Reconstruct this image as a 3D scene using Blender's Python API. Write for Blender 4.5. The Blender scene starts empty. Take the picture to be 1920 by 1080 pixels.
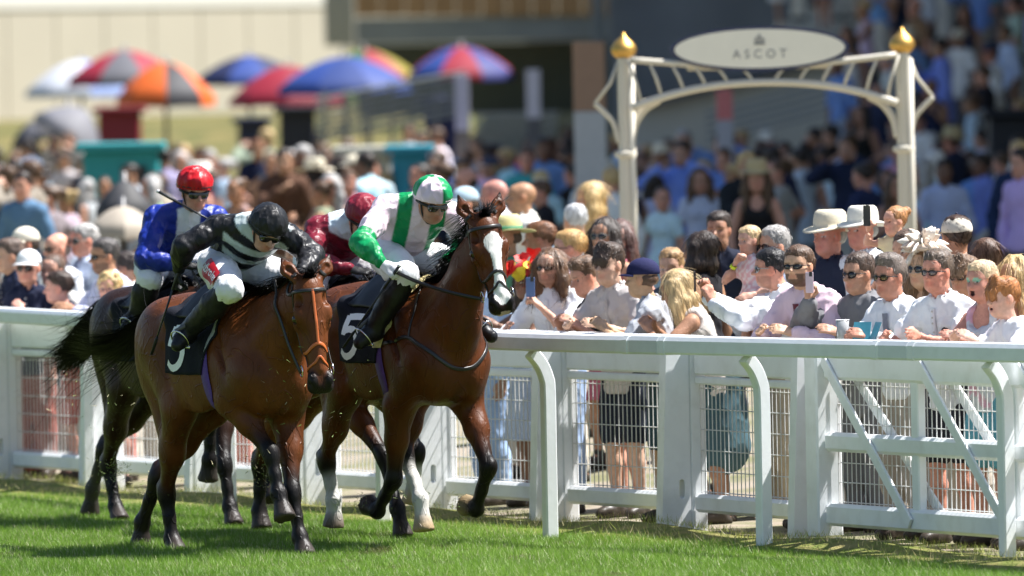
import bpy, bmesh, math, random
import numpy as np
from mathutils import Vector, Matrix

# ------------------------------------------------------------------ scene, camera, sky, sun, exposure
SC = bpy.context.scene
COLL = SC.collection
PITCH = math.atan((540 - 133) / 20000.0)
ROLL = math.radians(1.1)
CAM_H = 2.875
_f = Vector((0, math.cos(PITCH), -math.sin(PITCH)))
_u0 = Vector((0, math.sin(PITCH), math.cos(PITCH)))
_r0 = Vector((1, 0, 0))
_R = _r0 * math.cos(ROLL) - _u0 * math.sin(ROLL)
_U = _r0 * math.sin(ROLL) + _u0 * math.cos(ROLL)
cam_d = bpy.data.cameras.new('camera')
cam = bpy.data.objects.new('camera', cam_d)
COLL.objects.link(cam)
cam.matrix_world = Matrix(((_R.x, _U.x, -_f.x, 0), (_R.y, _U.y, -_f.y, 0), (_R.z, _U.z, -_f.z, CAM_H), (0, 0, 0, 1)))
cam_d.sensor_width = 36.0
cam_d.lens = 20000.0 / 1920.0 * 36.0
cam_d.clip_start = 1.0
cam_d.clip_end = 3000.0
cam_d.dof.use_dof = True
cam_d.dof.focus_distance = 64.8
cam_d.dof.aperture_fstop = 2.9
SC.camera = cam

SUN_DIR = Vector((0.93, 0.15, 1.58)).normalized()      # towards the sun: camera right, a little beyond, high
world = bpy.data.worlds.new('World')
SC.world = world
world.use_nodes = True
_nt = world.node_tree
_bg = _nt.nodes['Background']
_sky = _nt.nodes.new('ShaderNodeTexSky')
_sky.sky_type = 'NISHITA'
_sky.sun_disc = False
_sky.sun_elevation = math.asin(SUN_DIR.z)
_sky.sun_rotation = math.atan2(SUN_DIR.x, SUN_DIR.y)
_nt.links.new(_sky.outputs[0], _bg.inputs[0])
_bg.inputs[1].default_value = 0.066
sun_d = bpy.data.lights.new('sun', 'SUN')
sun_d.energy = 5.0
sun_d.angle = math.radians(0.53)
sun_d.color = (1.0, 0.98, 0.955)
sun = bpy.data.objects.new('sun', sun_d)
COLL.objects.link(sun)
sun.rotation_euler = (-SUN_DIR).to_track_quat('-Z', 'Y').to_euler()
sun.location = (20, 60, 60)
SC.view_settings.view_transform = 'Standard'
SC.view_settings.look = 'None'
SC.view_settings.exposure = 1.18
SC.view_settings.gamma = 1.0
SC.cycles.use_denoising = True
SC.cycles.max_bounces = 6
SC.cycles.transparent_max_bounces = 8
SC.cycles.caustics_reflective = False
SC.cycles.caustics_refractive = False
# ------------------------------------------------------------------ helpers
RNG = np.random.default_rng(7)
V3 = lambda *a: np.array(a, float)

def norm(v):
    v = np.asarray(v, float)
    return v / (np.linalg.norm(v) + 1e-12)

def tag(o, label=None, cat=None, group=None, kind=None):
    if label: o['label'] = label
    if cat: o['category'] = cat
    if group: o['group'] = group
    if kind: o['kind'] = kind
    return o

def empty(name, loc=(0, 0, 0), rz=0.0, parent=None):
    o = bpy.data.objects.new(name, None)
    COLL.objects.link(o)
    o.location = loc
    o.rotation_euler = (0, 0, rz)
    o.empty_display_size = 0.1
    if parent is not None: o.parent = parent
    return o

def mesh_np(name, verts, faces, cols=None, smooth=True, mats=None, fmat=None):
    """verts (n,3), faces: (m,k) int array or list of arrays of different k"""
    me = bpy.data.meshes.new(name)
    verts = np.ascontiguousarray(verts, np.float32)
    if not isinstance(faces, (list, tuple)): faces = [faces]
    faces = [np.asarray(f, np.int32) for f in faces if len(f)]
    me.vertices.add(len(verts))
    me.vertices.foreach_set('co', verts.ravel())
    loops = np.concatenate([f.ravel() for f in faces])
    tot = np.concatenate([np.full(len(f), f.shape[1], np.int32) for f in faces])
    st = np.concatenate([[0], np.cumsum(tot)[:-1]]).astype(np.int32)
    me.loops.add(len(loops))
    me.loops.foreach_set('vertex_index', loops)
    me.polygons.add(len(tot))
    me.polygons.foreach_set('loop_start', st)
    me.polygons.foreach_set('loop_total', tot)
    me.polygons.foreach_set('use_smooth', np.full(len(tot), bool(smooth)))
    if fmat is not None: me.polygons.foreach_set('material_index', np.asarray(fmat, np.int32))
    me.update(calc_edges=True)
    if cols is not None:
        a = me.color_attributes.new('Col', 'FLOAT_COLOR', 'POINT')
        c = np.ones((len(verts), 4), np.float32); c[:, :3] = cols
        a.data.foreach_set('color', c.ravel())
    if mats is not None:
        for m in (mats if isinstance(mats, (list, tuple)) else [mats]): me.materials.append(m)
    return me

def obj(name, me, parent=None, loc=None, rz=None, mat=None):
    o = bpy.data.objects.new(name, me)
    COLL.objects.link(o)
    if mat is not None and len(me.materials) == 0: me.materials.append(mat)
    if parent is not None: o.parent = parent
    if loc is not None: o.location = loc
    if rz is not None: o.rotation_euler = (0, 0, rz)
    return o

class MB:
    """collects plain pieces of ONE part into one mesh"""
    def __init__(s): s.v = []; s.f = []; s.n = 0; s.c = []
    def add(s, v, f, col=None):
        v = np.asarray(v, float)
        for q in f: s.f.append([i + s.n for i in q])
        s.v.append(v); s.n += len(v)
        s.c.append(np.tile(np.asarray(col if col is not None else (1, 1, 1), float), (len(v), 1)))
    def box(s, c, d, R=None, bev=0.0, col=None):
        c = np.asarray(c, float); h = np.asarray(d, float) / 2
        b = min(bev, h.min() * 0.9)
        if b <= 0:
            v = np.array([[x, y, z] for x in (-1, 1) for y in (-1, 1) for z in (-1, 1)], float) * h
            f = [(0, 1, 3, 2), (4, 6, 7, 5), (0, 4, 5, 1), (2, 3, 7, 6), (0, 2, 6, 4), (1, 5, 7, 3)]
        else:
            v = []; idx = {}
            for x in (-1, 1):
                for y in (-1, 1):
                    for z in (-1, 1):
                        sg = np.array((x, y, z), float)
                        for a in range(3):
                            p = sg * (h - b); p[a] = sg[a] * h[a]
                            idx[(x, y, z, a)] = len(v); v.append(p)
            v = np.array(v); f = []
            I = lambda x, y, z, a: idx[(x, y, z, a)]
            for sgn in (-1, 1):
                q = [I(sgn, -1, -1, 0), I(sgn, 1, -1, 0), I(sgn, 1, 1, 0), I(sgn, -1, 1, 0)]; f.append(q if sgn > 0 else q[::-1])
                q = [I(-1, sgn, -1, 1), I(-1, sgn, 1, 1), I(1, sgn, 1, 1), I(1, sgn, -1, 1)]; f.append(q if sgn > 0 else q[::-1])
                q = [I(-1, -1, sgn, 2), I(1, -1, sgn, 2), I(1, 1, sgn, 2), I(-1, 1, sgn, 2)]; f.append(q if sgn > 0 else q[::-1])
            for a in (-1, 1):
                for b2 in (-1, 1):
                    f.append([I(a, b2, -1, 0), I(a, b2, 1, 0), I(a, b2, 1, 1), I(a, b2, -1, 1)])
                    f.append([I(a, -1, b2, 0), I(a, 1, b2, 0), I(a, 1, b2, 2), I(a, -1, b2, 2)])
                    f.append([I(-1, a, b2, 1), I(1, a, b2, 1), I(1, a, b2, 2), I(-1, a, b2, 2)])
            for x in (-1, 1):
                for y in (-1, 1):
                    for z in (-1, 1): f.append([I(x, y, z, 0), I(x, y, z, 1), I(x, y, z, 2)])
        if R is not None: v = v @ np.asarray(R, float).T
        s.add(v + c, f, col)
    def beam(s, a, b, w, h, up=(0, 0, 1), bev=0.0, col=None):
        """box from a to b, width w (sideways), height h (along up)"""
        a = np.asarray(a, float); b = np.asarray(b, float)
        x = norm(b - a); z = np.asarray(up, float); y = norm(np.cross(z, x)); z = np.cross(x, y)
        s.box((a + b) / 2, (np.linalg.norm(b - a), w, h), np.stack([x, y, z], 1), bev, col)
    def tube(s, pts, r, n=8, cap=True, col=None, flat=None, up=(0, 0, 1), closed=False):
        """swept tube, r scalar or per point; flat=(w,h) elliptical/rect factors"""
        P = np.asarray(pts, float); m = len(P)
        r = np.full(m, r) if np.isscalar(r) else np.asarray(r, float)
        T = np.zeros_like(P)
        if closed: T = np.roll(P, -1, 0) - np.roll(P, 1, 0)
        else:
            T[1:-1] = P[2:] - P[:-2]; T[0] = P[1] - P[0]; T[-1] = P[-1] - P[-2]
        u = np.asarray(up, float); v = []
        ang = np.arange(n) * 2 * math.pi / n
        fw, fh = flat if flat else (1, 1)
        ref = None
        for i in range(m):
            t = norm(T[i])
            if ref is None:
                y = np.cross(u, t)
                if np.linalg.norm(y) < 1e-3: y = np.cross((1, 0.1, 0), t)
                y = norm(y)
            else:
                y = norm(ref - t * (ref @ t))
            ref = y; z = np.cross(t, y)
            v.append(P[i] + r[i] * (np.cos(ang)[:, None] * y * fw + np.sin(ang)[:, None] * z * fh))
        v = np.concatenate(v); f = []
        for i in range(m if closed else m - 1):
            j = (i + 1) % m
            for k in range(n):
                k2 = (k + 1) % n
                f.append((i * n + k, i * n + k2, j * n + k2, j * n + k))
        if cap and not closed:
            f.append(list(range(n))[::-1]); f.append([(m - 1) * n + k for k in range(n)])
        s.add(v, f, col)
    def lathe(s, prof, c=(0, 0, 0), n=20, col=None, R=None):
        """prof: list of (radius, z)"""
        prof = np.asarray(prof, float); m = len(prof); ang = np.arange(n) * 2 * math.pi / n
        v = np.stack([np.outer(prof[:, 0], np.cos(ang)), np.outer(prof[:, 0], np.sin(ang)), np.repeat(prof[:, 1:2], n, 1)], -1).reshape(-1, 3)
        if R is not None: v = v @ np.asarray(R, float).T
        f = [(i * n + k, i * n + (k + 1) % n, (i + 1) * n + (k + 1) % n, (i + 1) * n + k) for i in range(m - 1) for k in range(n)]
        f.append(list(range(n))[::-1]); f.append([(m - 1) * n + k for k in range(n)])
        s.add(v + np.asarray(c, float), f, col)
    def prism(s, poly, a, b, ex, ey, col=None):
        """poly in (ex,ey) plane extruded from a to b (points)"""
        poly = np.asarray(poly, float); n = len(poly)
        base = poly[:, :1] * np.asarray(ex, float) + poly[:, 1:] * np.asarray(ey, float)
        v = np.concatenate([base + np.asarray(a, float), base + np.asarray(b, float)])
        f = [list(range(n))[::-1], [n + i for i in range(n)]] + [(i, (i + 1) % n, n + (i + 1) % n, n + i) for i in range(n)]
        s.add(v, f, col)
    def grid(s, G, col=None, close=False):
        """G (m,n,3)"""
        m, n = G.shape[:2]
        f = [(i * n + j, (i + 1) * n + j, (i + 1) * n + j + 1, i * n + j + 1) for i in range(m - 1) for j in range(n - 1)]
        if close: f += [(i * n + n - 1, (i + 1) * n + n - 1, (i + 1) * n, i * n) for i in range(m - 1)]
        s.add(G.reshape(-1, 3), f, col)
    def mesh(s, name, mat=None, smooth=False, cols=False):
        me = bpy.data.meshes.new(name)
        v = np.concatenate(s.v)
        by = {}
        for q in s.f: by.setdefault(len(q), []).append(q)
        return mesh_np(name, v, [np.array(q) for q in by.values()], np.concatenate(s.c) if cols else None, smooth, mat)
    def build(s, name, mat, parent=None, smooth=False, cols=False, loc=None, rz=None):
        return obj(name, s.mesh(name, mat, smooth, cols), parent, loc, rz)

def catmull(P, n=8, closed=False):
    P = np.asarray(P, float); out = []
    m = len(P)
    for i in range(m if closed else m - 1):
        if closed: p0, p1, p2, p3 = P[i - 1], P[i], P[(i + 1) % m], P[(i + 2) % m]
        else:
            p1, p2 = P[i], P[i + 1]
            p0 = P[i - 1] if i > 0 else 2 * p1 - p2
            p3 = P[i + 2] if i + 2 < m else 2 * p2 - p1
        for t in np.arange(n) / n:
            out.append(0.5 * (2 * p1 + (p2 - p0) * t + (2 * p0 - 5 * p1 + 4 * p2 - p3) * t * t + (3 * p1 - p0 - 3 * p2 + p3) * t ** 3))
    if not closed: out.append(P[-1])
    return np.array(out)

# ---- implicit surfaces: smooth unions of tapered limbs and ellipsoids, meshed with surface nets
class Sdf:
    def __init__(s): s.p = []; s.pmap = None; s.rmul = 1.0; s.radd = 0.0
    def _m(s, p):
        p = np.asarray(p, float)
        return p if s.pmap is None else s.pmap(p)
    def cone(s, a, b, ra, rb, k=0.03, flat=None, op=1, ca=None, cb=None):
        ra = ra * s.rmul + s.radd; rb = rb * s.rmul + s.radd
        if flat is not None and s.pmap is not None: flat = (norm(s._m(np.asarray(a, float) + norm(flat[0]) * .01) - s._m(a)), flat[1])
        elif flat is not None: flat = (norm(flat[0]), flat[1])
        a = s._m(a); b = s._m(b)
        R = max(ra, rb) * max(1, flat[1] if flat else 1)
        s.p.append(dict(t='c', a=a, b=b, ra=ra, rb=rb, k=k, flat=flat, op=op, ca=ca, cb=cb if cb is not None else ca,
                        lo=np.minimum(a, b) - R, hi=np.maximum(a, b) + R)); return s
    def chain(s, pts, rs, k=0.03, flat=None, cols=None):
        for i in range(len(pts) - 1):
            s.cone(pts[i], pts[i + 1], rs[i], rs[i + 1], k, flat, 1, cols[i] if cols else None, cols[i + 1] if cols else None)
        return s
    def ell(s, c, r, k=0.03, axes=None, op=1, col=None):
        r = np.asarray(r, float) * s.rmul + s.radd
        A = np.eye(3) if axes is None else np.asarray(axes, float)      # columns = axes
        if s.pmap is not None:
            c0 = np.asarray(c, float); m0 = s._m(c0)
            A = np.stack([norm(s._m(c0 + A[:, i] * .01) - m0) for i in range(3)], 1); c = m0
        c = np.asarray(c, float)
        e = np.sqrt(((A * r) ** 2).sum(1))
        s.p.append(dict(t='e', c=c, r=r, A=A, k=k, op=op, ca=col, cb=col, lo=c - e, hi=c + e)); return s
    def frus(s, a, b, ra, rb, k=0.01, op=1, ca=None, cb=None):
        a = s._m(a); b = s._m(b); R = max(ra, rb)
        s.p.append(dict(t='f', a=a, b=b, ra=ra, rb=rb, k=k, op=op, ca=ca, cb=cb if cb is not None else ca,
                        lo=np.minimum(a, b) - R, hi=np.maximum(a, b) + R)); return s
    @staticmethod
    def ev(p, Q, want_t=False):
        """Q (...,3)"""
        if p['t'] == 'e':
            L = ((Q - p['c']) @ p['A']) / p['r']
            k0 = np.sqrt((L * L).sum(-1)) + 1e-9
            k1 = np.sqrt(((L / p['r']) ** 2).sum(-1)) + 1e-9
            d = k0 * (k0 - 1) / k1
            return (d, np.zeros_like(d)) if want_t else d
        ab = p['b'] - p['a']; L2 = ab @ ab + 1e-12
        q = Q - p['a']
        t = (q @ ab) / L2
        if p['t'] == 'c':
            t = np.clip(t, 0, 1)
            w = q - t[..., None] * ab
            if p['flat'] is not None:
                n, f = p['flat']; c = w @ n
                w = w + (c * (1 / f - 1))[..., None] * n
            d = np.sqrt((w * w).sum(-1)) - (p['ra'] + (p['rb'] - p['ra']) * t)
            if p['flat'] is not None and p['flat'][1] < 1: d = d * (0.5 + 0.5 * p['flat'][1])
        else:
            L = math.sqrt(L2)
            w = q - t[..., None] * ab
            d = np.sqrt((w * w).sum(-1)) - (p['ra'] + (p['rb'] - p['ra']) * np.clip(t, 0, 1))
            d = np.maximum(d, np.maximum(-t * L, (t - 1) * L)); t = np.clip(t, 0, 1)
        return (d, t) if want_t else d
    def at(s, Q):
        Q = np.atleast_2d(np.asarray(Q, float)); f = np.full(len(Q), 9.0)
        for p in s.p: f = s._op(f, s.ev(p, Q), p)
        return f
    @staticmethod
    def _op(f, d, p):
        k = p['k']
        if p['op'] > 0:
            if k <= 0: return np.minimum(f, d)
            h = np.maximum(k - np.abs(f - d), 0) / k
            return np.minimum(f, d) - h * h * k * .25
        d = -d
        if k <= 0: return np.maximum(f, d)
        h = np.maximum(k - np.abs(f - d), 0) / k
        return np.maximum(f, d) + h * h * k * .25
    def mesh(s, res, disp=None, clip=None):
        lo = np.min([p['lo'] for p in s.p if p['op'] > 0], 0) - 3 * res - .01
        hi = np.max([p['hi'] for p in s.p if p['op'] > 0], 0) + 3 * res + .01
        ax = [np.arange(lo[i], hi[i] + res, res) for i in range(3)]
        n = [len(a) for a in ax]
        f = np.full(n, 1.0, np.float32)
        for p in s.p:
            m = p['k'] + 2.5 * res
            i0 = [max(0, int((p['lo'][i] - m - lo[i]) / res)) for i in range(3)]
            i1 = [min(n[i], int((p['hi'][i] + m - lo[i]) / res) + 2) for i in range(3)]
            if any(i1[i] <= i0[i] for i in range(3)): continue
            sl = tuple(slice(i0[i], i1[i]) for i in range(3))
            Q = np.stack(np.meshgrid(*[ax[i][i0[i]:i1[i]] for i in range(3)], indexing='ij'), -1)
            f[sl] = s._op(f[sl], s.ev(p, Q), p)
        if disp is not None or clip is not None:
            Q = np.stack(np.meshgrid(*ax, indexing='ij'), -1)
            if disp is not None: f = f + disp(Q).astype(np.float32)
            if clip is not None: f = np.maximum(f, clip(Q).astype(np.float32))
        return surface_nets(f, ax)
    def colors(s, V, default, sharp=90.0):
        W = np.zeros(len(V)); C = np.zeros((len(V), 3))
        for p in s.p:
            if p['op'] < 0: continue
            lo = p['lo'] - .08; hi = p['hi'] + .08
            sel = np.all((V > lo) & (V < hi), 1)
            if not sel.any(): continue
            d, t = s.ev(p, V[sel], True)
            w = np.exp(-sharp * np.maximum(d, -.02))
            ca = np.asarray(p['ca'] if p['ca'] is not None else default, float); cb = np.asarray(p['cb'] if p['cb'] is not None else default, float)
            C[sel] += w[:, None] * (ca + (cb - ca) * t[:, None]); W[sel] += w
        return np.where(W[:, None] > 1e-9, C / np.maximum(W, 1e-9)[:, None], np.asarray(default, float))

def surface_nets(f, ax):
    sg = f < 0
    n = f.shape
    cells = []; pos = []; faces = []
    cn = (n[0] - 1, n[1] - 1, n[2] - 1)
    lin = lambda i, j, k: (i * cn[1] + j) * cn[2] + k
    for a in range(3):
        s0 = [slice(None)] * 3; s1 = [slice(None)] * 3
        s0[a] = slice(0, -1); s1[a] = slice(1, None)
        m = sg[tuple(s0)] != sg[tuple(s1)]
        I = list(np.nonzero(m))
        if len(I[0]) == 0: continue
        b, c = [x for x in range(3) if x != a]
        ok = (I[b] > 0) & (I[b] < n[b] - 1) & (I[c] > 0) & (I[c] < n[c] - 1)
        I = [q[ok] for q in I]
        J = list(I); J[a] = I[a] + 1
        f0 = f[tuple(I)]; f1 = f[tuple(J)]
        t = f0 / (f0 - f1)
        P = np.stack([ax[q][I[q]] for q in range(3)], 1).astype(float)
        P[:, a] += t * (ax[a][1] - ax[a][0])
        quad = []
        for db, dc in ((-1, -1), (0, -1), (0, 0), (-1, 0)):
            K = list(I); K[b] = I[b] + db; K[c] = I[c] + dc
            l = lin(*K); cells.append(l); pos.append(P); quad.append(l)
        quad = np.stack(quad, 1)
        flip = (f0 < 0) if a != 1 else (f0 >= 0)
        quad = np.where(flip[:, None], quad, quad[:, ::-1])
        faces.append(quad)
    cells = np.concatenate(cells); pos = np.concatenate(pos); faces = np.concatenate(faces)
    u, inv = np.unique(cells, return_inverse=True)
    cnt = np.bincount(inv)
    V = np.stack([np.bincount(inv, pos[:, q]) / cnt for q in range(3)], 1)
    F = np.searchsorted(u, faces)
    return V, F

def join_parts(parts):
    V = []; F = []; C = []; n = 0
    for v, f, c in parts:
        V.append(v); F.append(np.asarray(f) + n); C.append(c); n += len(v)
    return np.concatenate(V), np.concatenate(F), np.concatenate(C)

def smooth_mesh(V, F, it=1, lam=.5):
    n = len(V)
    e = np.concatenate([F[:, [0, 1]], F[:, [1, 2]], F[:, [2, 3]], F[:, [3, 0]]])
    e = np.concatenate([e, e[:, ::-1]])
    cnt = np.maximum(np.bincount(e[:, 0], minlength=n), 1)
    for _ in range(it):
        A = np.stack([np.bincount(e[:, 0], V[e[:, 1], q], n) / cnt for q in range(3)], 1)
        V = V + lam * (A - V)
    return V

def vnoise(Q, freq, seed=0):
    """cheap smooth pseudo noise in -1..1 (sum of rotated sines)"""
    r = np.random.default_rng(seed); out = np.zeros(Q.shape[:-1])
    for i in range(5):
        d = r.normal(size=3); d /= np.linalg.norm(d)
        out = out + np.sin(Q @ (d * freq * r.uniform(.6, 1.5)) + r.uniform(0, 6.28) + 1.3 * np.sin(Q @ (r.normal(size=3) * freq * .5)))
    return out / 3.2

def strands(paths, r0, r1, sides=3):
    """paths (N,M,3) -> thin tapering tubes joined into one hair mesh"""
    P = np.asarray(paths, float); N, M = P.shape[:2]
    T = np.gradient(P, axis=1); T /= np.linalg.norm(T, axis=2, keepdims=True) + 1e-9
    ref = np.array([.31, .52, .8]); Y = np.cross(T, ref); Y /= np.linalg.norm(Y, axis=2, keepdims=True) + 1e-9
    Z = np.cross(T, Y)
    rad = np.linspace(1, 0, M) ** .7
    rad = (np.asarray(r1) + (np.asarray(r0) - np.asarray(r1)) * rad)[None, :, None]
    V = []
    for k in range(sides):
        a = 2 * math.pi * k / sides
        V.append(P + rad * (math.cos(a) * Y + math.sin(a) * Z))
    V = np.stack(V, 2)                                    # N,M,S,3
    idx = np.arange(N * M * sides).reshape(N, M, sides)
    F = []
    for k in range(sides if sides > 2 else 1):
        k2 = (k + 1) % sides
        F.append(np.stack([idx[:, :-1, k], idx[:, :-1, k2], idx[:, 1:, k2], idx[:, 1:, k]], -1).reshape(-1, 4))
    return V.reshape(-1, 3), np.concatenate(F)

# ---- materials
MATS = {}
def nodes_of(m):
    m.use_nodes = True
    nt = m.node_tree
    return nt, nt.nodes, nt.links, nt.nodes['Principled BSDF']

def mat(name, col=(.8, .8, .8), rough=.6, metal=0.0, spec=.5, var=.08, nscale=12.0, bump=0.0, bscale=60.0, src='plain', sheen=0.0, coat=0.0,
        stretch=None, trans=0.0, dirt=None, subs=0.0, crumple=None):
    """src: plain = fixed colour, attr = vertex colour 'Col', object = object colour"""
    if name in MATS: return MATS[name]
    m = bpy.data.materials.new(name)
    nt, N, L, B = nodes_of(m)
    tc = N.new('ShaderNodeTexCoord')
    mp = N.new('ShaderNodeMapping'); L.new(tc.outputs['Object'], mp.inputs[0])
    if stretch: mp.inputs['Scale'].default_value = stretch
    no = N.new('ShaderNodeTexNoise'); no.inputs['Scale'].default_value = nscale; no.inputs['Detail'].default_value = 5
    L.new(mp.outputs[0], no.inputs['Vector'])
    mx = N.new('ShaderNodeMix'); mx.data_type = 'RGBA'; mx.blend_type = 'MULTIPLY'; mx.inputs['Factor'].default_value = 1.0
    ra = N.new('ShaderNodeMapRange'); ra.inputs['From Min'].default_value = .25; ra.inputs['From Max'].default_value = .75
    ra.inputs['To Min'].default_value = 1 - var; ra.inputs['To Max'].default_value = 1 + var
    L.new(no.outputs['Fac'], ra.inputs['Value'])
    if src == 'plain':
        mx.inputs['A'].default_value = (*col, 1)
    elif src == 'attr':
        at = N.new('ShaderNodeAttribute'); at.attribute_name = 'Col'; L.new(at.outputs['Color'], mx.inputs['A'])
    else:
        oi = N.new('ShaderNodeObjectInfo'); L.new(oi.outputs['Color'], mx.inputs['A'])
    L.new(ra.outputs[0], mx.inputs['B'])
    out = mx.outputs['Result']
    if dirt:
        n2 = N.new('ShaderNodeTexNoise'); n2.inputs['Scale'].default_value = dirt[1]; n2.inputs['Detail'].default_value = 6
        L.new(tc.outputs['Object'], n2.inputs['Vector'])
        r2 = N.new('ShaderNodeMapRange'); r2.inputs['From Min'].default_value = .5; r2.inputs['From Max'].default_value = .8
        r2.inputs['To Max'].default_value = dirt[2]; L.new(n2.outputs['Fac'], r2.inputs['Value'])
        m2 = N.new('ShaderNodeMix'); m2.data_type = 'RGBA'; L.new(r2.outputs[0], m2.inputs['Factor']); L.new(out, m2.inputs['A'])
        m2.inputs['B'].default_value = (*dirt[0], 1); out = m2.outputs['Result']
    L.new(out, B.inputs['Base Color'])
    B.inputs['Roughness'].default_value = rough
    B.inputs['Metallic'].default_value = metal
    B.inputs['Specular IOR Level'].default_value = spec
    if sheen: B.inputs['Sheen Weight'].default_value = sheen
    if coat: B.inputs['Coat Weight'].default_value = coat; B.inputs['Coat Roughness'].default_value = .15
    if trans: B.inputs['Transmission Weight'].default_value = trans
    if subs:
        B.inputs['Subsurface Weight'].default_value = subs; B.inputs['Subsurface Radius'].default_value = (.012, .004, .002); B.inputs['Subsurface Scale'].default_value = 1.0
    if bump:
        nb = N.new('ShaderNodeTexNoise'); nb.inputs['Scale'].default_value = bscale; nb.inputs['Detail'].default_value = 4
        L.new(mp.outputs[0], nb.inputs['Vector'])
        bp = N.new('ShaderNodeBump'); bp.inputs['Strength'].default_value = 1.0; bp.inputs['Distance'].default_value = bump
        L.new(nb.outputs['Fac'], bp.inputs['Height']); last = bp
        if crumple:
            nd = N.new('ShaderNodeTexNoise'); nd.inputs['Scale'].default_value = crumple[0] * .6; nd.inputs['Detail'].default_value = 2; L.new(mp.outputs[0], nd.inputs['Vector'])
            vm = N.new('ShaderNodeVectorMath'); vm.operation = 'SCALE'; vm.inputs['Scale'].default_value = 1.6 / crumple[0]; L.new(nd.outputs['Color'], vm.inputs[0])
            va = N.new('ShaderNodeVectorMath'); va.operation = 'ADD'; L.new(mp.outputs[0], va.inputs[0]); L.new(vm.outputs[0], va.inputs[1])
            vo = N.new('ShaderNodeTexVoronoi'); vo.inputs['Scale'].default_value = crumple[0]; L.new(va.outputs[0], vo.inputs['Vector'])
            b6 = N.new('ShaderNodeBump'); b6.inputs['Strength'].default_value = 1.0; b6.inputs['Distance'].default_value = crumple[1]; L.new(vo.outputs['Distance'], b6.inputs['Height']); L.new(bp.outputs[0], b6.inputs['Normal']); last = b6
        L.new(last.outputs[0], B.inputs['Normal'])
    MATS[name] = m
    return m
# ------------------------------------------------------------------ ground
def ground_mat(name, cols, scales, rough=.9, bump=.01):
    m = bpy.data.materials.new(name); nt, N, L, B = nodes_of(m)
    tc = N.new('ShaderNodeTexCoord')
    prev = None
    for i, (c, sc) in enumerate(zip(cols, scales)):
        if prev is None:
            v = N.new('ShaderNodeRGB'); v.outputs[0].default_value = (*c, 1); prev = v.outputs[0]; continue
        n = N.new('ShaderNodeTexNoise'); n.inputs['Scale'].default_value = sc; n.inputs['Detail'].default_value = 6; L.new(tc.outputs['Object'], n.inputs['Vector'])
        r = N.new('ShaderNodeMapRange'); r.inputs['From Min'].default_value = .42; r.inputs['From Max'].default_value = .62; L.new(n.outputs['Fac'], r.inputs['Value'])
        x = N.new('ShaderNodeMix'); x.data_type = 'RGBA'; L.new(r.outputs[0], x.inputs['Factor']); L.new(prev, x.inputs['A']); x.inputs['B'].default_value = (*c, 1); prev = x.outputs['Result']
    L.new(prev, B.inputs['Base Color']); B.inputs['Roughness'].default_value = rough; B.inputs['Specular IOR Level'].default_value = .1
    nb = N.new('ShaderNodeTexNoise'); nb.inputs['Scale'].default_value = 30; nb.inputs['Detail'].default_value = 6; L.new(tc.outputs['Object'], nb.inputs['Vector'])
    bp = N.new('ShaderNodeBump'); bp.inputs['Distance'].default_value = bump; L.new(nb.outputs['Fac'], bp.inputs['Height']); L.new(bp.outputs[0], B.inputs['Normal'])
    return m
RAILP = np.array([(-5.6, 83.0), (-4.35, 79.1), (-3.01, 75.11), (-1.93, 71.91), (-.86, 69.1), (.21, 66.27), (1.49, 64.18), (2.85, 61.94), (4.30, 59.5), (5.8, 57.0)])
FENP = np.array([(-5.42, 80.3), (-4.63, 78.6), (-3.84, 76.85), (-3.05, 75.18), (-2.256, 73.5), (-1.465, 71.82), (-.675, 70.15), (.116, 68.47), (.907, 66.80), (1.68, 64.86)])
GATE_DIR = norm(V3(.40, -.915, 0))
def fence_x(y):
    """x of the fence line at depth y"""
    P = np.concatenate([FENP, [FENP[-1] + GATE_DIR[:2] * 9]]); P = np.concatenate([[P[0] + (P[0] - P[1]) * 60], P])
    o = np.argsort(P[:, 1]); return np.interp(y, P[o, 1], P[o, 0])
soil = ground_mat('turf_soil', [(.045, .085, .013), (.060, .10, .016), (.09, .10, .03)], [0, 1.2, 7])
me = mesh_np('ground', np.array([[-900, 20, -.036], [900, 20, -.036], [900, 2200, -.036], [-900, 2200, -.036]]), np.array([[0, 1, 2, 3]]), None, False, soil)
tag(obj('ground', me), 'turf race track and grounds reaching to the horizon', None, kind='structure')
# walkway behind the fence, a sheet following the fence line
def ground_z(x, y):
    off = (x - fence_x(y)) / 1.1
    return -.030 + np.clip((off - .9) * .11, 0, .26)
ys = np.linspace(50, 150, 60); of = np.concatenate([np.linspace(.2, 6.5, 16), [20, 60]]) * 1.1
G = np.array([[(fence_x(y) + o, y, ground_z(fence_x(y) + o, y)) for o in of] for y in ys])
mb = MB(); mb.grid(G); o = mb.build('path', ground_mat('walkway', [(.30, .255, .20), (.25, .21, .16), (.17, .17, .09)], [0, .6, 2.5]), None, True)
tag(o, 'pale trodden path behind the white crowd fence', None, kind='structure')
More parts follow.
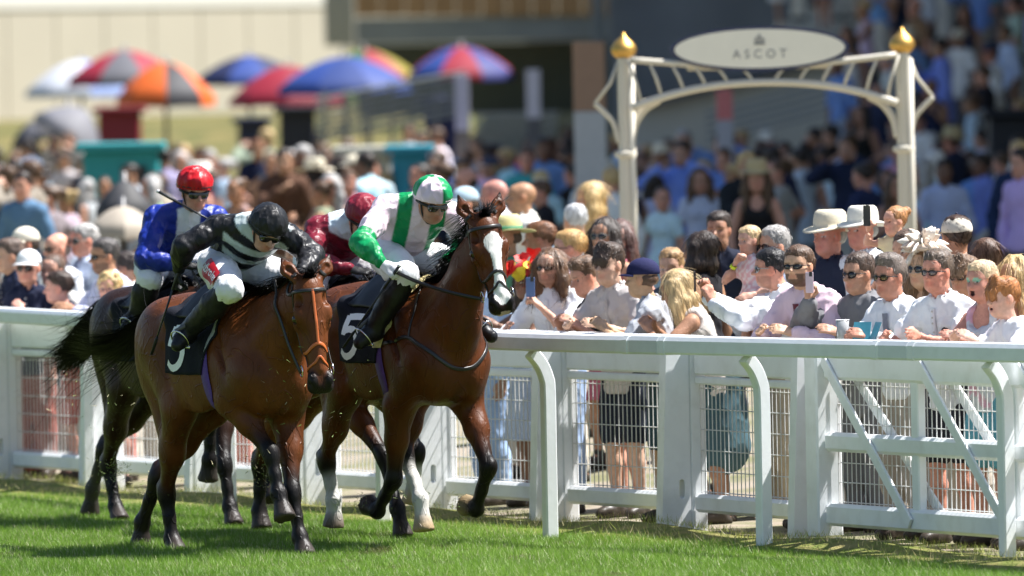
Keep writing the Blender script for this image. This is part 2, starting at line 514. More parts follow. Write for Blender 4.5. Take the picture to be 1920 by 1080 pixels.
# grass blades
def grass_mat():
    if 'grass_blade' in MATS: return MATS['grass_blade']
    m = mat('grass_blade', rough=.45, spec=.4, var=.0, src='attr'); nt = m.node_tree; B = nt.nodes['Principled BSDF']
    tr = nt.nodes.new('ShaderNodeBsdfTranslucent'); ad = nt.nodes.new('ShaderNodeMixShader'); ad.inputs[0].default_value = .35
    at = next(n for n in nt.nodes if n.type == 'ATTRIBUTE'); nt.links.new(at.outputs['Color'], tr.inputs['Color'])
    out = nt.nodes['Material Output']; nt.links.new(B.outputs[0], ad.inputs[1]); nt.links.new(tr.outputs[0], ad.inputs[2]); nt.links.new(ad.outputs[0], out.inputs['Surface'])
    return m
def grass(n, seed, y0, y1, keep, h0, h1, cols, name, label, width=.0019):
    r = np.random.default_rng(seed)
    y = r.uniform(y0, y1, n); x = r.uniform(-1, 1, n) * (y * .0485 + 1.3)
    k = keep(x, y, r); x, y = x[k], y[k]; n = len(x)
    h = r.uniform(h0, h1, n) * (1 + .35 * np.sin(x * 3.1 + np.sin(y * 1.3)) * np.sin(y * 2.3 + x))
    a = r.uniform(0, 2 * math.pi, n); ln = r.normal(0, .45, (n, 2)) * h[:, None] + np.array([-.10, -.05]) * h[:, None]
    
    w = width * r.uniform(.6, 1.3, n)
    dx, dy = np.cos(a) * w, np.sin(a) * w * .5
    b = np.stack([x, y, -.035 + (.0 if name == 'grass' else 1.0) * np.clip(.07 - .12 * np.abs((fence_x(y) - x) - .25), 0, .07) * (1 + .5 * np.sin(y * 2.1))], 1); o = np.stack([dx, dy, np.zeros(n)], 1)
    t = b + np.stack([ln[:, 0], ln[:, 1], h], 1)
    V = np.stack([b - o, b + o, t], 1).reshape(-1, 3)
    T = np.arange(n)[:, None] * 3 + np.array([[0, 1, 2]])
    pat = .5 + .5 * np.sin(x * 1.7 + 2 * np.sin(y * .9)) * np.sin(y * 1.1 + x * .6)
    c = np.asarray(cols[0])[None] * (1 - pat[:, None]) + np.asarray(cols[1])[None] * pat[:, None]
    dry = r.random(n) < cols[3]
    c[dry] = cols[2]
    if name == 'grass':
        r2 = np.random.default_rng(91)
        for _ in range(70):
            dx_, dy_, dr_ = r2.uniform(-3.4, .8), r2.uniform(60.5, 76), r2.uniform(.04, .11)
            m_d = ((x - dx_) / dr_) ** 2 + ((y - dy_) / (dr_ * 2.2)) ** 2 < 1
            c[m_d] = c[m_d] * .25 + np.array((.10, .075, .04)) * .75; t[m_d, 2] -= h[m_d] * .45
        V = np.stack([b - o, b + o, t], 1).reshape(-1, 3)
    c = c * r.uniform(.7, 1.3, (n, 1))
    C = np.repeat(c, 3, 0)
    m_ = grass_mat()
    o_ = obj(name, mesh_np(name, V, T, C, False, m_)); tag(o_, label, 'grass', kind='stuff'); return o_
grass(800000, 5, 57.5, 81, lambda x, y, r: (x < fence_x(y) - .45 + r.normal(0, .10, len(x))) & (r.random(len(x)) < np.interp(y, [59, 66, 80], [1, 1, .6])), .026, .050,
      [(.155, .290, .034), (.225, .380, .052), (.60, .58, .36), .08], 'grass', 'short green race track turf in the foreground')
grass(100000, 6, 59.0, 81, lambda x, y, r: (x > fence_x(y) - .62 + r.normal(0, .12, len(x))) & (x < fence_x(y) + .35), .030, .060,
      [(.30, .37, .075), (.40, .42, .11), (.62, .54, .28), .30], 'verge_grass', 'drier yellowish grass verge between rail and fence')

# low mown bank the verge grows on
G = np.array([[(fence_x(y) - o_, y, -.0365 + .060 * math.exp(-((o_ - .25) / .28) ** 2) * (1 + .4 * math.sin(y * 2.1))) for o_ in np.linspace(-.35, .85, 13)] for y in np.linspace(56, 84, 90)])
mb = MB(); mb.grid(G); o = mb.build('verge', ground_mat('verge_soil', [(.20, .19, .06), (.28, .24, .10), (.14, .17, .04)], [0, 2.5, 8]), None, True); tag(o, 'low dry verge along the foot of the fence', None, kind='structure')

# ------------------------------------------------------------------ running rail
WHITE = mat('white_pvc', (.84, .86, .87), .35, spec=.4, var=.05, nscale=3, bump=.0008, bscale=30, dirt=((.50, .50, .46), 9, .22))
WHITE2 = mat('white_painted_fence', (.82, .84, .85), .45, spec=.35, var=.05, nscale=4, bump=.0008, bscale=25, dirt=((.45, .44, .38), 7, .28))
JOINT = mat('rail_joint_grey', (.70, .73, .75), .4, var=.05)
rail = empty('running_rail', (0, 0, 0)); tag(rail, 'white plastic running rail with curved posts along the track edge', 'rail')
def nrm2(d): d = norm(V3(d[0], d[1], 0)); return V3(-d[1], d[0], 0) if (-d[1]) * .87 + d[0] * .49 > 0 else V3(d[1], -d[0], 0)
curve = catmull(np.c_[RAILP, np.zeros(len(RAILP))], 12)
tang = np.gradient(curve, axis=0); nor = np.array([nrm2(t) for t in tang])
rl = curve - nor * .13
SEC = np.array([(-.045, -.052), (-.052, -.040), (-.052, .030), (-.034, .055), (.030, .060), (.052, .040), (.052, -.040), (.040, -.052)])   # (towards crowd, up)
def rail_piece(i0, i1, grow=0.0, col=None):
    P = rl[i0:i1 + 1]; Nn = nor[i0:i1 + 1]
    G = np.stack([P + Nn * (a * (1 + grow)) + V3(0, 0, 1.188 + b * (1 + grow)) for a, b in SEC], 1)
    mb = MB(); mb.grid(G, close=True)
    k = len(SEC); mb.f.append(list(range(k))[::-1]); mb.f.append([(len(P) - 1) * k + q for q in range(k)])
    return mb
arc = np.concatenate([[0], np.cumsum(np.linalg.norm(np.diff(rl, axis=0), axis=1))])
# joints lie a little to the camera-left of each post, found as index on the curve
def idx_at(px_y): return int(np.argmin(np.abs(rl[:, 1] - px_y)))
jy = [81.2, 77.9, 73.9, 70.7, 67.15, 64.95, 62.65, 60.1]
cuts = [0] + [idx_at(y) for y in jy] + [len(rl) - 1]
for a, b in zip(cuts[:-1], cuts[1:]):
    if b > a: rail_piece(a, b).build('rail_section', WHITE, rail)
for y in jy[:-1]:
    c = np.array([np.interp(y, rl[::-1, 1], rl[::-1, q]) for q in range(3)]); i = idx_at(y); t = norm(tang[i]); nn = nor[i]
    for off, L, g in ((0, .30, .04), (-.20, .05, .075), (.20, .05, .075)):
        mb = MB(); G = np.stack([np.stack([c + t * (off + e) + nn * (a * (1 + g)) + V3(0, 0, 1.188 + b * (1 + g)) for a, b in SEC], 0) for e in (-L / 2, L / 2)], 0)
        mb.grid(G, close=True); k = len(SEC); mb.f.append(list(range(k))[::-1]); mb.f.append([k + q for q in range(k)]); mb.build('joint_sleeve', JOINT if g < .05 else WHITE, rail)
for P_ in RAILP[1:-1]:
    b = V3(P_[0], P_[1], -.10); i = int(np.argmin(np.linalg.norm(curve[:, :2] - P_, axis=1))); nn = nor[i]; t = norm(tang[i])
    pts = [b, b + V3(0, 0, .6), b + V3(0, 0, .98), b - nn * .012 + V3(0, 0, 1.07), b - nn * .05 + V3(0, 0, 1.155), b - nn * .11 + V3(0, 0, 1.225)]
    pts = catmull(pts, 4); T = np.gradient(pts, axis=0)
    G = []
    for p, tt in zip(pts, T):
        tt = norm(tt); s_ = t; u_ = np.cross(tt, s_)
        G.append([p + s_ * a + u_ * c for a, c in ((-.040, -.032), (-.030, -.040), (.030, -.040), (.040, -.032), (.040, .032), (.030, .040), (-.030, .040), (-.040, .032))])
    mb = MB(); mb.grid(np.array(G), close=True); mb.f.append([(len(pts) - 1) * 8 + q for q in range(8)]); mb.build('post', WHITE, rail)

# ------------------------------------------------------------------ crowd fence
fence = empty('crowd_fence', (0, 0, 0)); tag(fence, 'white spectator fence of slotted posts, boards and wire mesh panels', 'fence')
WIRE = mat('white_coated_wire', (.62, .62, .61), .4, spec=.5, var=.06)
def fence_post(p, d, n_, parent, hole=True, h=1.16):
    """slotted plate post: polygon across the fence, oval slot near the foot"""
    b0, b1, t0 = -.02, .185, .035
    outer = [(b0, -.12), (b1, -.12), (b1, h), (t0, h)]
    if not hole:
        mb = MB(); mb.prism(outer, V3(*p, 0) - d * .05, V3(*p, 0) + d * .05, n_, V3(0, 0, 1)); return mb.build('post', WHITE2, parent)
    # build faces with a slot: bands around the slot
    hx, hz, hw, hh = .125, .235, .020, .062
    ring = [(hx + hw * math.cos(a), hz + (hh - hw) * (1 if math.sin(a) > 1e-6 else -1 if math.sin(a) < -1e-6 else 0) + hw * math.sin(a)) for a in np.linspace(0, 2 * math.pi, 17)[:-1]]
    unit = [(1, 0), (1, .5), (1, 1), (.5, 1), (0, 1), (-.5, 1), (-1, 1), (-1, .5), (-1, 0), (-1, -.5), (-1, -1), (-.5, -1), (0, -1), (.5, -1), (1, -1), (1, -.5)]
    sq = [(hx + a * .055, hz + b * .09) for a, b in unit]
    mb = MB(); c = V3(*p, 0)
    W = lambda q, e: c + n_ * q[0] + V3(0, 0, q[1]) + d * e
    for e in (-.05, .05):
        v = [W(q, e) for q in ring] + [W(q, e) for q in sq]; m = 16
        f = [(i, (i + 1) % m, m + (i + 1) % m, m + i) for i in range(m)]
        mb.add(v, f)
        x0, x1, z0, z1 = hx - .055, hx + .055, hz - .09, hz + .09
        lx = lambda z: np.interp(z, [-.12, h], [b0, t0])
        for q in ([(lx(z1), z1), (b1, z1), (b1, h), (t0, h)], [(b0, -.12), (b1, -.12), (b1, z0), (lx(z0), z0)], [(lx(z0), z0), (x0, z0), (x0, z1), (lx(z1), z1)], [(x1, z0), (b1, z0), (b1, z1), (x1, z1)]):
            mb.add([W(k_, e) for k_ in q], [(0, 1, 2, 3)])
    v = [W(q, -.05) for q in ring] + [W(q, .05) for q in ring]; mb.add(v, [(i, (i + 1) % 16, 16 + (i + 1) % 16, 16 + i) for i in range(16)])
    v = [W(q, -.05) for q in outer] + [W(q, .05) for q in outer]; mb.add(v, [(i, (i + 1) % 4, 4 + (i + 1) % 4, 4 + i) for i in range(4)])
    return mb.build('post', WHITE2, parent)
def mesh_panel(a, b, z0, z1, parent, name='wire_mesh', step=.062, nh=6, r=.0034):
    mb = MB(); L = np.linalg.norm(b - a); d = (b - a) / L; n = int(L / step)
    for i in range(n + 1):
        p = a + d * (L * i / n); mb.tube([p + V3(0, 0, z0), p + V3(0, 0, z1)], r, 4, False)
    nn = norm(np.cross(d, V3(0, 0, 1)))
    for k in range(nh):
        z = z0 + .015 + (z1 - z0 - .05) * k / (nh - 1)
        mb.tube([a + V3(0, 0, z) - nn * r * 1.6, b + V3(0, 0, z) - nn * r * 1.6], r, 4, False, up=(0, 0, 1))
    return mb.build(name, WIRE, parent)
for i, P_ in enumerate(FENP):
    d2 = (FENP[min(i + 1, len(FENP) - 1)] - FENP[max(i - 1, 0)]); d = norm(V3(d2[0], d2[1], 0)); nn = nrm2(d)
    last = i == len(FENP) - 1
    fence_post(P_, d, nn, fence, not last, 1.16 if not last else 1.19)
    base = V3(*P_, 0) + nn * .245
    mb = MB(); mb.box(base + V3(0, 0, .52), (.11, .10, 1.24), np.stack([nn, d, V3(0, 0, 1)], 1), .008); mb.build('rear_post', WHITE2, fence)
    if not last:
        Q = V3(*FENP[i + 1], 0); d3 = norm(Q - V3(*P_, 0)); n3 = nrm2(d3)
        a = V3(*P_, 0) + n3 * .245 + d3 * .055; b = Q + n3 * .245 - d3 * .055
        mb = MB(); mb.beam(a + V3(0, 0, 1.055), b + V3(0, 0, 1.055), .06, .21, bev=.012); mb.build('top_board', WHITE2, fence)
        mb = MB(); mb.beam(a + V3(0, 0, .915), b + V3(0, 0, .915), .05, .05, bev=.010); mb.build('mesh_frame', WHITE2, fence)
        mb = MB(); mb.beam(a + V3(0, 0, .145), b + V3(0, 0, .145), .085, .115, bev=.02); mb.build('bottom_rail', WHITE2, fence)
        mb = MB(); mb.box((a + b) / 2 + V3(0, 0, 1.176) + n3 * .03, (np.linalg.norm(b - a), .16, .03), np.stack([d3, n3, V3(0, 0, 1)], 1), .008); mb.build('leaning_shelf', WHITE2, fence)
        mesh_panel(a + n3 * .012, b + n3 * .012, .20, .90, fence)
# ------------------------------------------------------------------ gate
g0 = V3(*FENP[-1], 0) + GATE_DIR * .42 + nrm2(GATE_DIR) * .02
gn = nrm2(GATE_DIR)
gate = empty('gate', g0); tag(gate, 'white five-bar style field gate with diagonal braces and wire mesh, at the near fence end', 'gate')
lo = lambda p: np.asarray(p, float)
GD = GATE_DIR
def gpart(name, a, b, w, h, bev=.012, up=(0, 0, 1)):
    mb = MB(); mb.beam(a, b, w, h, up=up, bev=bev); return mb.build(name, WHITE2, gate)
gpart('hanging_post', V3(0, 0, .02), V3(0, 0, 1.20), .17, .17, .012, up=tuple(gn))
GL = 4.2
for z, h in ((1.06, .17), (.60, .115), (.16, .135)):
    gpart('rail', GD * .09 + V3(0, 0, z), GD * GL + V3(0, 0, z), .085, h, .02)
for k in range(1, 4):
    gpart('stile', GD * (1.32 * k) - gn * .0 + V3(0, 0, .20), GD * (1.32 * k) + V3(0, 0, 1.02), .055, .10, .008, up=tuple(GD))
for k in range(3):
    gpart('brace', GD * (.12 + 1.32 * k) - gn * .055 + V3(0, 0, 1.10), GD * (1.30 + 1.32 * k) - gn * .055 + V3(0, 0, .14), .018, .075, .004)
    gpart('brace', GD * (.30 + 1.32 * k) + gn * .075 + V3(0, 0, 1.00), GD * (1.55 + 1.32 * k) + gn * .075 + V3(0, 0, .14), .018, .075, .004)
mesh_panel(GD * .10 + gn * .05, GD * GL + gn * .05, .22, .98, gate, nh=7)
mb = MB(); mb.beam(GD * .2 + V3(0, 0, 1.165) + gn * .07, GD * GL + V3(0, 0, 1.165) + gn * .07, .17, .03); mb.build('leaning_shelf', WHITE2, gate)
# ------------------------------------------------------------------ race horses
BLACK = (.008, .0065, .006)
def horse_sdf(J, coat, legcol, dz=0.0, head_yaw=0.0):
    """J: joints in the horse's frame (x forward, y left, z up, origin on the turf under the withers)"""
    S = Sdf()
    Z = lambda x, y, z: V3(x, y, z + dz)
    dark = tuple(c * .55 for c in coat)
    belly = tuple(c * .8 for c in coat)
    fy = (V3(0, 1, 0), .80)
    # trunk
    S.cone(Z(.05, 0, 1.16), Z(-.42, 0, 1.185), .340, .330, .06, fy, ca=coat, cb=coat)
    S.cone(Z(-.42, 0, 1.185), Z(-.82, 0, 1.265), .322, .235, .08, fy, ca=coat)
    S.ell(Z(.20, 0, 1.10), (.27, .235, .30), .10, col=coat)
    S.cone(Z(.10, 0, 1.455), Z(-.26, 0, 1.425), .085, .08, .12, (V3(0, 1, 0), .7), ca=dark)
    S.cone(Z(-.26, 0, 1.40), Z(-.72, 0, 1.42), .09, .10, .12, ca=coat)
    S.ell(Z(-.78, 0, 1.30), (.33, .25, .20), .12, col=coat)
    for s in (-1, 1):
        S.ell(Z(-.84, s * .135, 1.27), (.30, .15, .24), .08, col=coat)
        S.ell(Z(-1.0, s * .11, 1.13), (.15, .11, .26), .08, col=coat)
        S.ell(Z(-.58, s * .235, 1.40), (.08, .045, .05), .07, col=coat)          # point of hip
        # shoulder
        S.cone(Z(-.02, s * .14, 1.40), Z(.27, s * .165, 1.06), .10, .125, .07, (V3(0, 1, 0), .75), ca=coat)
        S.ell(Z(.10, s * .195, 1.04), (.17, .075, .20), .06, col=coat)
        S.ell(Z(.30, s * .10, .985), (.14, .105, .17), .06, col=coat)             # breast
        S.ell(Z(-.30, s * .21, 1.06), (.34, .075, .24), .10, col=coat)             # ribs
        S.cone(Z(.02, s * .255, 1.30), Z(.20, s * .262, 1.02), .012, .012, .05, op=-1)                  # behind the shoulder blade
        S.cone(Z(-.62, s * .285, 1.20), Z(-.56, s * .27, .98), .016, .016, .07, op=-1)                  # flank
        S.cone(Z(-.90, s * .30, 1.30), Z(-.98, s * .275, 1.02), .012, .012, .06, op=-1)                 # between the haunch muscles
    S.ell(Z(.36, 0, .93), (.05, .03, .12), .05, col=dark)
    # neck
    poll = V3(*J['poll']); muz = V3(*J['muz'])
    n0, n1 = Z(.10, 0, 1.24), Z(.36, 0, 1.33)
    hx = norm(muz - poll); HSC = np.linalg.norm(muz - poll) / .63
    yaw = math.radians(head_yaw)
    lat = norm(V3(-math.sin(yaw), math.cos(yaw), 0)); lat = norm(lat - hx * (lat @ hx))
    dor = np.cross(lat, hx)
    if dor @ V3(1, 0, .4) < 0: dor = -dor
    nb = poll + hx * .10 - dor * .075
    n2 = n1 * .45 + nb * .55 + V3(.0, 0, .02); n3 = nb
    S.cone(n0, n1, .285, .225, .08, (V3(0, 1, 0), .62), ca=coat)
    S.cone(n1, n2, .225, .158, .06, (V3(0, 1, 0), .60), ca=coat)
    S.cone(n2, n3, .158, .122, .05, (lat, .66), ca=coat)
    for s in (-1, 1):
        S.cone(Z(.30, s * .10, 1.26), n2 + lat * s * .05, .10, .055, .07, ca=coat)
    S.nbody = len(S.p)
    # head in its own frame: a along the nose, b dorsal, c sideways
    Hd = lambda a, b, c: poll + hx * a * HSC + dor * b * 1.04 + lat * c * 1.12
    A = np.stack([hx, dor, lat], 1)
    S.ell(Hd(.085, -.015, 0), (.125, .095, .098), .05, A, col=coat)
    S.ell(Hd(.19, .015, 0), (.14, .062, .110), .04, A, col=coat)
    S.cone(Hd(.20, -.02, 0), Hd(.50, -.015, 0), .084, .055, .03, (lat, .96), ca=coat)
    S.cone(Hd(.26, .030, 0), Hd(.50, .022, 0), .042, .030, .03, ca=coat)
    for s in (-1, 1):
        S.ell(Hd(.19, -.10, s * .045), (.125, .105, .042), .03, A, col=coat)
        S.ell(Hd(.20, .024, s * .080), (.05, .028, .026), .03, A, col=coat)       # brow
        S.ell(Hd(.235, -.028, s * .088), (.05, .02, .018), .02, A, col=coat)
        S.cone(Hd(.26, -.035, s * .078), Hd(.39, -.04, s * .062), .014, .011, .025, ca=coat)
        S.ell(Hd(.135, .035, s * .072), (.035, .022, .022), .03, A, op=-1)        # hollow above the eye
        S.ell(Hd(.222, .0, s * .108), (.026, .022, .016), .012, A, op=-1)
        S.ell(Hd(.562, .016, s * .044), (.050, .038, .030), .02, A, col=BLACK)
        S.ell(Hd(.596, .018, s * .060), (.034, .021, .020), .010, A, op=-1)
        eb = Hd(.005, .005, s * .060); tip = V3(*J['earL' if s > 0 else 'earR'])
        mid = eb * .55 + tip * .45 + lat * s * .014
        S.chain([eb, mid, tip], [.034, .044, .007], .018, (norm(dor + hx * -.3 + lat * s * .35), .55), [coat, coat, BLACK])
        S.cone(eb + dor * .03, mid + dor * .036 + lat * s * .006, .014, .027, .01, op=-1)
    S.cone(Hd(.24, -.125, 0), Hd(.52, -.068, 0), .058, .036, .04, ca=coat, cb=dark)
    S.ell(Hd(.545, -.02, 0), (.080, .060, .068), .03, A, col=dark)
    S.cone(Hd(.592, -.012, -.034), Hd(.592, -.012, .034), .042, .042, .025, col if False else None, ca=BLACK)
    S.ell(Hd(.585, -.070, 0), (.045, .030, .038), .012, A, col=BLACK)
    S.nhead = len(S.p)
    # fore legs
    for s, k in ((-1, 'R'), (1, 'L')):
        el, kn, fe, toe = [V3(*J[n + k]) for n in ('elb', 'knee', 'fet', 'toe')]
        c = legcol.get('f' + k, {})
        up, lo, hoof = c.get('up', dark), c.get('lo', BLACK), c.get('hoof', (.05, .04, .035))
        S.cone(Z(.27, s * .165, 1.06), el, .125, .105, .07, (V3(0, 1, 0), .8), ca=coat)
        fa = norm(kn - el)
        m = el * .55 + kn * .45
        out = V3(0, s, 0)
        S.chain([el, m, kn - fa * .05], [.100, .067, .046], .05, None, [coat, up if c.get('up') else coat, BLACK])
        S.ell(el * .7 + kn * .3 + out * .02 + V3(.02, 0, 0), (.055, .05, .11), .05, _axes(fa), col=coat)
        _lower(S, kn, fe, toe, .058, .037, lo, hoof, BLACK)
    # hind legs
    for s, k in ((-1, 'R'), (1, 'L')):
        st, ho, fe, toe = [V3(*J[n + k]) for n in ('sti', 'hock', 'hfet', 'htoe')]
        c = legcol.get('h' + k, {})
        lo, hoof = c.get('lo', BLACK), c.get('hoof', (.05, .04, .035))
        S.cone(Z(-.80, s * .15, 1.20), st, .215, .125, .09, (V3(0, 1, 0), .72), ca=coat)
        S.cone(Z(-.98, s * .13, 1.10), st * .45 + ho * .55, .13, .07, .09, (V3(0, 1, 0), .75), ca=coat)
        ga = norm(ho - st)
        S.chain([st, st * .5 + ho * .5, ho - ga * .05], [.12, .080, .050], .06, (V3(0, 1, 0), .8), [coat, coat, dark])
        cd = norm(fe - ho)
        back = -norm(np.cross(np.cross(cd, V3(1, 0, .2)), cd)) if abs(cd[0]) < .99 else V3(-1, 0, 0)
        S.ell(ho, (.070, .058, .078), .03, _axes(cd), col=BLACK)
        S.cone(ho + back * .055 - cd * .055, ho + back * .035 + cd * .06, .026, .022, .03, ca=BLACK)
        S.cone(ho + back * .05 - cd * .05, st * .4 + ho * .6 + back * .05, .020, .022, .03, ca=dark)
        _lower(S, ho, fe, toe, .053, .040, lo, hoof, BLACK, hind=True)
    return S, Hd, A, (poll, hx, dor, lat)

def _axes(d):
    """axes with 3rd column along d"""
    d = norm(d); x = np.cross(V3(0, 1, 0), d)
    x = norm(x) if np.linalg.norm(x) > 1e-3 else V3(1, 0, 0)
    return np.stack([x, np.cross(d, x), d], 1)

def _lower(S, kn, fe, toe, rk, rc, lo, hoof, topc, hind=False):
    cd = norm(fe - kn)
    bk = np.cross(np.cross(cd, V3(1, 0, 0.001)), cd); bk = -norm(bk)
    if not hind: S.ell(kn, (rk, rk * .98, .072), .03, _axes(cd), col=topc)
    a = kn + cd * .05
    L = np.linalg.norm(fe - a)
    S.chain([a, a + cd * L * .45, fe], [rc * 1.15, rc * .92, rc], .03, None, [topc, lo, lo])
    S.chain([a + bk * .028, fe + bk * .030], [.023, .023], .022, None, [topc, lo])
    S.ell(fe + bk * .008, (.051, .050, .052), .025, _axes(cd), col=lo)
    S.ell(fe + bk * .032, (.02, .022, .024), .02, _axes(cd), col=lo)
    pd = toe - fe; PL = np.linalg.norm(pd); pd = norm(pd)
    cor = fe + pd * (PL - .085 if PL > .12 else PL * .3)
    S.cone(fe, cor, .042, .049, .025, ca=lo)
    S.frus(cor - pd * .008, cor + pd * .080, .052, .073, .012, ca=hoof, cb=hoof)

COAT_M = None
def coat_mat():
    global COAT_M
    if COAT_M: return COAT_M
    m = bpy.data.materials.new('horse_coat')
    nt, N, L, B = nodes_of(m)
    tc = N.new('ShaderNodeTexCoord')
    at = N.new('ShaderNodeAttribute'); at.attribute_name = 'Col'
    n1 = N.new('ShaderNodeTexNoise'); n1.inputs['Scale'].default_value = 5; n1.inputs['Detail'].default_value = 6
    mp = N.new('ShaderNodeMapping'); mp.inputs['Scale'].default_value = (1, 1.5, .7)
    L.new(tc.outputs['Object'], mp.inputs[0]); L.new(mp.outputs[0], n1.inputs['Vector'])
    r = N.new('ShaderNodeMapRange'); r.inputs['From Min'].default_value = .3; r.inputs['From Max'].default_value = .7; r.inputs['To Min'].default_value = .72; r.inputs['To Max'].default_value = 1.28
    L.new(n1.outputs['Fac'], r.inputs['Value'])
    mx = N.new('ShaderNodeMix'); mx.data_type = 'RGBA'; mx.blend_type = 'MULTIPLY'; mx.inputs['Factor'].default_value = 1
    L.new(at.outputs['Color'], mx.inputs['A']); L.new(r.outputs[0], mx.inputs['B'])
    L.new(mx.outputs['Result'], B.inputs['Base Color'])
    B.inputs['Roughness'].default_value = .40
    B.inputs['Specular IOR Level'].default_value = .20
        # sweaty sheen varies, veins and hair as fine relief
    n2 = N.new('ShaderNodeTexNoise'); n2.inputs['Scale'].default_value = 9; n2.inputs['Detail'].default_value = 3
    L.new(tc.outputs['Object'], n2.inputs['Vector'])
    r2 = N.new('ShaderNodeMapRange'); r2.inputs['To Min'].default_value = .34; r2.inputs['To Max'].default_value = .52
    L.new(n2.outputs['Fac'], r2.inputs['Value']); L.new(r2.outputs[0], B.inputs['Roughness'])
    n3 = N.new('ShaderNodeTexNoise'); n3.inputs['Scale'].default_value = 14; n3.inputs['Detail'].default_value = 5; n3.inputs['Distortion'].default_value = .8
    L.new(mp.outputs[0], n3.inputs['Vector'])
    n4 = N.new('ShaderNodeTexNoise'); n4.inputs['Scale'].default_value = 150; n4.inputs['Detail'].default_value = 3
    m4 = N.new('ShaderNodeMapping'); m4.inputs['Scale'].default_value = (1, 1, .25); L.new(tc.outputs['Object'], m4.inputs[0]); L.new(m4.outputs[0], n4.inputs['Vector'])
    b1 = N.new('ShaderNodeBump'); b1.inputs['Distance'].default_value = .018; b1.inputs['Strength'].default_value = .28; L.new(n3.outputs['Fac'], b1.inputs['Height'])
    b2 = N.new('ShaderNodeBump'); b2.inputs['Distance'].default_value = .003; b2.inputs['Strength'].default_value = .5; L.new(n4.outputs['Fac'], b2.inputs['Height']); L.new(b1.outputs[0], b2.inputs['Normal'])
    # veins and muscle edges: thin raised lines
    n5 = N.new('ShaderNodeTexNoise'); n5.inputs['Scale'].default_value = 6.5; n5.inputs['Detail'].default_value = 1.5; n5.inputs['Distortion'].default_value = .7
    L.new(mp.outputs[0], n5.inputs['Vector'])
    su = N.new('ShaderNodeMath'); su.operation = 'SUBTRACT'; su.inputs[1].default_value = .5; L.new(n5.outputs['Fac'], su.inputs[0])
    ab = N.new('ShaderNodeMath'); ab.operation = 'ABSOLUTE'; L.new(su.outputs[0], ab.inputs[0])
    r5 = N.new('ShaderNodeMapRange'); r5.interpolation_type = 'SMOOTHSTEP'; r5.inputs['From Min'].default_value = .0; r5.inputs['From Max'].default_value = .022; r5.inputs['To Min'].default_value = 1; r5.inputs['To Max'].default_value = 0
    L.new(ab.outputs[0], r5.inputs['Value'])
    b5 = N.new('ShaderNodeBump'); b5.inputs['Distance'].default_value = .0045; b5.inputs['Strength'].default_value = .7; L.new(r5.outputs[0], b5.inputs['Height']); L.new(b2.outputs[0], b5.inputs['Normal'])
    L.new(b5.outputs[0], B.inputs['Normal'])
    COAT_M = m
    return m

def hair_mat(name, col, rough=.42):
    return mat(name, col, rough, spec=.15, var=.35, nscale=30)

def radial(S, x, ang, axis_z, off=.0, rmax=.62, y0=0.0):
    """outermost surface point from the body axis at (x,y0,axis_z) in direction ang (0 = up, + = left side)"""
    x = np.asarray(x, float); ang = np.asarray(ang, float)
    D = np.stack([np.zeros_like(ang), np.sin(ang), np.cos(ang)], -1)
    O = np.stack([x, np.full_like(x, y0), np.broadcast_to(axis_z, x.shape)], -1)
    sh = ang.shape
    lo = np.full(ang.size, .02); hi = np.full(ang.size, rmax)
    Df = D.reshape(-1, 3); Of = O.reshape(-1, 3)
    ts = np.linspace(.05, rmax, 36); first = np.full(ang.size, rmax)
    inside_prev = np.ones(ang.size, bool); done = np.zeros(ang.size, bool)
    for t in ts:
        ins = S.at(Of + Df * t) < 0
        hit = (~ins) & (~done); first[hit] = t; done |= hit
    lo = first - (ts[1] - ts[0]); hi = first.copy()
    for _ in range(6):
        mid = (lo + hi) / 2; ins = S.at(Of + Df * mid[:, None]) < 0
        lo = np.where(ins, mid, lo); hi = np.where(ins, hi, mid)
    return (Of + Df * ((lo + hi) / 2 + off)[:, None]).reshape(*sh, 3)

def snap(S, P, off=.004, it=5):
    """pull points onto the body surface"""
    P = np.array(P, float); e = 1e-3
    for _ in range(it):
        d = S.at(P)
        g = np.stack([(S.at(P + np.eye(3)[q] * e) - d) / e for q in range(3)], 1)
        g /= np.linalg.norm(g, axis=1, keepdims=True) + 1e-9
        P = P - g * (d - off)[:, None] * .8
    return P

def strap(mb, S, pts, w=.011, th=.003, off=.004, n=6, closed=False, col=None):
    """flat leather strap lying on the surface"""
    P = catmull(pts, n, closed); e = 1e-3
    P = snap(S, P, off)
    d = S.at(P); N = np.stack([(S.at(P + np.eye(3)[q] * e) - d) / e for q in range(3)], 1); N /= np.linalg.norm(N, axis=1, keepdims=True) + 1e-9
    T = (np.roll(P, -1, 0) - np.roll(P, 1, 0)) if closed else np.gradient(P, axis=0)
    T /= np.linalg.norm(T, axis=1, keepdims=True) + 1e-9
    B = np.cross(T, N); B /= np.linalg.norm(B, axis=1, keepdims=True) + 1e-9
    G = np.stack([P - B * w - N * th, P - B * w + N * th * .4, P - B * w * .6 + N * th, P + B * w * .6 + N * th, P + B * w + N * th * .4, P + B * w - N * th], 1)
    if closed: G = np.concatenate([G, G[:1]])
    mb.grid(G, close=True)

def digit_five(w=1.0, h=1.0):
    """centre line of a figure 5 in a unit box: list of strokes"""
    top = [(.92, .97), (.24, .97)]
    down = [(.29, 1.0), (.20, .52)]
    bowl = [(.20, .58), (.42, .66), (.70, .62), (.88, .42), (.84, .18), (.62, .0), (.34, .0), (.10, .12)]
    return [np.array(top), np.array(down), catmull(bowl, 5)]

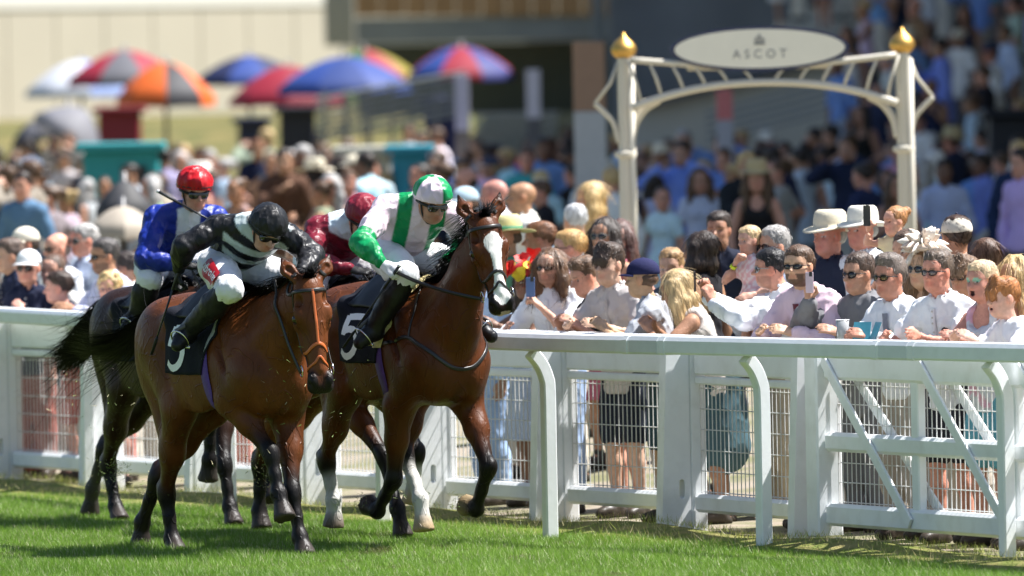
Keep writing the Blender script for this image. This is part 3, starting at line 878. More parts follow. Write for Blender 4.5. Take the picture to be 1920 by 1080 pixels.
def build_horse(name_label, origin, deg, J, coat, legcol, dz=0.0, head_yaw=0.0, number=None, number_col=(.85, .86, .84), blaze=None, bridle=(.02, .018, .016), nose_col=None,
                res=.0145, hres=.0068, tail=None, mane=130, cloth_col=(.012, .013, .02), girth_col=(.08, .03, .22), breast=False, seed=1, tack=True, sheepskin=None, reins_to=None, roll=1.0):
    S, Hd, A, (poll, hx, dor, lat) = horse_sdf(J, coat, legcol, dz, head_yaw)
    Sb = Sdf(); Sb.p = S.p[:S.nbody] + S.p[S.nhead:]
    V, F = Sb.mesh(res)
    V = smooth_mesh(V, F, 1, .3)
    C = Sb.colors(V, coat)
    Sh = Sdf(); Sh.p = S.p[S.nbody:S.nhead]
    Vh, Fh = Sh.mesh(hres)
    V, F, C = join_parts([(V, F, C), (Vh, Fh, Sh.colors(Vh, coat, 160.0))])
    # darker along the crest and loins, paler flanks
    rel = V - poll; ha = rel @ hx / (np.linalg.norm(V3(*J['muz']) - poll) / .63); hb = rel @ dor; hc = rel @ lat
    head = (ha > -.03) & (ha < .68) & (np.abs(hc) < .16) & (hb > -.26) & (hb < .12)
    if blaze is not None:
        nz = vnoise(V, 30, 5) * .007
        w = np.interp(ha, blaze[0], blaze[1]) + nz
        mid = np.interp(ha, blaze[0], blaze[2])
        m = head & (hb > -.05) & (np.abs(hc - mid) < w) & (ha > blaze[0][0]) & (ha < blaze[0][-1])
        C[m] = (.80, .78, .74)
        pk = head & (ha > .57) & (np.abs(hc - .01) < .03) & (hb > -.09) & (hb < .02)
        C[pk] = (.50, .36, .32)
        gy = head & (ha > .54) & (hb < .0) & ~pk; C[gy] = np.maximum(C[gy], .10) * V3(1.0, .92, .85)
    nost = np.zeros(len(V), bool)
    for s in (-1, 1):
        d = (V - Hd(.596, .018, s * .060)) @ A / np.array((.038, .024, .023)); nost |= (d * d).sum(1) < 1
        d = (V - Hd(.222, .0, s * .104)) @ A / np.array((.036, .027, .03)); C[(d * d).sum(1) < 1] *= .25
    C[nost] = (.012, .008, .008)
    root = empty('race_horse', origin, math.radians(deg - 90))
    tag(root, name_label, 'horse', 'race horses galloping along the rail')
    obj('body', mesh_np('horse_body', V, F, C, True, coat_mat()), root)
    rg = np.random.default_rng(seed)
    # eyes
    for s in (-1, 1):
        mb = MB(); mb.lathe([(.001, -.02)] + [(.025 * math.cos(t), .025 * math.sin(t)) for t in np.linspace(-1.2, 1.2, 9)] + [(.001, .02)], Hd(.222, .0, s * .093), 14)
        mb.build('eye', mat('horse_eye', (.012, .006, .004), .06, spec=.8, var=0), root, True)
    hm = hair_mat('horse_black_hair', (.007, .006, .006), .5)
    if tail is not None:
        pts, wid, n = tail
        base = catmull(pts, 8); M = 14
        tt = np.linspace(0, 1, M)
        bi = np.stack([np.interp(tt, np.linspace(0, 1, len(base)), base[:, q]) for q in range(3)], 1)
        P = np.zeros((n, M, 3))
        for i in range(n):
            ln = rg.uniform(.55, 1.12); t2 = np.clip(tt * ln, 0, 1.3)
            b = np.stack([np.interp(t2, tt, bi[:, q]) for q in range(3)], 1)
            if ln > 1: b = b + np.maximum(t2 - 1, 0)[:, None] * (bi[-1] - bi[-3]) * 4
            o = rg.normal(size=3); o /= np.linalg.norm(o); o *= rg.uniform(0, 1) ** .5
            spread = np.interp(tt, [0, .15, .5, 1], [.25, .6, 1.0, 1.25]) * wid
            wob = rg.normal(size=3) * .02
            fly = (rg.normal(size=3) * V3(.08, .12, .16) if rg.random() < .22 else np.zeros(3))
            P[i] = b + o * spread[:, None] + np.sin(tt * rg.uniform(2, 6) + rg.uniform(0, 6))[:, None] * wob * tt[:, None] + fly * (tt ** 2)[:, None]
        v, f = strands(P, .0030, .0004, 2)
        obj('tail', mesh_np('horse_tail', v, f, None, True, hm), root)
    if mane:
        # crest line from withers to poll, hair thrown back, and a forelock
        cr = [V3(-.02, 0, 1.55 + dz), V3(.18, 0, 1.60 + dz), poll * .5 + V3(.20, 0, 1.62 + dz) * .5 + V3(-.02, 0, .06), poll - hx * .03 + dor * .0]
        cr = snap(S, catmull(cr, 10), -.004)
        nc = mane; M = 8; tt = np.linspace(0, 1, M); per = 15; n = nc * per
        kc = rg.uniform(0, 1, nc); sc_ = rg.normal(.25, .8, nc); Lc = rg.uniform(.08, .17, nc); dc = rg.normal(size=(nc, 3)) * V3(.25, .3, .2)
        k = np.clip(np.repeat(kc, per) + rg.normal(0, .012, n), 0, 1); ii = np.minimum((k * (len(cr) - 1)).astype(int), len(cr) - 2)
        p0 = cr[ii] + (cr[ii + 1] - cr[ii]) * rg.random((n, 1)) + rg.normal(size=(n, 3)) * V3(.008, .012, .003)
        side = np.repeat(sc_, per) + rg.normal(0, .22, n)
        d0 = np.stack([np.full(n, -.55), side * .45, np.full(n, .62)], 1) + np.repeat(dc, per, 0) + rg.normal(size=(n, 3)) * .12
        Ls = np.repeat(Lc, per) * rg.uniform(.6, 1.15, n)
        P = p0[:, None, :] + d0[:, None, :] * (Ls[:, None, None] * tt[None, :, None])
        P[:, :, 2] -= (tt ** 2)[None, :] * (Ls * rg.uniform(.7, 1.3, n))[:, None]
        P[:, :, 1] += (tt ** 2)[None, :] * (Ls * side * .55)[:, None]
        P[:, :, 0] -= (tt ** 2)[None, :] * (Ls * .55)[:, None]
        Pm = P.reshape(-1, 3); dd = S.at(Pm); Pm[:, 1] += np.sign(Pm[:, 1] + 1e-6) * np.clip(.004 - dd, 0, .05)
        P = Pm.reshape(n, M, 3)
        # forelock
        nf = 300
        q0 = poll + hx * rg.uniform(-.02, .03, (nf, 1)) + dor * .075 + lat * rg.normal(0, .022, (nf, 1)) - hx * .02
        q0 = snap(S, q0, -.003)
        df = -hx * rg.uniform(.2, .9, (nf, 1)) + dor * rg.uniform(.3, .9, (nf, 1)) + lat * rg.normal(0, .55, (nf, 1)) + V3(-.3, 0, .2)
        Lf = rg.uniform(.05, .11, nf)
        Pf = q0[:, None, :] + df[:, None, :] * (Lf[:, None, None] * tt[None, :, None])
        Pf = Pf + (V3(-.35, .05, -.2) * (tt ** 2)[:, None])[None] * Lf[:, None, None]
        v, f = strands(np.concatenate([P, Pf]), .0030, .0006, 2)
        obj('mane', mesh_np('horse_mane', v, f, None, True, hm), root)
    if not tack: return root, S
    lea = mat('tack_leather_%.3f' % bridle[0], bridle, .35, spec=.5, var=.2, nscale=40)
    ste = mat('tack_steel', (.7, .7, .72), .22, metal=1.0, var=.05)
    mb = MB()
    hs = lambda pts, w=.0095, closed=False, off=.004: strap(mb, S, [Hd(*p) for p in pts], w, off=off, closed=closed)
    hs([(.02, -.16, .03), (.07, -.11, .085), (.075, .0, .095), (.078, .065, .075), (.085, .078, 0), (.078, .065, -.075), (.075, .0, -.095), (.07, -.11, -.085), (.02, -.16, -.03)], .011)  # browband and throat lash
    for s in (-1, 1):
        hs([(.07, .0, s * .098), (.20, -.06, s * .10), (.34, -.07, s * .085), (.475, -.045, s * .07)], .009)
        hs([(-.03, .03, s * .07), (.02, -.03, s * .095), (.06, -.02, s * .10)], .011)
    mb.build('bridle', lea, root, True)
    mb = MB()
    nm = lea if nose_col is None else mat('tack_noseband', nose_col, .4, var=.15)
    hs([(.37, .065, 0), (.40, .03, .06), (.42, -.06, .07), (.43, -.12, .035), (.43, -.13, 0), (.43, -.12, -.035), (.42, -.06, -.07), (.40, .03, -.06)], .010, True)
    hs([(.47, .05, .03), (.485, .0, .065), (.50, -.07, .05), (.50, -.09, 0), (.50, -.07, -.05), (.485, .0, -.065), (.47, .05, -.03), (.44, .06, 0)], .0075, True)
    if nose_col is not None: hs([(.08, .085, 0), (.18, .095, 0), (.28, .08, 0), (.37, .068, 0)], .0085)
    mb.build('noseband', nm, root, True)
    for s in (-1, 1):
        mb = MB(); c = Hd(.495, -.052, s * .078)
        t = np.linspace(0, 2 * math.pi, 17)[:-1]
        mb.tube([c + hx * .034 * math.cos(a) + dor * .034 * math.sin(a) + lat * s * .008 for a in t], .0042, 6, closed=True)
        mb.build('bit_ring', ste, root, True)
    if reins_to is not None:
        for s, tgt in ((-1, reins_to[0]), (1, reins_to[1])):
            mb = MB(); c = Hd(.505, -.06, s * .088)
            tgt = V3(*tgt)
            mids = [c + (tgt - c) * t + V3(0, s * .03 * math.sin(math.pi * t), -.015 * math.sin(math.pi * t)) for t in np.linspace(0, 1, 9)]
            P = np.array(mids); d = S.at(P); 
            for _ in range(6):
                d = S.at(P); push = np.maximum(.012 - d, 0); P[:, 1] += s * push; 
            mb.tube(catmull(P, 4), .011, 6, flat=(.35, 1.15)); mb.build('rein', lea, root, True)
    # saddle cloth, number, saddle, girth
    axz = 1.15 + dz
    u = np.linspace(0, 1, 26); a_ = np.linspace(-1.86, 1.86, 57)
    U, Aang = np.meshgrid(u, a_, indexing='ij')
    def cloth_pt(U, Aang, off):
        X = .06 - .64 * U - .12 * np.maximum(np.abs(Aang) - .6, 0) * (1 - U) + .0 * Aang
        P = radial(S, X, Aang, axz, 0.0)
        D = np.stack([np.zeros_like(Aang), np.sin(Aang), np.cos(Aang)], -1)
        return P + D * (off + .004 * np.sin(U * 17 + np.abs(Aang) * 5) * np.clip(np.abs(Aang) - .5, 0, 1))[..., None]
    G = cloth_pt(U, Aang, .012)
    mb = MB(); mb.grid(G)
    cm = mat('saddle_cloth_%.3f' % cloth_col[2], cloth_col, .85, spec=.15, var=.15, nscale=25, bump=.002, bscale=120)
    o = mb.build('saddle_cloth', cm, root, True)
    o.modifiers.new('thick', 'SOLIDIFY').thickness = .006
    if number == 5:
        nm_ = mat('number_print', number_col, .6, var=.04)
        for s in (-1, 1):
            mb = MB()
            for st in digit_five():
                st = np.asarray(st); m = len(st)
                # resample
                seg = np.concatenate([[0], np.cumsum(np.linalg.norm(np.diff(st, axis=0), axis=1))]); q = np.linspace(0, seg[-1], 14)
                st = np.stack([np.interp(q, seg, st[:, 0]), np.interp(q, seg, st[:, 1])], 1)
                tg = np.gradient(st, axis=0); tg /= np.linalg.norm(tg, axis=1, keepdims=True); nn = np.stack([-tg[:, 1], tg[:, 0]], 1) * V3(.125, .085)[:2]
                rows = []
                for e in (-1, -.33, .33, 1):
                    p = st + nn * e
                    # text reads with its top towards the horse's back; forward is to the right on the right hand side
                    uu = (.93 - .50 * p[:, 0]) if s < 0 else (.43 + .50 * p[:, 0])
                    an = s * (1.72 - .78 * p[:, 1])
                    rows.append(cloth_pt(np.clip(uu, 0, 1), an, .0215))
                mb.grid(np.stack(rows, 0))
            mb.build('number', nm_, root, True)
    # saddle: small racing saddle with flaps
    mb = MB()
    u = np.linspace(0, 1, 16); a_ = np.linspace(-.78, .78, 31); U, Aang = np.meshgrid(u, a_, indexing='ij')
    X = -.10 - .36 * U + .10 * np.maximum(np.abs(Aang) - .5, 0) * (1 - 2 * U)
    P = radial(S, X, Aang, axz); D = np.stack([np.zeros_like(Aang), np.sin(Aang), np.cos(Aang)], -1)
    P = P + D * (.030 + .03 * np.exp(-(Aang / .25) ** 2) * (np.abs(U - .5) * 2) ** 2)[..., None]
    mb.grid(P)
    o = mb.build('saddle', mat('saddle_leather', (.012, .011, .012), .45, spec=.3, var=.15), root, True); o.modifiers.new('thick', 'SOLIDIFY').thickness = .012
    if sheepskin is not None:
        mb = MB(); ang = np.linspace(-1.55, 1.55, 41)
        rows = [radial(S, np.full_like(ang, .055 + q) - .10 * np.maximum(np.abs(ang) - .3, 0), ang, axz, o2) for q, o2 in ((-.045 * roll, .014), (-.03 * roll, .014 + .016 * roll), (.0, .014 + .022 * roll), (.03 * roll, .014 + .016 * roll), (.045 * roll, .014))]
        mb.grid(np.stack(rows, 0)); mb.build('saddle_pad_roll', mat('pad_roll_%.2f' % sheepskin[0], sheepskin, .8, var=.2, nscale=50, bump=.004, bscale=90), root, True)
    mb = MB(); t = np.linspace(1.2, 2 * math.pi - 1.2, 40)
    rows = [radial(S, np.full_like(t, -.08 + q) - .06 * np.cos(t), t, axz, o2, .6) for q, o2 in ((-.045, .006), (-.04, .012), (0, .014), (.04, .012), (.045, .006))]
    ax_ = np.array((0, 0, axz)); R_ = np.stack(rows, 0); q_ = R_ - ax_; q_[..., 0] = 0; rr_ = np.linalg.norm(q_, axis=-1, keepdims=True); R_ = R_ - q_ * np.maximum(1 - .385 / rr_, 0)
    mb.grid(R_); mb.build('girth', mat('girth_%.2f' % girth_col[2], girth_col, .6, var=.2, nscale=40), root, True)
    if breast:
        mb = MB()
        for s in (-1, 1):
            strap(mb, S, [V3(-.10, s * .30, 1.18 + dz), V3(.08, s * .27, 1.19 + dz), V3(.24, s * .25, 1.22 + dz), V3(.36, s * .18, 1.12 + dz), V3(.45, s * .08, 1.04 + dz), V3(.47, 0, 1.02 + dz)], .012, off=.006)
            strap(mb, S, [V3(.24, s * .25, 1.22 + dz), V3(.20, s * .18, 1.38 + dz), V3(.12, s * .09, 1.52 + dz), V3(.08, 0, 1.56 + dz)], .007, off=.005)
        mb.build('breast_girth', lea, root, True)
    return root, S
H_DEFS = {}
def J_base():
    return dict(elbR=(.10, -.17, .82), elbL=(.10, .17, .82), stiR=(-.60, -.19, .90), stiL=(-.68, .18, .90))
BAY = (.118, .0345, .0085); BAY2 = (.094, .0265, .0066); DARKBAY = (.026, .0098, .0046)
j = J_base()
j.update(poll=(.72, 0, 1.655), muz=(.87, .0, .955), earR=(.555, -.09, 1.775), earL=(.70, .165, 1.785),
         elbR=(.06, -.17, .90), kneeR=(.344, -.07, .585), fetR=(.436, -.07, .343), toeR=(.51, -.07, .185),
         elbL=(.16, .15, .78), kneeL=(.367, .06, .345), fetL=(.457, .06, .075), toeL=(.53, .06, -.055),
         stiR=(-.60, -.19, .84), hockR=(-.916, -.12, .315), hfetR=(-.87, -.11, .03), htoeR=(-.80, -.11, -.06),
         stiL=(-.78, .16, .86), hockL=(-1.249, -.0, .40), hfetL=(-1.425, -.02, .115), htoeL=(-1.46, -.02, -.04))
H1, S1 = build_horse('bay race horse with orange noseband running nearest on the left, rider in black', (-1.593, 65.0, 0), 30, j, BAY, {}, 0, -16.0, 5,
    nose_col=(.55, .13, .03), tail=([(-1.12, 0, 1.38), (-1.26, -.03, 1.36), (-1.50, -.06, 1.24), (-1.80, -.10, 1.20), (-2.02, -.12, 1.22)], .085, 900), seed=3,
    reins_to=((.45, -.08, 1.64), (.48, .09, 1.64)), sheepskin=(.30, .32, .33), roll=.35)
j = J_base()
j.update(poll=(.735, .0, 1.985), muz=(.92, .03, 1.405), earR=(.60, -.09, 2.125), earL=(.72, .135, 2.135),
         elbR=(-.02, -.18, .82), kneeR=(-.129, -.17, .37), fetR=(-.338, -.17, .172), toeR=(-.47, -.17, .215),
         elbL=(.22, .16, .86), kneeL=(.508, .14, .45), fetL=(.347, .14, .19), toeL=(.21, .14, .215),
         stiR=(-.68, -.19, .92), hockR=(-1.014, -.15, .47), hfetR=(-.961, -.13, .225), htoeR=(-.975, -.13, .05),
         stiL=(-.42, .15, .90), hockL=(-.34, .03, .52), hfetL=(-.13, .02, .25), htoeL=(-.097, .02, .043))
SOCK = (.62, .60, .56); HORN = (.42, .30, .17)
H2, S2 = build_horse('bay race horse with white blaze and white socks running alongside the rail', (-.54, 65.6, 0), 30, j, BAY2,
    dict(hR=dict(lo=(.50, .49, .46), hoof=(.10, .075, .055)), hL=dict(lo=SOCK, hoof=HORN), fR=dict(hoof=(.07, .05, .04)), fL=dict(hoof=(.30, .22, .12))), .035, -16.0, 5,
    blaze=([.115, .15, .19, .25, .33, .42, .50, .55, .585], [.01, .062, .060, .040, .030, .036, .046, .046, .02], [.02, .02, .015, .012, .01, .008, .004, .0, .0]),
    tail=([(-1.12, 0, 1.42), (-1.26, .0, 1.38), (-1.50, .05, 1.20), (-1.72, .05, 1.0), (-1.85, .05, .9)], .07, 500), breast=True, sheepskin=(.62, .52, .25), seed=5,
    reins_to=((.25, -.35, 1.665), (.15, .09, 1.69)))
j = J_base()
j.update(poll=(.74, 0, 1.75), muz=(1.10, .0, 1.28), earR=(.58, -.06, 1.84), earL=(.64, .06, 1.84),
         elbR=(.20, -.17, .86), kneeR=(.62, -.12, .66), fetR=(.60, -.12, .40), toeR=(.56, -.12, .26),
         elbL=(.16, .15, .80), kneeL=(.42, .06, .36), fetL=(.50, .06, .09), toeL=(.57, .06, -.04),
         stiR=(-.64, -.19, .84), hockR=(-1.09, -.12, .33), hfetR=(-1.0, -.11, .055), htoeR=(-.92, -.11, -.05),
         stiL=(-.80, .16, .86), hockL=(-1.36, -.03, .42), hfetL=(-1.527, -.05, .155), htoeL=(-1.59, -.05, -.02))
H3, S3 = build_horse('dark bay race horse behind on the left, tail streaming, rider in royal blue', (-2.117, 69.4, 0), 25, j, DARKBAY, dict(hL=dict(lo=(.05, .045, .04))), -.03, 0, None,
    tail=([(-1.14, 0, 1.36), (-1.30, -.03, 1.34), (-1.52, -.06, 1.18), (-1.78, -.12, 1.02), (-1.95, -.16, 1.05)], .10, 900), res=.018, hres=.009, mane=60, seed=7,
    reins_to=((.33, -.10, 1.62), (.33, .10, 1.62)))
j = J_base()
j.update(poll=(.74, 0, 1.72), muz=(1.08, .0, 1.24), earR=(.58, -.06, 1.81), earL=(.64, .06, 1.81),
         elbR=(.14, -.16, .84), kneeR=(.49, -.08, .48), fetR=(.66, -.08, .16), toeR=(.73, -.08, -.03),
         elbL=(.18, .15, .84), kneeL=(.56, .12, .50), fetL=(.54, .11, .29), toeL=(.51, .10, .17),
         stiR=(-.64, -.19, .86), hockR=(-1.14, -.10, .40), hfetR=(-1.162, -.10, .09), htoeR=(-1.13, -.10, -.03),
         stiL=(-.70, .16, .90), hockL=(-1.25, .06, .52), hfetL=(-1.36, .08, .26), htoeL=(-1.30, .08, .15))
H4, S4 = build_horse('bay race horse half hidden in the middle of the pack, rider in maroon', (-.991, 67.2, 0), 29, j, BAY, dict(fL=dict(lo=SOCK, hoof=HORN)), 0, 0, None,
    tail=([(-1.12, 0, 1.38), (-1.26, 0, 1.34), (-1.45, .0, 1.1), (-1.55, 0, .9)], .06, 260), res=.018, hres=.009, mane=60, seed=9, reins_to=((.30, -.10, 1.62), (.30, .10, 1.62)))
# ------------------------------------------------------------------ people
SKIN_M = None
def skin_mat():
    return mat('skin', (.5, .3, .2), .48, spec=.35, var=.16, nscale=30, src='attr', bump=.004, bscale=55)
def cloth_mat(kind='cotton'):
    if kind == 'silk': return mat('silk', rough=.42, spec=.32, var=.06, nscale=6, bump=.006, bscale=22, src='attr', stretch=(1.5, 1, .6), crumple=(11, .022))
    if kind == 'nylon': return mat('nylon', rough=.55, spec=.3, var=.04, nscale=6, bump=.004, bscale=22, src='attr', crumple=(10, .010))
    if kind == 'leather': return mat('boot_leather', rough=.38, spec=.28, var=.15, nscale=20, bump=.003, bscale=40, src='attr')
    return mat('cotton', rough=.85, spec=.2, var=.06, nscale=9, bump=.006, bscale=9, src='attr', crumple=(8, .020))
SKINS = dict(pale=(.62, .37, .27), fair=(.56, .31, .21), pink=(.60, .30, .22), tan=(.40, .21, .125), brown=(.20, .10, .06), red=(.58, .25, .18))

class Head:
    """head frame: c centre, f forward, u up; l = left"""
    def __init__(s, c, f, u, sc=1.0):
        s.c = V3(*c); s.f = norm(f); u = np.asarray(u, float); s.u = norm(u - s.f * (u @ s.f)); s.l = np.cross(s.u, s.f); s.sc = sc
        s.A = np.stack([s.f, s.l, s.u], 1); s.ax = V3(1, 1, 1)
    def p(s, x, y, z): return s.c + s.sc * (s.f * x * s.ax[0] + s.l * y * s.ax[1] + s.u * z * s.ax[2])
    def loc(s, V): return ((V - s.c) @ s.A) / s.sc / s.ax

def head_mesh(h, skin, female=False, child=False, beard=None, res=.0058, mouth=0.0, lips=None, neck_to=None):
    S = Sdf(); k = h.sc
    E = lambda x, y, z, r, kk=.02, col=None, op=1: S.ell(h.p(x, y, z), np.array(r) * k * h.ax, kk * k, h.A, op, col)
    E(-.012, 0, .030, (.098, .077, .092), .03)
    E(.028, 0, -.035, (.068, .058, .088), .04)
    E(.045, 0, -.088, (.038, .034 if female else .040, .028), .035)
    E(.058, 0, .040, (.035, .055, .045), .03)
    for s in (-1, 1):
        E(.048, s * .045, -.028, (.028, .020, .022), .025)
        E(.076, s * .028, .020, (.016, .025, .009 if female else .012), .014)
        E(.092, s * .031, -.002, (.020, .020, .0125), .012, op=-1)
        E(.000, s * .079, -.010, (.024, .009, .033), .008, col=tuple(np.array(skin) * V3(1.02, .85, .8)))
        E(.022, s * .045, -.078, (.040, .014, .026), .03)
        S.ell(h.p(.100, s * .011, -.037), np.array((.009, .008, .008)) * k, .008 * k, h.A)
    b = 0.75 if (child or female) else 1.0
    S.cone(h.p(.084, 0, .008), h.p(.088 + .030 * b, 0, -.031), .0085 * k, .0125 * k, .010 * k)
    lc = lips or tuple(np.array(skin) * V3(.95, .62, .60))
    E(.083, 0, -.060, (.012, .022, .006), .006, lc)
    E(.081, 0, -.071 - mouth * .5, (.012, .020, .0075), .006, lc)
    if mouth > 0: E(.090, 0, -.066 - mouth * .25, (.022, .017, .005 + mouth * .4), .003, op=-1)
    S.cone(h.p(-.012, 0, -.05), h.p(-.030, 0, -.20) if neck_to is None else neck_to, (.047 if female or child else .056) * k, (.050 if female or child else .060) * k, .03 * k)
    V, F = S.mesh(res * k)
    C = S.colors(V, skin, 220.0)
    L = h.loc(V)
    # lips, eyes, brows, blush and stubble are the person's own colours
    for s in (-1, 1):
        eye = ((L[:, 1] - s * .031) / .015) ** 2 + ((L[:, 2] + .001) / .0065) ** 2 < 1
        iris = ((L[:, 1] - s * .031) / .007) ** 2 + ((L[:, 2] + .001) / .0075) ** 2 < 1
        fr = L[:, 0] > .045
        C[eye & fr] = (.55, .50, .47); C[iris & fr] = (.03, .02, .015)
        ch = np.exp(-(((L[:, 1] - s * .04) / .022) ** 2 + ((L[:, 2] + .035) / .022) ** 2)) * fr
        C *= (1 - np.outer(ch * .5, (.02, .22, .20)))
    if mouth > 0:
        m = (np.abs(L[:, 1]) < .016) & (np.abs(L[:, 2] + .066 + mouth * .25) < .004 + mouth * .38) & (L[:, 0] > .05); C[m] = (.05, .012, .012)
    if beard is not None:
        bm = (L[:, 2] < -.045 - .012 * (np.abs(L[:, 1]) < .02)) & (L[:, 2] > -.135) & (L[:, 0] > .0) & ((np.abs(L[:, 1]) > .026) | (L[:, 2] < -.082) | (np.abs(L[:, 2] + .050) < .006))
        C[bm] = C[bm] * (1 - beard[1]) + np.array(beard[0]) * beard[1]
    return V, F, C

def brows(h, col, V, C):
    L = h.loc(V)
    for s in (-1, 1):
        m = (np.abs(L[:, 1] - s * .031) < .019) & (np.abs(L[:, 2] - .020 + abs(0)) < .0055) & (L[:, 0] > .05)
        C[m] = C[m] * .35 + np.array(col) * .65
    return C

def hand_mesh(w, d, n, skin, side, curl=.5, spread=.12, sc=1.0, res=.0055, point=None, glove=None):
    """w wrist, d direction to the knuckles, n back-of-hand normal, side +1 left -1 right. thumb on the inner side."""
    S = Sdf(); d = norm(d); n = norm(np.asarray(n) - d * (np.asarray(n) @ d)); t = np.cross(n, d) * side * -1   # towards the thumb
    P = lambda a, b, c: w + sc * (d * a + t * b + n * c)
    S.cone(P(-.03, 0, 0), P(.02, .0, 0), .026 * sc, .028 * sc, .012, (n, .75))
    S.cone(P(.02, .010, 0), P(.082, .018, .002), .024 * sc, .019 * sc, .012, (n, .62))
    S.cone(P(.02, -.010, 0), P(.078, -.020, .002), .024 * sc, .018 * sc, .012, (n, .62))
    for i, (b, L) in enumerate(((.029, .070), (.010, .078), (-.009, .073), (-.027, .058))):
        c = curl if np.isscalar(curl) else curl[i]
        p = P(.080 - .004 * abs(i - 1), b, .002); ang = 0; pts = [p]
        for sg, fr in enumerate((.45, .32, .25)):
            ang += c * (.9, 1.15, .8)[sg]
            dr = d * math.cos(ang) - n * math.sin(ang) + t * spread * (1.2 - i * .8) * math.cos(ang)
            p = p + norm(dr) * L * fr * sc; pts.append(p)
        S.chain(pts, [.0098 * sc, .0092 * sc, .0085 * sc, .0070 * sc], .006)
    c = (curl if np.isscalar(curl) else curl[0])
    S.chain([P(.022, .022, -.004), P(.050, .044, -.012 - .012 * c), P(.075, .046 - .018 * c, -.016 - .030 * c), P(.092, .040 - .03 * c, -.02 - .036 * c)], [.0135 * sc, .0115 * sc, .0100 * sc, .0078 * sc], .008)
    V, F = S.mesh(res)
    C = np.tile(np.array(glove if glove is not None else skin, float), (len(V), 1))
    return V, F, C

def torso_prims(S, j, add=0.0, female=False, belly=0.0, sc=1.0, k=.05):
    pel, nk, fw = j['pelvis'], j['neck'], j['fwd']
    sp = nk - pel
    c1 = pel + sp * .42; c2 = pel + sp * .80
    w = .92 if female else 1.0
    S.cone(pel + sp * .0, c1, (.150 * sc + add), (.134 * sc * w + add), k, (fw, .74))
    S.cone(c1, c2, (.134 * sc * w + add), (.156 * sc * w + add), k, (fw, .70))
    S.cone(c2, c2 + sp * .08, (.156 * sc * w + add), (.118 * sc * w + add), k, (fw, .72))
    if belly: S.ell(c1 - sp * .08 + fw * (.05 + belly * .25) * sc, np.array((.10 + belly * .3, .12 + belly * .2, .13)) * sc + add, .06)
    if female:
        l = norm(j['shL'] - j['shR'])
        for s in (-1, 1): S.ell(c2 - sp * .10 + fw * .075 * sc + l * s * .065 * sc, np.full(3, .062 * sc + add), .04)
    for s in ('L', 'R'):
        sh = j['sh' + s]
        S.cone(c2 + sp * .10, sh, .082 * sc * w + add, .062 * sc * w + add, .05)
        S.cone(nk + sp * .02, sh * .75 + nk * .25, .050 * sc + add, .052 * sc * w + add, .05)
    return S

def arm_chain(S, j, s, a, b, add=0.0, sc=1.0, k=.03, rs=(.060, .043, .030)):
    """a..b from 0 (shoulder) over 1 (elbow) to 2 (wrist)"""
    P = [j['sh' + s], j['el' + s], j['wr' + s]]
    def at(t): return P[0] + (P[1] - P[0]) * t if t <= 1 else P[1] + (P[2] - P[1]) * (t - 1)
    def rr(t): return (rs[0] + (rs[1] - rs[0]) * t if t <= 1 else rs[1] + (rs[2] - rs[1]) * (t - 1)) * sc + add
    ts = [a] + [t for t in (.5, 1.0, 1.35) if a < t < b] + [b]
    S.chain([at(t) for t in ts], [rr(t) * (1.08 if abs(t - 1.35) < .01 else 1) for t in ts], k)

def leg_chain(S, j, s, a, b, add=0.0, sc=1.0, k=.04, rs=(.088, .060, .040), flare=0.0):
    P = [j['hip' + s], j['kn' + s], j['an' + s]]
    def at(t): return P[0] + (P[1] - P[0]) * t if t <= 1 else P[1] + (P[2] - P[1]) * (t - 1)
    def rr(t): return (rs[0] + (rs[1] - rs[0]) * t if t <= 1 else rs[1] + (rs[2] - rs[1]) * (t - 1)) * sc + add + flare * max(0, t - .3)
    ts = [a] + [t for t in (.5, 1.0, 1.35) if a < t < b] + [b]
    S.chain([at(t) for t in ts], [rr(t) * (1.10 if abs(t - 1.35) < .01 and not flare else 1) for t in ts], k)

def foot_prims(S, an, toe, add=0.0, sc=1.0):
    d = norm(toe - an)
    S.cone(an + V3(0, 0, -.01), toe * .55 + an * .45, .042 * sc + add, .040 * sc + add, .03)
    S.cone(toe * .55 + an * .45, toe, .042 * sc + add, .033 * sc + add, .03)
    S.ell(an - d * V3(1, 1, 0) * .035 + V3(0, 0, -.035), np.array((.035, .035, .03)) * sc + add, .03)

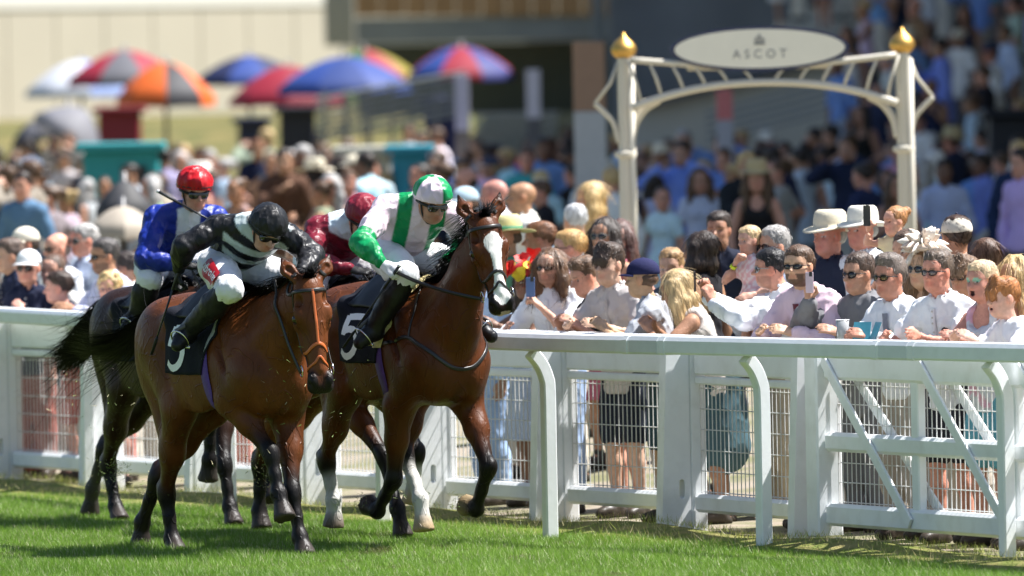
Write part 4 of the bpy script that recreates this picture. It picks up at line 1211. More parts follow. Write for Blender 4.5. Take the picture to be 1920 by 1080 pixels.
SG_N = [0]
def sunglasses(h, parent, style=0, col=(.012, .010, .010), frame=(.02, .018, .016), mirror=False):
    mb = MB(); SG_N[0] += 1; q_ = SG_N[0] % 5
    gw, gh = ((.0275, .0195), (.0255, .0165), (.030, .0215), (.0265, .0145), (.0285, .0225))[q_]
    if style == 0 and not mirror: col, frame = (((.012, .010, .010), (.02, .018, .016)), ((.045, .022, .010), (.10, .05, .025)), ((.010, .012, .016), (.35, .33, .30)), ((.014, .014, .014), (.015, .015, .015)), ((.03, .016, .010), (.06, .02, .015)))[q_]
    for s in (-1, 1):
        t = np.linspace(0, 2 * math.pi, 13)[:-1]
        ring = [(.031 * s + gw * math.cos(a), -.004 + gh * math.sin(a) - (.004 if style == 0 else 0) * math.cos(a) * s * -1) for a in t]
        out = [h.p(.103 - 6.5 * y * y, y, z) for y, z in ring]; inn = [h.p(.098 - 6.5 * y * y, y, z) for y, z in ring]
        cen = h.p(.106 - 6.5 * .031 ** 2, .031 * s, -.004)
        v = np.array(out + inn + [cen]); n = 12
        f = [(i, (i + 1) % n, 2 * n) if s else 0 for i in range(n)] + [(n + i, n + (i + 1) % n, (i + 1) % n, i) for i in range(n)]
        mb.add(v, f)
    ln = mb.build('sunglasses', mat('lens_%.3f_%.3f' % col[:2] if not mirror else 'lens_mirror', col if not mirror else (.10, .07, .02), .05 if not mirror else .08, spec=.9, var=0, metal=.0 if not mirror else .6), parent, True)
    mb = MB()
    mb.tube([h.p(.103, -.006, .004), h.p(.106, 0, .006), h.p(.103, .006, .004)], .0028 * h.sc, 6)
    for s in (-1, 1):
        mb.tube([h.p(.088, s * .056, .004), h.p(.055, s * .076, .004), h.p(.0, s * .083, .002), h.p(-.012, s * .081, -.010)], .0028 * h.sc, 5)
        t = np.linspace(0, 2 * math.pi, 15)[:-1]
        mb.tube([h.p(.1035 - 6.5 * (.031 * s + gw * math.cos(a)) ** 2, .031 * s + (gw + .001) * math.cos(a), -.004 + (gh + .0005) * math.sin(a)) for a in t], .0022 * h.sc, 5, closed=True)
    mb.build('frame', mat('spectacle_frame_%.2f' % frame[0], frame, .3, var=.1), ln, True)
    return ln

def colored(V, F, col, parent, name, material):
    C = np.tile(np.asarray(col, float), (len(V), 1)) if np.ndim(col) == 1 else col
    return obj(name, mesh_np(name, V, F, C, True, material), parent)

def J_np(j): return {k: (V3(*v) if isinstance(v, (tuple, list)) else v) for k, v in j.items()}

# ---- jockeys
def silk_fold(seed, amp=.0030, f=60):
    def fn(Q):
        r = vnoise(Q * V3(1, 1, .7), f, seed); r2 = vnoise(Q * V3(.8, 1, .6), f * 2.1, seed + 3)
        return amp * (1 - 2 * np.abs(r)) + amp * .75 * (1 - 2 * np.abs(r2))
    return fn

def build_jockey(label, horse_origin, deg, j, jacket_col, cap_col, skin='fair', breech=(.80, .80, .82), boot=(.012, .012, .014), glove=((.015, .015, .016), (.015, .015, .016)), goggles=True, seed=1, grips=(1.0, 1.0)):
    j = J_np(j)
    root = empty('jockey', horse_origin, math.radians(deg - 90))
    root.name = 'person'
    tag(root, label, 'person', 'jockeys riding the race horses')
    sk = SKINS[skin]; h = Head(j['head'], j['hf'], j['hu'], .98)
    j.setdefault('fwd', norm(np.cross(norm(j['shL'] - j['shR']), norm(j['neck'] - j['pelvis']))))
    for s in ('L', 'R'):
        j.setdefault('wr' + s, j['ha' + s])
    # body: head with neck, core, hands
    parts = [head_mesh(h, sk, res=.0052, neck_to=j['neck'])]
    S = Sdf()
    S.cone(j['neck'], h.p(-.03, 0, -.05), .050, .046, .03)
    torso_prims(S, j, -.02)
    for s in ('L', 'R'):
        arm_chain(S, j, s, 0, 2, -.008); leg_chain(S, j, s, 0, 2, -.006)
        foot_prims(S, j['an' + s], j['to' + s], -.006)
    V, F = S.mesh(.026); parts.append((V, F, np.tile(np.array(sk), (len(V), 1))))
    hands = []
    for q, s in enumerate(('R', 'L')):
        d = j['hd' + s] if 'hd' + s in j else norm(j['wr' + s] - j['el' + s])
        n = j.get('hn' + s, V3(0, -.5 if s == 'R' else .5, 1))
        hands.append(hand_mesh(j['wr' + s], d, n, sk, 1 if s == 'L' else -1, grips[q], 0, 1.12, .0055, glove=glove[q]))
    V, F, C = join_parts(parts + ([] if glove[0] is not None else hands))
    obj('body', mesh_np('jockey_body', V, F, C, True, skin_mat()), root)
    if glove[0] is not None:
        for (V, F, C), nm in zip(hands, ('R', 'L')): obj('glove', mesh_np('glove', V, F, C, True, cloth_mat('nylon')), root)
    # jacket
    S = Sdf(); torso_prims(S, j, .009, k=.07)
    for s in ('L', 'R'): arm_chain(S, j, s, 0, 1.86, .013, rs=(.060, .050, .026), k=.05)
    S.cone(j['neck'] - (j['neck'] - j['pelvis']) * .06, j['neck'] + norm(h.p(-.02, 0, -.12) - j['neck']) * .05, .066, .060, .03)
    V, F = S.mesh(.0105, silk_fold(seed)); C = jacket_col(V, j)
    colored(V, F, C, root, 'silks_jacket', cloth_mat('silk'))
    # breeches
    S = Sdf(); pel = j['pelvis']
    S.ell(pel, (.145, .165, .135), .06)
    for s in ('L', 'R'): leg_chain(S, j, s, 0, 1.22, .016, rs=(.106, .060, .046), k=.05)
    V, F = S.mesh(.0125, silk_fold(seed + 9, .003, 70)); colored(V, F, breech, root, 'breeches', cloth_mat('nylon'))
    # boots
    for s in ('L', 'R'):
        S = Sdf(); leg_chain(S, j, s, 1.05, 2.0, .022, rs=(.09, .062, .036), k=.03); foot_prims(S, j['an' + s], j['to' + s], .008)
        V, F = S.mesh(.0125, silk_fold(seed + 4, .002, 90)); bt = colored(V, F, boot, root, 'boot', cloth_mat('leather'))
        if True:
            mb = MB(); a, t = j['an' + s], j['to' + s]; dd = norm(t - a); c = a * .42 + t * .58 + V3(0, 0, -.02)
            sd = norm(np.cross(dd, V3(0, 0, 1))); up = norm(np.cross(sd, dd)); 
            mb.tube([c + sd * .056 * math.cos(q) + up * (.075 * math.sin(q) + .02) for q in np.linspace(-.7, math.pi + .7, 17)], .0055, 6)
            mb.tube([c + sd * .05 - up * .035, c - sd * .05 - up * .035], .009, 6)
            mb.build('stirrup', mat('tack_steel', (.7, .7, .72), .22, metal=1.0, var=.05), root, True)
            mb = MB(); mb.tube(catmull([c + up * .095, c * .5 + V3(-.02, c[1] * .80, 1.52) * .5, V3(-.10, c[1] * .62, 1.50)], 6), .013, 6, flat=(.3, 1.0))
            mb.build('stirrup_leather', mat('stirrup_strap', (.10, .10, .11), .5, var=.1), root, True)
    # cap over the helmet
    S = Sdf()
    S.ell(h.p(-.008, 0, .058), np.array((.136, .119, .116)), .02, h.A)
    S.cone(h.p(.066, 0, .040), h.p(.132, 0, .032), .084, .070, .012, (h.u, .10))
    V, F = S.mesh(.0085, silk_fold(seed + 2, .0022, 90), clip=lambda Q: -((Q - h.p(0, 0, .022)) @ h.u) + .12 * ((Q - h.p(0, 0, .02)) @ h.f))
    C = cap_col(V, h); colored(V, F, C, root, 'cap', cloth_mat('silk'))
    mb = MB(); t = np.linspace(0, 2 * math.pi, 33)[:-1]
    mb.tube([h.p(-.008 + .1350 * math.cos(a), .1180 * math.sin(a), .044 + .012 * math.cos(a)) for a in t], .006, 6, closed=True, flat=(.5, 1.2)); mb.build('cap_band', mat('cap_ribbon_%d' % seed, j['band'], .5), root, True)
    mb = MB()
    for s in (-1, 1): mb.tube(catmull([h.p(.02, s * .088, .0), h.p(.025, s * .072, -.06), h.p(.035, s * .035, -.118), h.p(.045, 0, -.123)], 5), .006, 6)
    mb.build('chin_strap', mat('strap_black', (.015, .015, .015), .6), root, True)
    if goggles:
        S = Sdf(); S.cone(h.p(.080, -.040, -.002), h.p(.080, .040, -.002), .030, .030, .01, (h.f, .85)); S.ell(h.p(.085, 0, -.040), (.05, .014, .022), .01, h.A, -1)
        V, F = S.mesh(.005); gl = colored(V, F, (.01, .01, .01), root, 'goggles', mat('goggle_lens', (.012, .013, .010), .07, spec=.9, var=0))
        mb = MB(); mb.tube([h.p(.075, -.06, .004), h.p(.03, -.092, .008), h.p(-.03, -.098, .012)], .010, 6, flat=(.4, 1)); mb.tube([h.p(.075, .06, .004), h.p(.03, .092, .008), h.p(-.03, .098, .012)], .010, 6, flat=(.4, 1))
        mb.build('goggle_strap', mat('strap_black', (.015, .015, .015), .6), gl, True)
    return root, j, h

def whip(label, origin, deg, a, b):
    o = empty('riding_whip', origin, math.radians(deg - 90)); tag(o, label, 'whip', 'jockey whips')
    a, b = V3(*a), V3(*b); d = b - a
    mb = MB(); mb.tube([a, a + d * .28], [.0105, .009], 8); mb.build('grip', mat('whip_grip', (.02, .02, .022), .5, bump=.002, bscale=200), o, True)
    mb = MB(); mb.tube([a + d * .28, a + d * .80], [.007, .0055], 8); mb.build('shaft', mat('whip_shaft', (.015, .015, .017), .35), o, True)
    mb = MB(); mb.tube([a + d * .80, a + d * .83, a + d], [.008, .013, .012], 8, flat=(1, .6)); mb.build('flap', mat('whip_flap', (.012, .012, .013), .55), o, True)
    mb = MB(); mb.lathe([(.001, -.008), (.0125, -.006), (.0125, .006), (.001, .008)], a, 10, R=_axes(d)); mb.build('end_cap', mat('whip_cap', (.75, .75, .77), .3), o, True)
    return o
def spine_t(V, j):
    sp = j['neck'] - j['pelvis']; return ((V - j['pelvis']) @ sp) / (sp @ sp)
def arm_t(V, j):
    """0..2 along the nearer arm and the distance to it"""
    best = np.full(len(V), 9.0); tt = np.zeros(len(V))
    for s in ('L', 'R'):
        for i, (a, b) in enumerate((('sh', 'el'), ('el', 'wr'))):
            A, B = j[a + s], j[b + s]; ab = B - A
            t = np.clip(((V - A) @ ab) / (ab @ ab), 0, 1); d = np.linalg.norm(V - A - t[:, None] * ab, axis=1)
            m = d < best; best[m] = d[m]; tt[m] = t[m] + i
    return tt, best
PALE = (.56, .64, .65)
def soft(C, m, col):
    """m signed distance (m), >0 inside; blends over a few millimetres so print edges stay clean"""
    w = np.clip(np.asarray(m) / .008 + .5, 0, 1)[:, None]
    return C * (1 - w) + np.asarray(col, float) * w
def jk1(V, j):
    t = spine_t(V, j); at, ad = arm_t(V, j); L = np.linalg.norm(j['neck'] - j['pelvis'])
    l = norm(j['shL'] - j['shR']); y = np.abs((V - j['neck']) @ l)
    C = np.tile(np.array((.012, .012, .014)), (len(V), 1))
    s = ((t * L) / .118 + .30) % 1.0
    d = np.minimum(s, .47 - s) * .118
    return soft(C, np.minimum(np.minimum(d, .205 - y), np.maximum(ad - .095, (.30 - at) * .3)), PALE)
def cap1(V, h): return np.tile(np.array((.012, .012, .013)), (len(V), 1))
GRN = (.0, .25, .075); PNK = (.82, .66, .74)
def jk2(V, j):
    t = spine_t(V, j); at, ad = arm_t(V, j); l = norm(j['shL'] - j['shR']); y = (V - j['neck']) @ l
    C = np.tile(np.array(PNK), (len(V), 1))
    ay = np.abs(y)
    notarm = np.maximum(ad - .095, (.30 - at) * .3)
    C = soft(C, np.minimum(np.minimum(ay - .062, .150 - ay), notarm), GRN)
    return soft(C, np.minimum((at - .74) * .3, .11 - ad), GRN)
def cap2(V, h):
    L = h.loc(V); C = np.tile(np.array(PNK), (len(V), 1))
    q = np.sign(L[:, 0] * L[:, 1]) * np.minimum(np.abs(L[:, 0]), np.abs(L[:, 1]))
    return soft(C, np.minimum(q, L[:, 2] - .04), GRN)
BLU = (.010, .028, .26)
def jk3(V, j):
    C = np.tile(np.array(BLU), (len(V), 1)); t = spine_t(V, j); y = np.abs((V - j['neck']) @ norm(j['shL'] - j['shR'])); f = (V - j['neck']) @ j['fwd']
    return soft(C, np.minimum(np.minimum(.075 - y, f - .02), (t - .5) * .4), (.72, .74, .76))
def cap3(V, h): return np.tile(np.array((.48, .008, .014)), (len(V), 1))
MAR = (.17, .010, .024)
def jk4(V, j):
    C = np.tile(np.array(MAR), (len(V), 1)); t = spine_t(V, j); at, ad = arm_t(V, j)
    y = np.abs((V - j['neck']) @ norm(j['shL'] - j['shR']))
    return soft(C, np.minimum(np.minimum((t - .95) * .4, .16 - y), (.25 - at) * .3), (.66, .76, .82))
def cap4(V, h): return np.tile(np.array((.22, .014, .03)), (len(V), 1))

O1, O2, O3, O4 = (-1.593, 65.0, 0), (-.54, 65.6, 0), (-2.117, 69.4, 0), (-.991, 67.2, 0)
P1, q1, hd1 = build_jockey('jockey in black and pale striped silks with black cap, head bowed, on nearest left horse', O1, 30, dict(
    pelvis=(-.29, 0, 1.735), neck=(.09, .01, 1.945), shR=(-.055, -.185, 1.955), shL=(.155, .17, 1.90), elR=(-.10, -.40, 1.845), haR=(-.235, -.375, 1.69), elL=(.25, .30, 1.78), haL=(.42, .12, 1.68),
    hdR=(-.35, .1, -1), hnR=(-.6, -1, 0), hdL=(1, -.2, -.3), hipR=(-.24, -.10, 1.72), hipL=(-.24, .10, 1.72), knR=(.27, -.29, 1.585), knL=(.17, .31, 1.58), anR=(-.15, -.365, 1.325), anL=(-.13, .36, 1.32),
    toR=(-.11, -.455, 1.245), toL=(.02, .42, 1.25), head=(.235, -.01, 1.935), hf=(.80, -.15, -.58), hu=(.58, .05, .81), band=(.02, .02, .022)), jk1, cap1, seed=21, goggles=True)
whip('black whip hanging from the glove of the black-silked jockey', O1, 30, (-.175, -.385, 1.735), (-.455, -.45, 1.185))
P2, q2, hd2 = build_jockey('jockey in emerald green and pale pink silks with quartered cap and dark goggles', O2, 30, dict(
    pelvis=(-.34, 0, 1.765), neck=(-.02, 0, 2.045), shR=(-.115, -.195, 2.05), shL=(.045, .175, 1.995), elR=(.0, -.44, 1.84), haR=(.185, -.385, 1.705), elL=(.03, .32, 1.81), haL=(.11, .08, 1.70),
    hdR=(.6, .25, -.40), hnR=(.2, -.8, .6), hdL=(.8, -.2, -.3), hipR=(-.27, -.10, 1.745), hipL=(-.30, .10, 1.745), knR=(.215, -.25, 1.635), knL=(.02, .30, 1.66), anR=(.005, -.365, 1.31), anL=(-.05, .37, 1.31),
    toR=(.005, -.465, 1.225), toL=(.09, .42, 1.24), head=(.125, -.005, 2.075), hf=(.93, -.02, -.34), hu=(.3, 0, .95), band=(.80, .65, .72)), jk2, cap2, skin='tan', seed=31,
    glove=((.75, .75, .76), (.02, .02, .02)))
whip('thin black whip slanting down beside the number cloth of the blazed horse', O2, 30, (.30, -.34, 1.70), (-.10, -.52, 1.20))
P3, q3, hd3 = build_jockey('jockey in royal blue silks and bright red cap behind on the left', O3, 25, dict(
    pelvis=(-.36, 0, 1.685), neck=(.03, 0, 1.985), shR=(-.02, -.20, 1.965), shL=(.08, .18, 1.955), elR=(.13, -.345, 1.70), haR=(.30, -.12, 1.655), elL=(.20, .32, 1.72), haL=(.32, .10, 1.66),
    hipR=(-.32, -.10, 1.67), hipL=(-.32, .10, 1.67), knR=(.12, -.31, 1.575), knL=(.12, .31, 1.57), anR=(-.02, -.355, 1.31), anL=(-.02, .36, 1.31),
    toR=(.02, -.45, 1.235), toL=(.1, .42, 1.24), head=(.16, 0, 2.13), hf=(.96, -.05, -.22), hu=(.22, 0, .97), band=(.03, .01, .012)), jk3, cap3, skin='pink', seed=41)
whip('black whip raised across the chest of the blue-silked jockey', O3, 25, (.40, -.36, 2.142), (.60, .12, 1.84))
P4, q4, hd4 = build_jockey('jockey in maroon silks with pale collar and maroon cap, crouched low mid-pack', O4, 29, dict(
    pelvis=(-.42, 0, 1.70), neck=(-.02, .01, 1.93), shR=(-.13, -.19, 1.90), shL=(.02, .18, 1.88), elR=(.03, -.32, 1.70), haR=(.24, -.13, 1.645), elL=(.15, .31, 1.70), haL=(.28, .10, 1.64),
    hipR=(-.38, -.10, 1.68), hipL=(-.38, .10, 1.68), knR=(.06, -.32, 1.565), knL=(.06, .31, 1.565), anR=(-.10, -.36, 1.30), anL=(-.10, .36, 1.30),
    toR=(-.04, -.45, 1.23), toL=(.0, .42, 1.23), head=(.12, .0, 1.955), hf=(.85, -.05, -.50), hu=(.5, 0, .86), band=(.10, .008, .015)), jk4, cap4, skin='fair', seed=51)
# ---- lettering laid on surfaces
def text_mesh(txt, size=1.0, shear=0.0, bold=0.0):
    cu = bpy.data.curves.new('t', 'FONT'); cu.body = txt; cu.size = size; cu.shear = shear; cu.offset = bold; cu.align_x = 'CENTER'; cu.align_y = 'CENTER'; cu.resolution_u = 3
    o = bpy.data.objects.new('t', cu); COLL.objects.link(o)
    bpy.context.view_layer.update()
    me = o.to_mesh()
    bm = bmesh.new(); bm.from_mesh(me); o.to_mesh_clear()
    bpy.data.objects.remove(o); bpy.data.curves.remove(cu)
    bmesh.ops.triangulate(bm, faces=bm.faces[:])
    V = np.array([v.co[:] for v in bm.verts]); F = np.array([[v.index for v in f.verts] for f in bm.faces])
    bm.free()
    return V[:, :2], F
def lay_on(S, P, off):
    return snap(S, P, off, 6)
def thigh_print(root, j, side, seed):
    S = Sdf(); S.ell(j['pelvis'], (.145, .165, .135), .06); leg_chain(S, j, side, 0, 1.22, .016, rs=(.106, .060, .046), k=.05)
    return S
def leg_logo(root, j, side, txt, ctr, along, width, height, patch, ink, size, shear=0.0, bold=0.0):
    """print on the outer thigh: ctr = fraction hip..knee, along = direction the text runs (towards the knee)"""
    S = thigh_print(root, j, side, 0)
    hip, kn = j['hip' + side], j['kn' + side]; ax = norm(kn - hip)
    sgn = -1 if side == 'R' else 1
    nout = V3(*along); nout = norm(nout - ax * (nout @ ax)); up = np.cross(nout, ax) * (1 if True else 1)
    if up[2] < 0: up = -up
    c = hip + (kn - hip) * ctr + nout * .12
    if patch is not None:
        u = np.linspace(-1, 1, 21); v = np.linspace(-1, 1, 9); U, W = np.meshgrid(u, v, indexing='ij')
        r = np.where(np.abs(U) > .82, np.sqrt(np.clip(1 - ((np.abs(U) - .82) / .18) ** 2 * .7, 0, 1)), 1)
        P = c + ax * (U[..., None] * width / 2) + up * ((W * r)[..., None] * height / 2)
        G = lay_on(S, P.reshape(-1, 3), .014).reshape(21, 9, 3)
        mb = MB(); mb.grid(G); o = mb.build('printed_patch', mat('print_%.2f_%.2f' % patch[:2], patch, .5, var=.05), root, True); par = o
    else: par = root
    T, F = text_mesh(txt, size, shear, bold)
    if (np.cross(ax, up) @ nout) < 0: T = T * V3(1, 1)[:2]
    P = c + ax * T[:, :1] + up * T[:, 1:2]
    G = lay_on(S, P, .018)
    obj('lettering', mesh_np('lettering', G, F, None, False, mat('ink_%.2f' % ink[2], ink, .5, var=0)), par)
leg_logo(P1, q1, 'R', 'Ladbrokes', .60, (.0, -1, .50), .32, .125, (.42, .006, .018), (.85, .85, .86), .079, .15, .0018)
leg_logo(P2, q2, 'R', 'Spencer', .34, (.2, -1, .7), .2, .07, None, (.02, .02, .06), .05, .5, .0)
# ---- spectators
def ik(sh, ha, L1, L2, pole):
    d = ha - sh; D = min(np.linalg.norm(d), (L1 + L2) * .995); x = norm(d); ha = sh + x * D
    a = (L1 * L1 - L2 * L2 + D * D) / (2 * D); hgt = math.sqrt(max(L1 * L1 - a * a, 0))
    p = np.asarray(pole, float); p = norm(p - x * (p @ x))
    return sh + x * a + p * hgt, ha
def hair_bump_mat(): return mat('hair', rough=.45, spec=.45, var=.30, nscale=26, src='attr', bump=.006, bscale=70, stretch=(1.6, 1.6, .35))
def felt_mat(): return mat('hat_fabric', rough=.85, spec=.15, var=.06, nscale=20, src='attr', bump=.002, bscale=90)

def standing_joints(h, lean=0.0, child=False, twist=0.0, female=False, stance=.10):
    k = h / 1.75
    hs = (1.0 if not child else 1.0) * (.34 + .66 * k) if child else (.565 + .435 * k)
    ca, sa = math.cos(math.radians(lean)), math.sin(math.radians(lean))
    up = V3(sa, 0, ca); fw = V3(ca, 0, -sa)
    pel = V3(-.02, 0, .95 * k)
    head_h = .235 * hs
    tors = (1.75 * k - .95 * k - head_h - .055 * k)
    nk = pel + up * tors
    tw = math.radians(twist); l = V3(-math.sin(tw), math.cos(tw), 0)
    sw = (.163 if not female else .148) * k * (1.0 if not child else .95)
    j = dict(pelvis=pel, neck=nk, fwd=norm(fw * math.cos(tw) + l * 0), shL=nk - up * .055 * k + l * sw, shR=nk - up * .055 * k - l * sw, k=k, hs=hs, up=up)
    for s, q in (('L', 1), ('R', -1)):
        j['hip' + s] = pel + V3(0, q * .085 * k, -.03 * k); j['kn' + s] = V3(.02 * k, q * (stance * .95) * k, .50 * k); j['an' + s] = V3(-.03 * k, q * (stance * 1.05) * k, .085 * k); j['to' + s] = V3(.12 * k, q * (stance * 1.25) * k, .035 * k)
    j['headc'] = nk + up * (.055 * k + .125 * hs) + V3(.02 * k, 0, 0)
    return j

def hair_mesh(h, style, col, seed=0, res=.011, strand=False):
    S = Sdf(); k = h.sc
    E = lambda x, y, z, r, kk=.02, op=1: S.ell(h.p(x, y, z), np.array(r) * k * h.ax, kk * k, h.A, op)
    amp, fr = .004, 120
    if style in ('short', 'fade', 'fringe', 'quiff'):
        E(-.018, 0, .040, (.104, .084, .092), .02)
        E(.0, 0, .085, (.088, .070, .046 if style != 'quiff' else .056), .03)
        if style == 'quiff': E(.055, 0, .105, (.045, .055, .030), .03)
        E(.115, 0, -.035, (.085, .085, .098), .01, -1)
        for s in (-1, 1): E(.02, s * .095, -.055, (.055, .035, .055), .01, -1)
        if style == 'fringe': S.cone(h.p(.06, 0, .085), h.p(.090, 0, .034), .066 * k, .062 * k, .025, (h.f, .42))
        E(-.05, 0, -.10, (.12, .10, .055), .01, -1)
    elif style == 'balding':
        E(-.040, 0, -.004, (.078, .0795, .056), .02); E(.02, 0, .115, (.13, .080, .095), .01, -1); E(.075, 0, -.02, (.095, .10, .12), .01, -1); E(-.05, 0, -.10, (.12, .10, .055), .01, -1); amp = .002
    elif style in ('long', 'wavy', 'mid'):
        E(-.020, 0, .042, (.108, .090, .098), .02)
        L = dict(long=.33, wavy=.28, mid=.19)[style]
        for y in (-.075, -.04, 0, .04, .075):
            e = abs(y) / .075
            S.chain([h.p(-.055 + .06 * e, y, .02), h.p(-.075 + .085 * e, y * 1.18, -.09), h.p(-.055 + .09 * e, y * 1.45, -L)], [.045 * k, .046 * k, .026 * k], .04 * k)
        E(.120, 0, -.045, (.090, .066, .115), .012, -1)
        amp = .007 if style == 'wavy' else .005; fr = 95
        if style == 'wavy': amp = .011
    elif style == 'bun':
        E(-.018, 0, .040, (.104, .085, .092), .02); E(-.125, 0, .085, (.042, .045, .040), .02); E(-.10, 0, .075, (.03, .03, .03), .02)
        E(.115, 0, -.035, (.085, .085, .098), .01, -1); E(-.05, 0, -.105, (.12, .10, .055), .01, -1)
    elif style == 'ponytail':
        E(-.018, 0, .040, (.104, .085, .092), .02); S.chain([h.p(-.09, 0, .09), h.p(-.15, 0, .06), h.p(-.16, 0, -.06)], [.03 * k, .034 * k, .014 * k], .03 * k)
        E(.115, 0, -.035, (.085, .085, .098), .01, -1); E(-.05, 0, -.105, (.12, .10, .055), .01, -1)
    elif style == 'curly':
        E(-.018, 0, .045, (.112, .096, .100), .02); E(.125, 0, -.05, (.090, .080, .098), .01, -1); E(-.05, 0, -.12, (.12, .12, .05), .01, -1); amp, fr = .012, 150
    elif style == 'under_hat':
        E(-.022, 0, .0, (.100, .083, .060), .02); E(.115, 0, -.02, (.098, .088, .12), .01, -1); E(-.05, 0, -.105, (.12, .10, .055), .01, -1)
    V, F = S.mesh(res * k, lambda Q: amp * k * vnoise(Q * V3(1, 1, .6), fr / k, seed) + amp * .5 * k * vnoise(Q * V3(1, 1, .5), fr * 2.1 / k, seed + 1))
    L = h.loc(V); n = vnoise(V * V3(1, 1, .25), 160, seed + 2)
    C = np.array(col) * (1 + .35 * n[:, None])
    if strand:
        r = np.random.default_rng(seed + 5); N = len(V)
        e1 = V[F[:, 1]] - V[F[:, 0]]; e2 = V[F[:, 3]] - V[F[:, 0]]; fn = np.cross(e1, e2); fn /= np.linalg.norm(fn, axis=1, keepdims=True) + 1e-9
        vn = np.zeros_like(V)
        for q in range(4): np.add.at(vn, F[:, q], fn)
        vn /= np.linalg.norm(vn, axis=1, keepdims=True) + 1e-9
        if ((V - h.c) * vn).sum() < 0: vn = -vn
        m = 900 if style in ('long', 'wavy', 'mid') else 640
        ii = r.integers(0, N, m); ll = {'long': .11, 'wavy': .09, 'mid': .08, 'ponytail': .06, 'curly': .035}.get(style, .030) * k
        top = (L[ii, 2] > .06)[:, None]
        dirn = np.where(top, h.f[None] * (.9 if style in ('fringe',) else -.3) + h.l[None] * r.normal(0, .5, (m, 1)), -h.u[None] + h.f[None] * -.35) + r.normal(0, .25 if style != 'curly' else .9, (m, 3))
        if ll > .05 * k:
            dirn = V[ii] - h.p(-.02, 0, .16); dirn = dirn / (np.linalg.norm(dirn, axis=1, keepdims=True) + 1e-6) - h.u[None] * .5 + r.normal(0, .10, (m, 3))
        tn = dirn - vn[ii] * (dirn * vn[ii]).sum(1, keepdims=True); tn /= np.linalg.norm(tn, axis=1, keepdims=True) + 1e-9
        M = 5; t = np.linspace(0, 1, M)[None, :, None]; Ls = (ll * r.uniform(.6, 1.4, m))[:, None, None]
        lift = ((.25 if ll > .05 * k else 1.0) * r.uniform(.1, .35, m) * np.where(r.random(m) < .06, 2.5, 1))[:, None, None]
        P = V[ii][:, None, :] - vn[ii][:, None, :] * .002 + tn[:, None, :] * t * Ls + vn[ii][:, None, :] * (np.sin(t * 2.6) * lift * Ls * .5) - h.u[None, None] * t ** 2 * Ls * .25
        sv, sf = strands(P, .0017 * k, .0005, 2)
        sc = np.repeat(np.array(col)[None] * r.uniform(.45, 1.7, (m, 1)), M * 2, 0)
        V, F, C = join_parts([(V, F, C), (sv, sf, sc)])
    return V, F, np.clip(C, .004, 1)

def make_hat(h, kind, col, parent, band=None):
    mb = MB(); k = h.sc
    if kind == 'cap' or kind == 'cap_back':
        f = 1
        S = Sdf(); S.ell(h.p(-.012, 0, .050), np.array((.112, .092, .092)) * k, .01, h.A)
        V, F = S.mesh(.010 * k, clip=lambda Q: -((Q - h.p(0, 0, .030)) @ h.u))
        o = colored(V, F, col, parent, 'cap', felt_mat())
        pk = MB(); G = np.array([[h.p(-.012 + (.100 + e * .075 * (1 - (a / 1.25) ** 2) ** .5) * math.cos(a * .8), (.086 + e * .012) * math.sin(a * 1.15), .042 - e * .012 - .010 * (a / 1.25) ** 2) for a in np.linspace(-1.25, 1.25, 13)] for e in (0, .5, 1)])
        pk.grid(G); q = pk.build('peak', mat('cap_peak_%.2f_%.2f' % (col[0], col[2]), col, .85, spec=.15), o, True); q.modifiers.new('t', 'SOLIDIFY').thickness = .005
        mb.lathe([(.001, .012), (.008, .008), (.009, .0)], h.p(-.012, 0, .138), 8); mb.build('cap_button', mat('cap_button', tuple(np.array(col) * .8), .7), o)
        return o
    crown = [(.098, .035), (.100, .060), (.096, .100), (.088, .128), (.070, .142), (.030, .140), (.001, .132)]
    brim = .160 if kind == 'brim' else .185
    prof = [(.096, .030), (.130, .026), (brim, .020 if kind == 'brim' else .030), (brim + .002, .024 if kind == 'brim' else .034), (.130, .034)] + crown
    ang = np.arange(26) * 2 * math.pi / 26; pr = np.array(prof); G = []
    for r, z in pr:
        sag = -.018 * np.cos(ang) ** 2 * (r > .12) + .010 * np.sin(ang) ** 2 * (r > .12)
        G.append(np.stack([h.p(-.008 + r * 1.10 * math.cos(a), r * .95 * math.sin(a), z + .018 + sg) for a, sg in zip(ang, sag)]))
    mb.grid(np.array(G), close=True)
    o = mb.mesh('hat', felt_mat(), True); 
    a = o.color_attributes.new('Col', 'FLOAT_COLOR', 'POINT'); c = np.ones((len(o.vertices), 4), np.float32); c[:, :3] = col; a.data.foreach_set('color', c.ravel())
    o = obj('hat', o, parent)
    if band is not None:
        mb = MB(); mb.tube([h.p(-.008 + .111 * math.cos(a), .097 * math.sin(a), .066) for a in ang], .012 * k, 6, closed=True, flat=(.35, 1.2), up=tuple(h.u)); mb.build('hat_band', mat('hat_band_%.2f' % band[0], band, .7), o, True)
    return o

def collar_mesh(j, h, col, parent, res=.0145):
    k = j['k']; nk = j['neck']; up = norm(h.p(-.02, 0, -.12) - nk)
    S = Sdf(); f = j['fwd']
    S.cone(nk - up * .02 * k, nk + up * .048 * k, .088 * k, .074 * k, .01)
    S.cone(nk - up * .03 * k, nk + up * .10 * k, .062 * k, .061 * k, .004, op=-1)
    S.ell(nk + f * .085 * k + up * .02 * k, np.array((.05, .018, .08)) * k, .006, op=-1)
    for s in (-1, 1):
        l = norm(j['shL'] - j['shR'])
        S.cone(nk + f * .060 * k + l * s * .03 * k + up * .01 * k, nk + f * .095 * k + l * s * .045 * k - up * .055 * k, .026 * k, .010 * k, .01, (f, .35))
    V, F = S.mesh(res); return colored(V, F, col, parent, 'collar', cloth_mat())

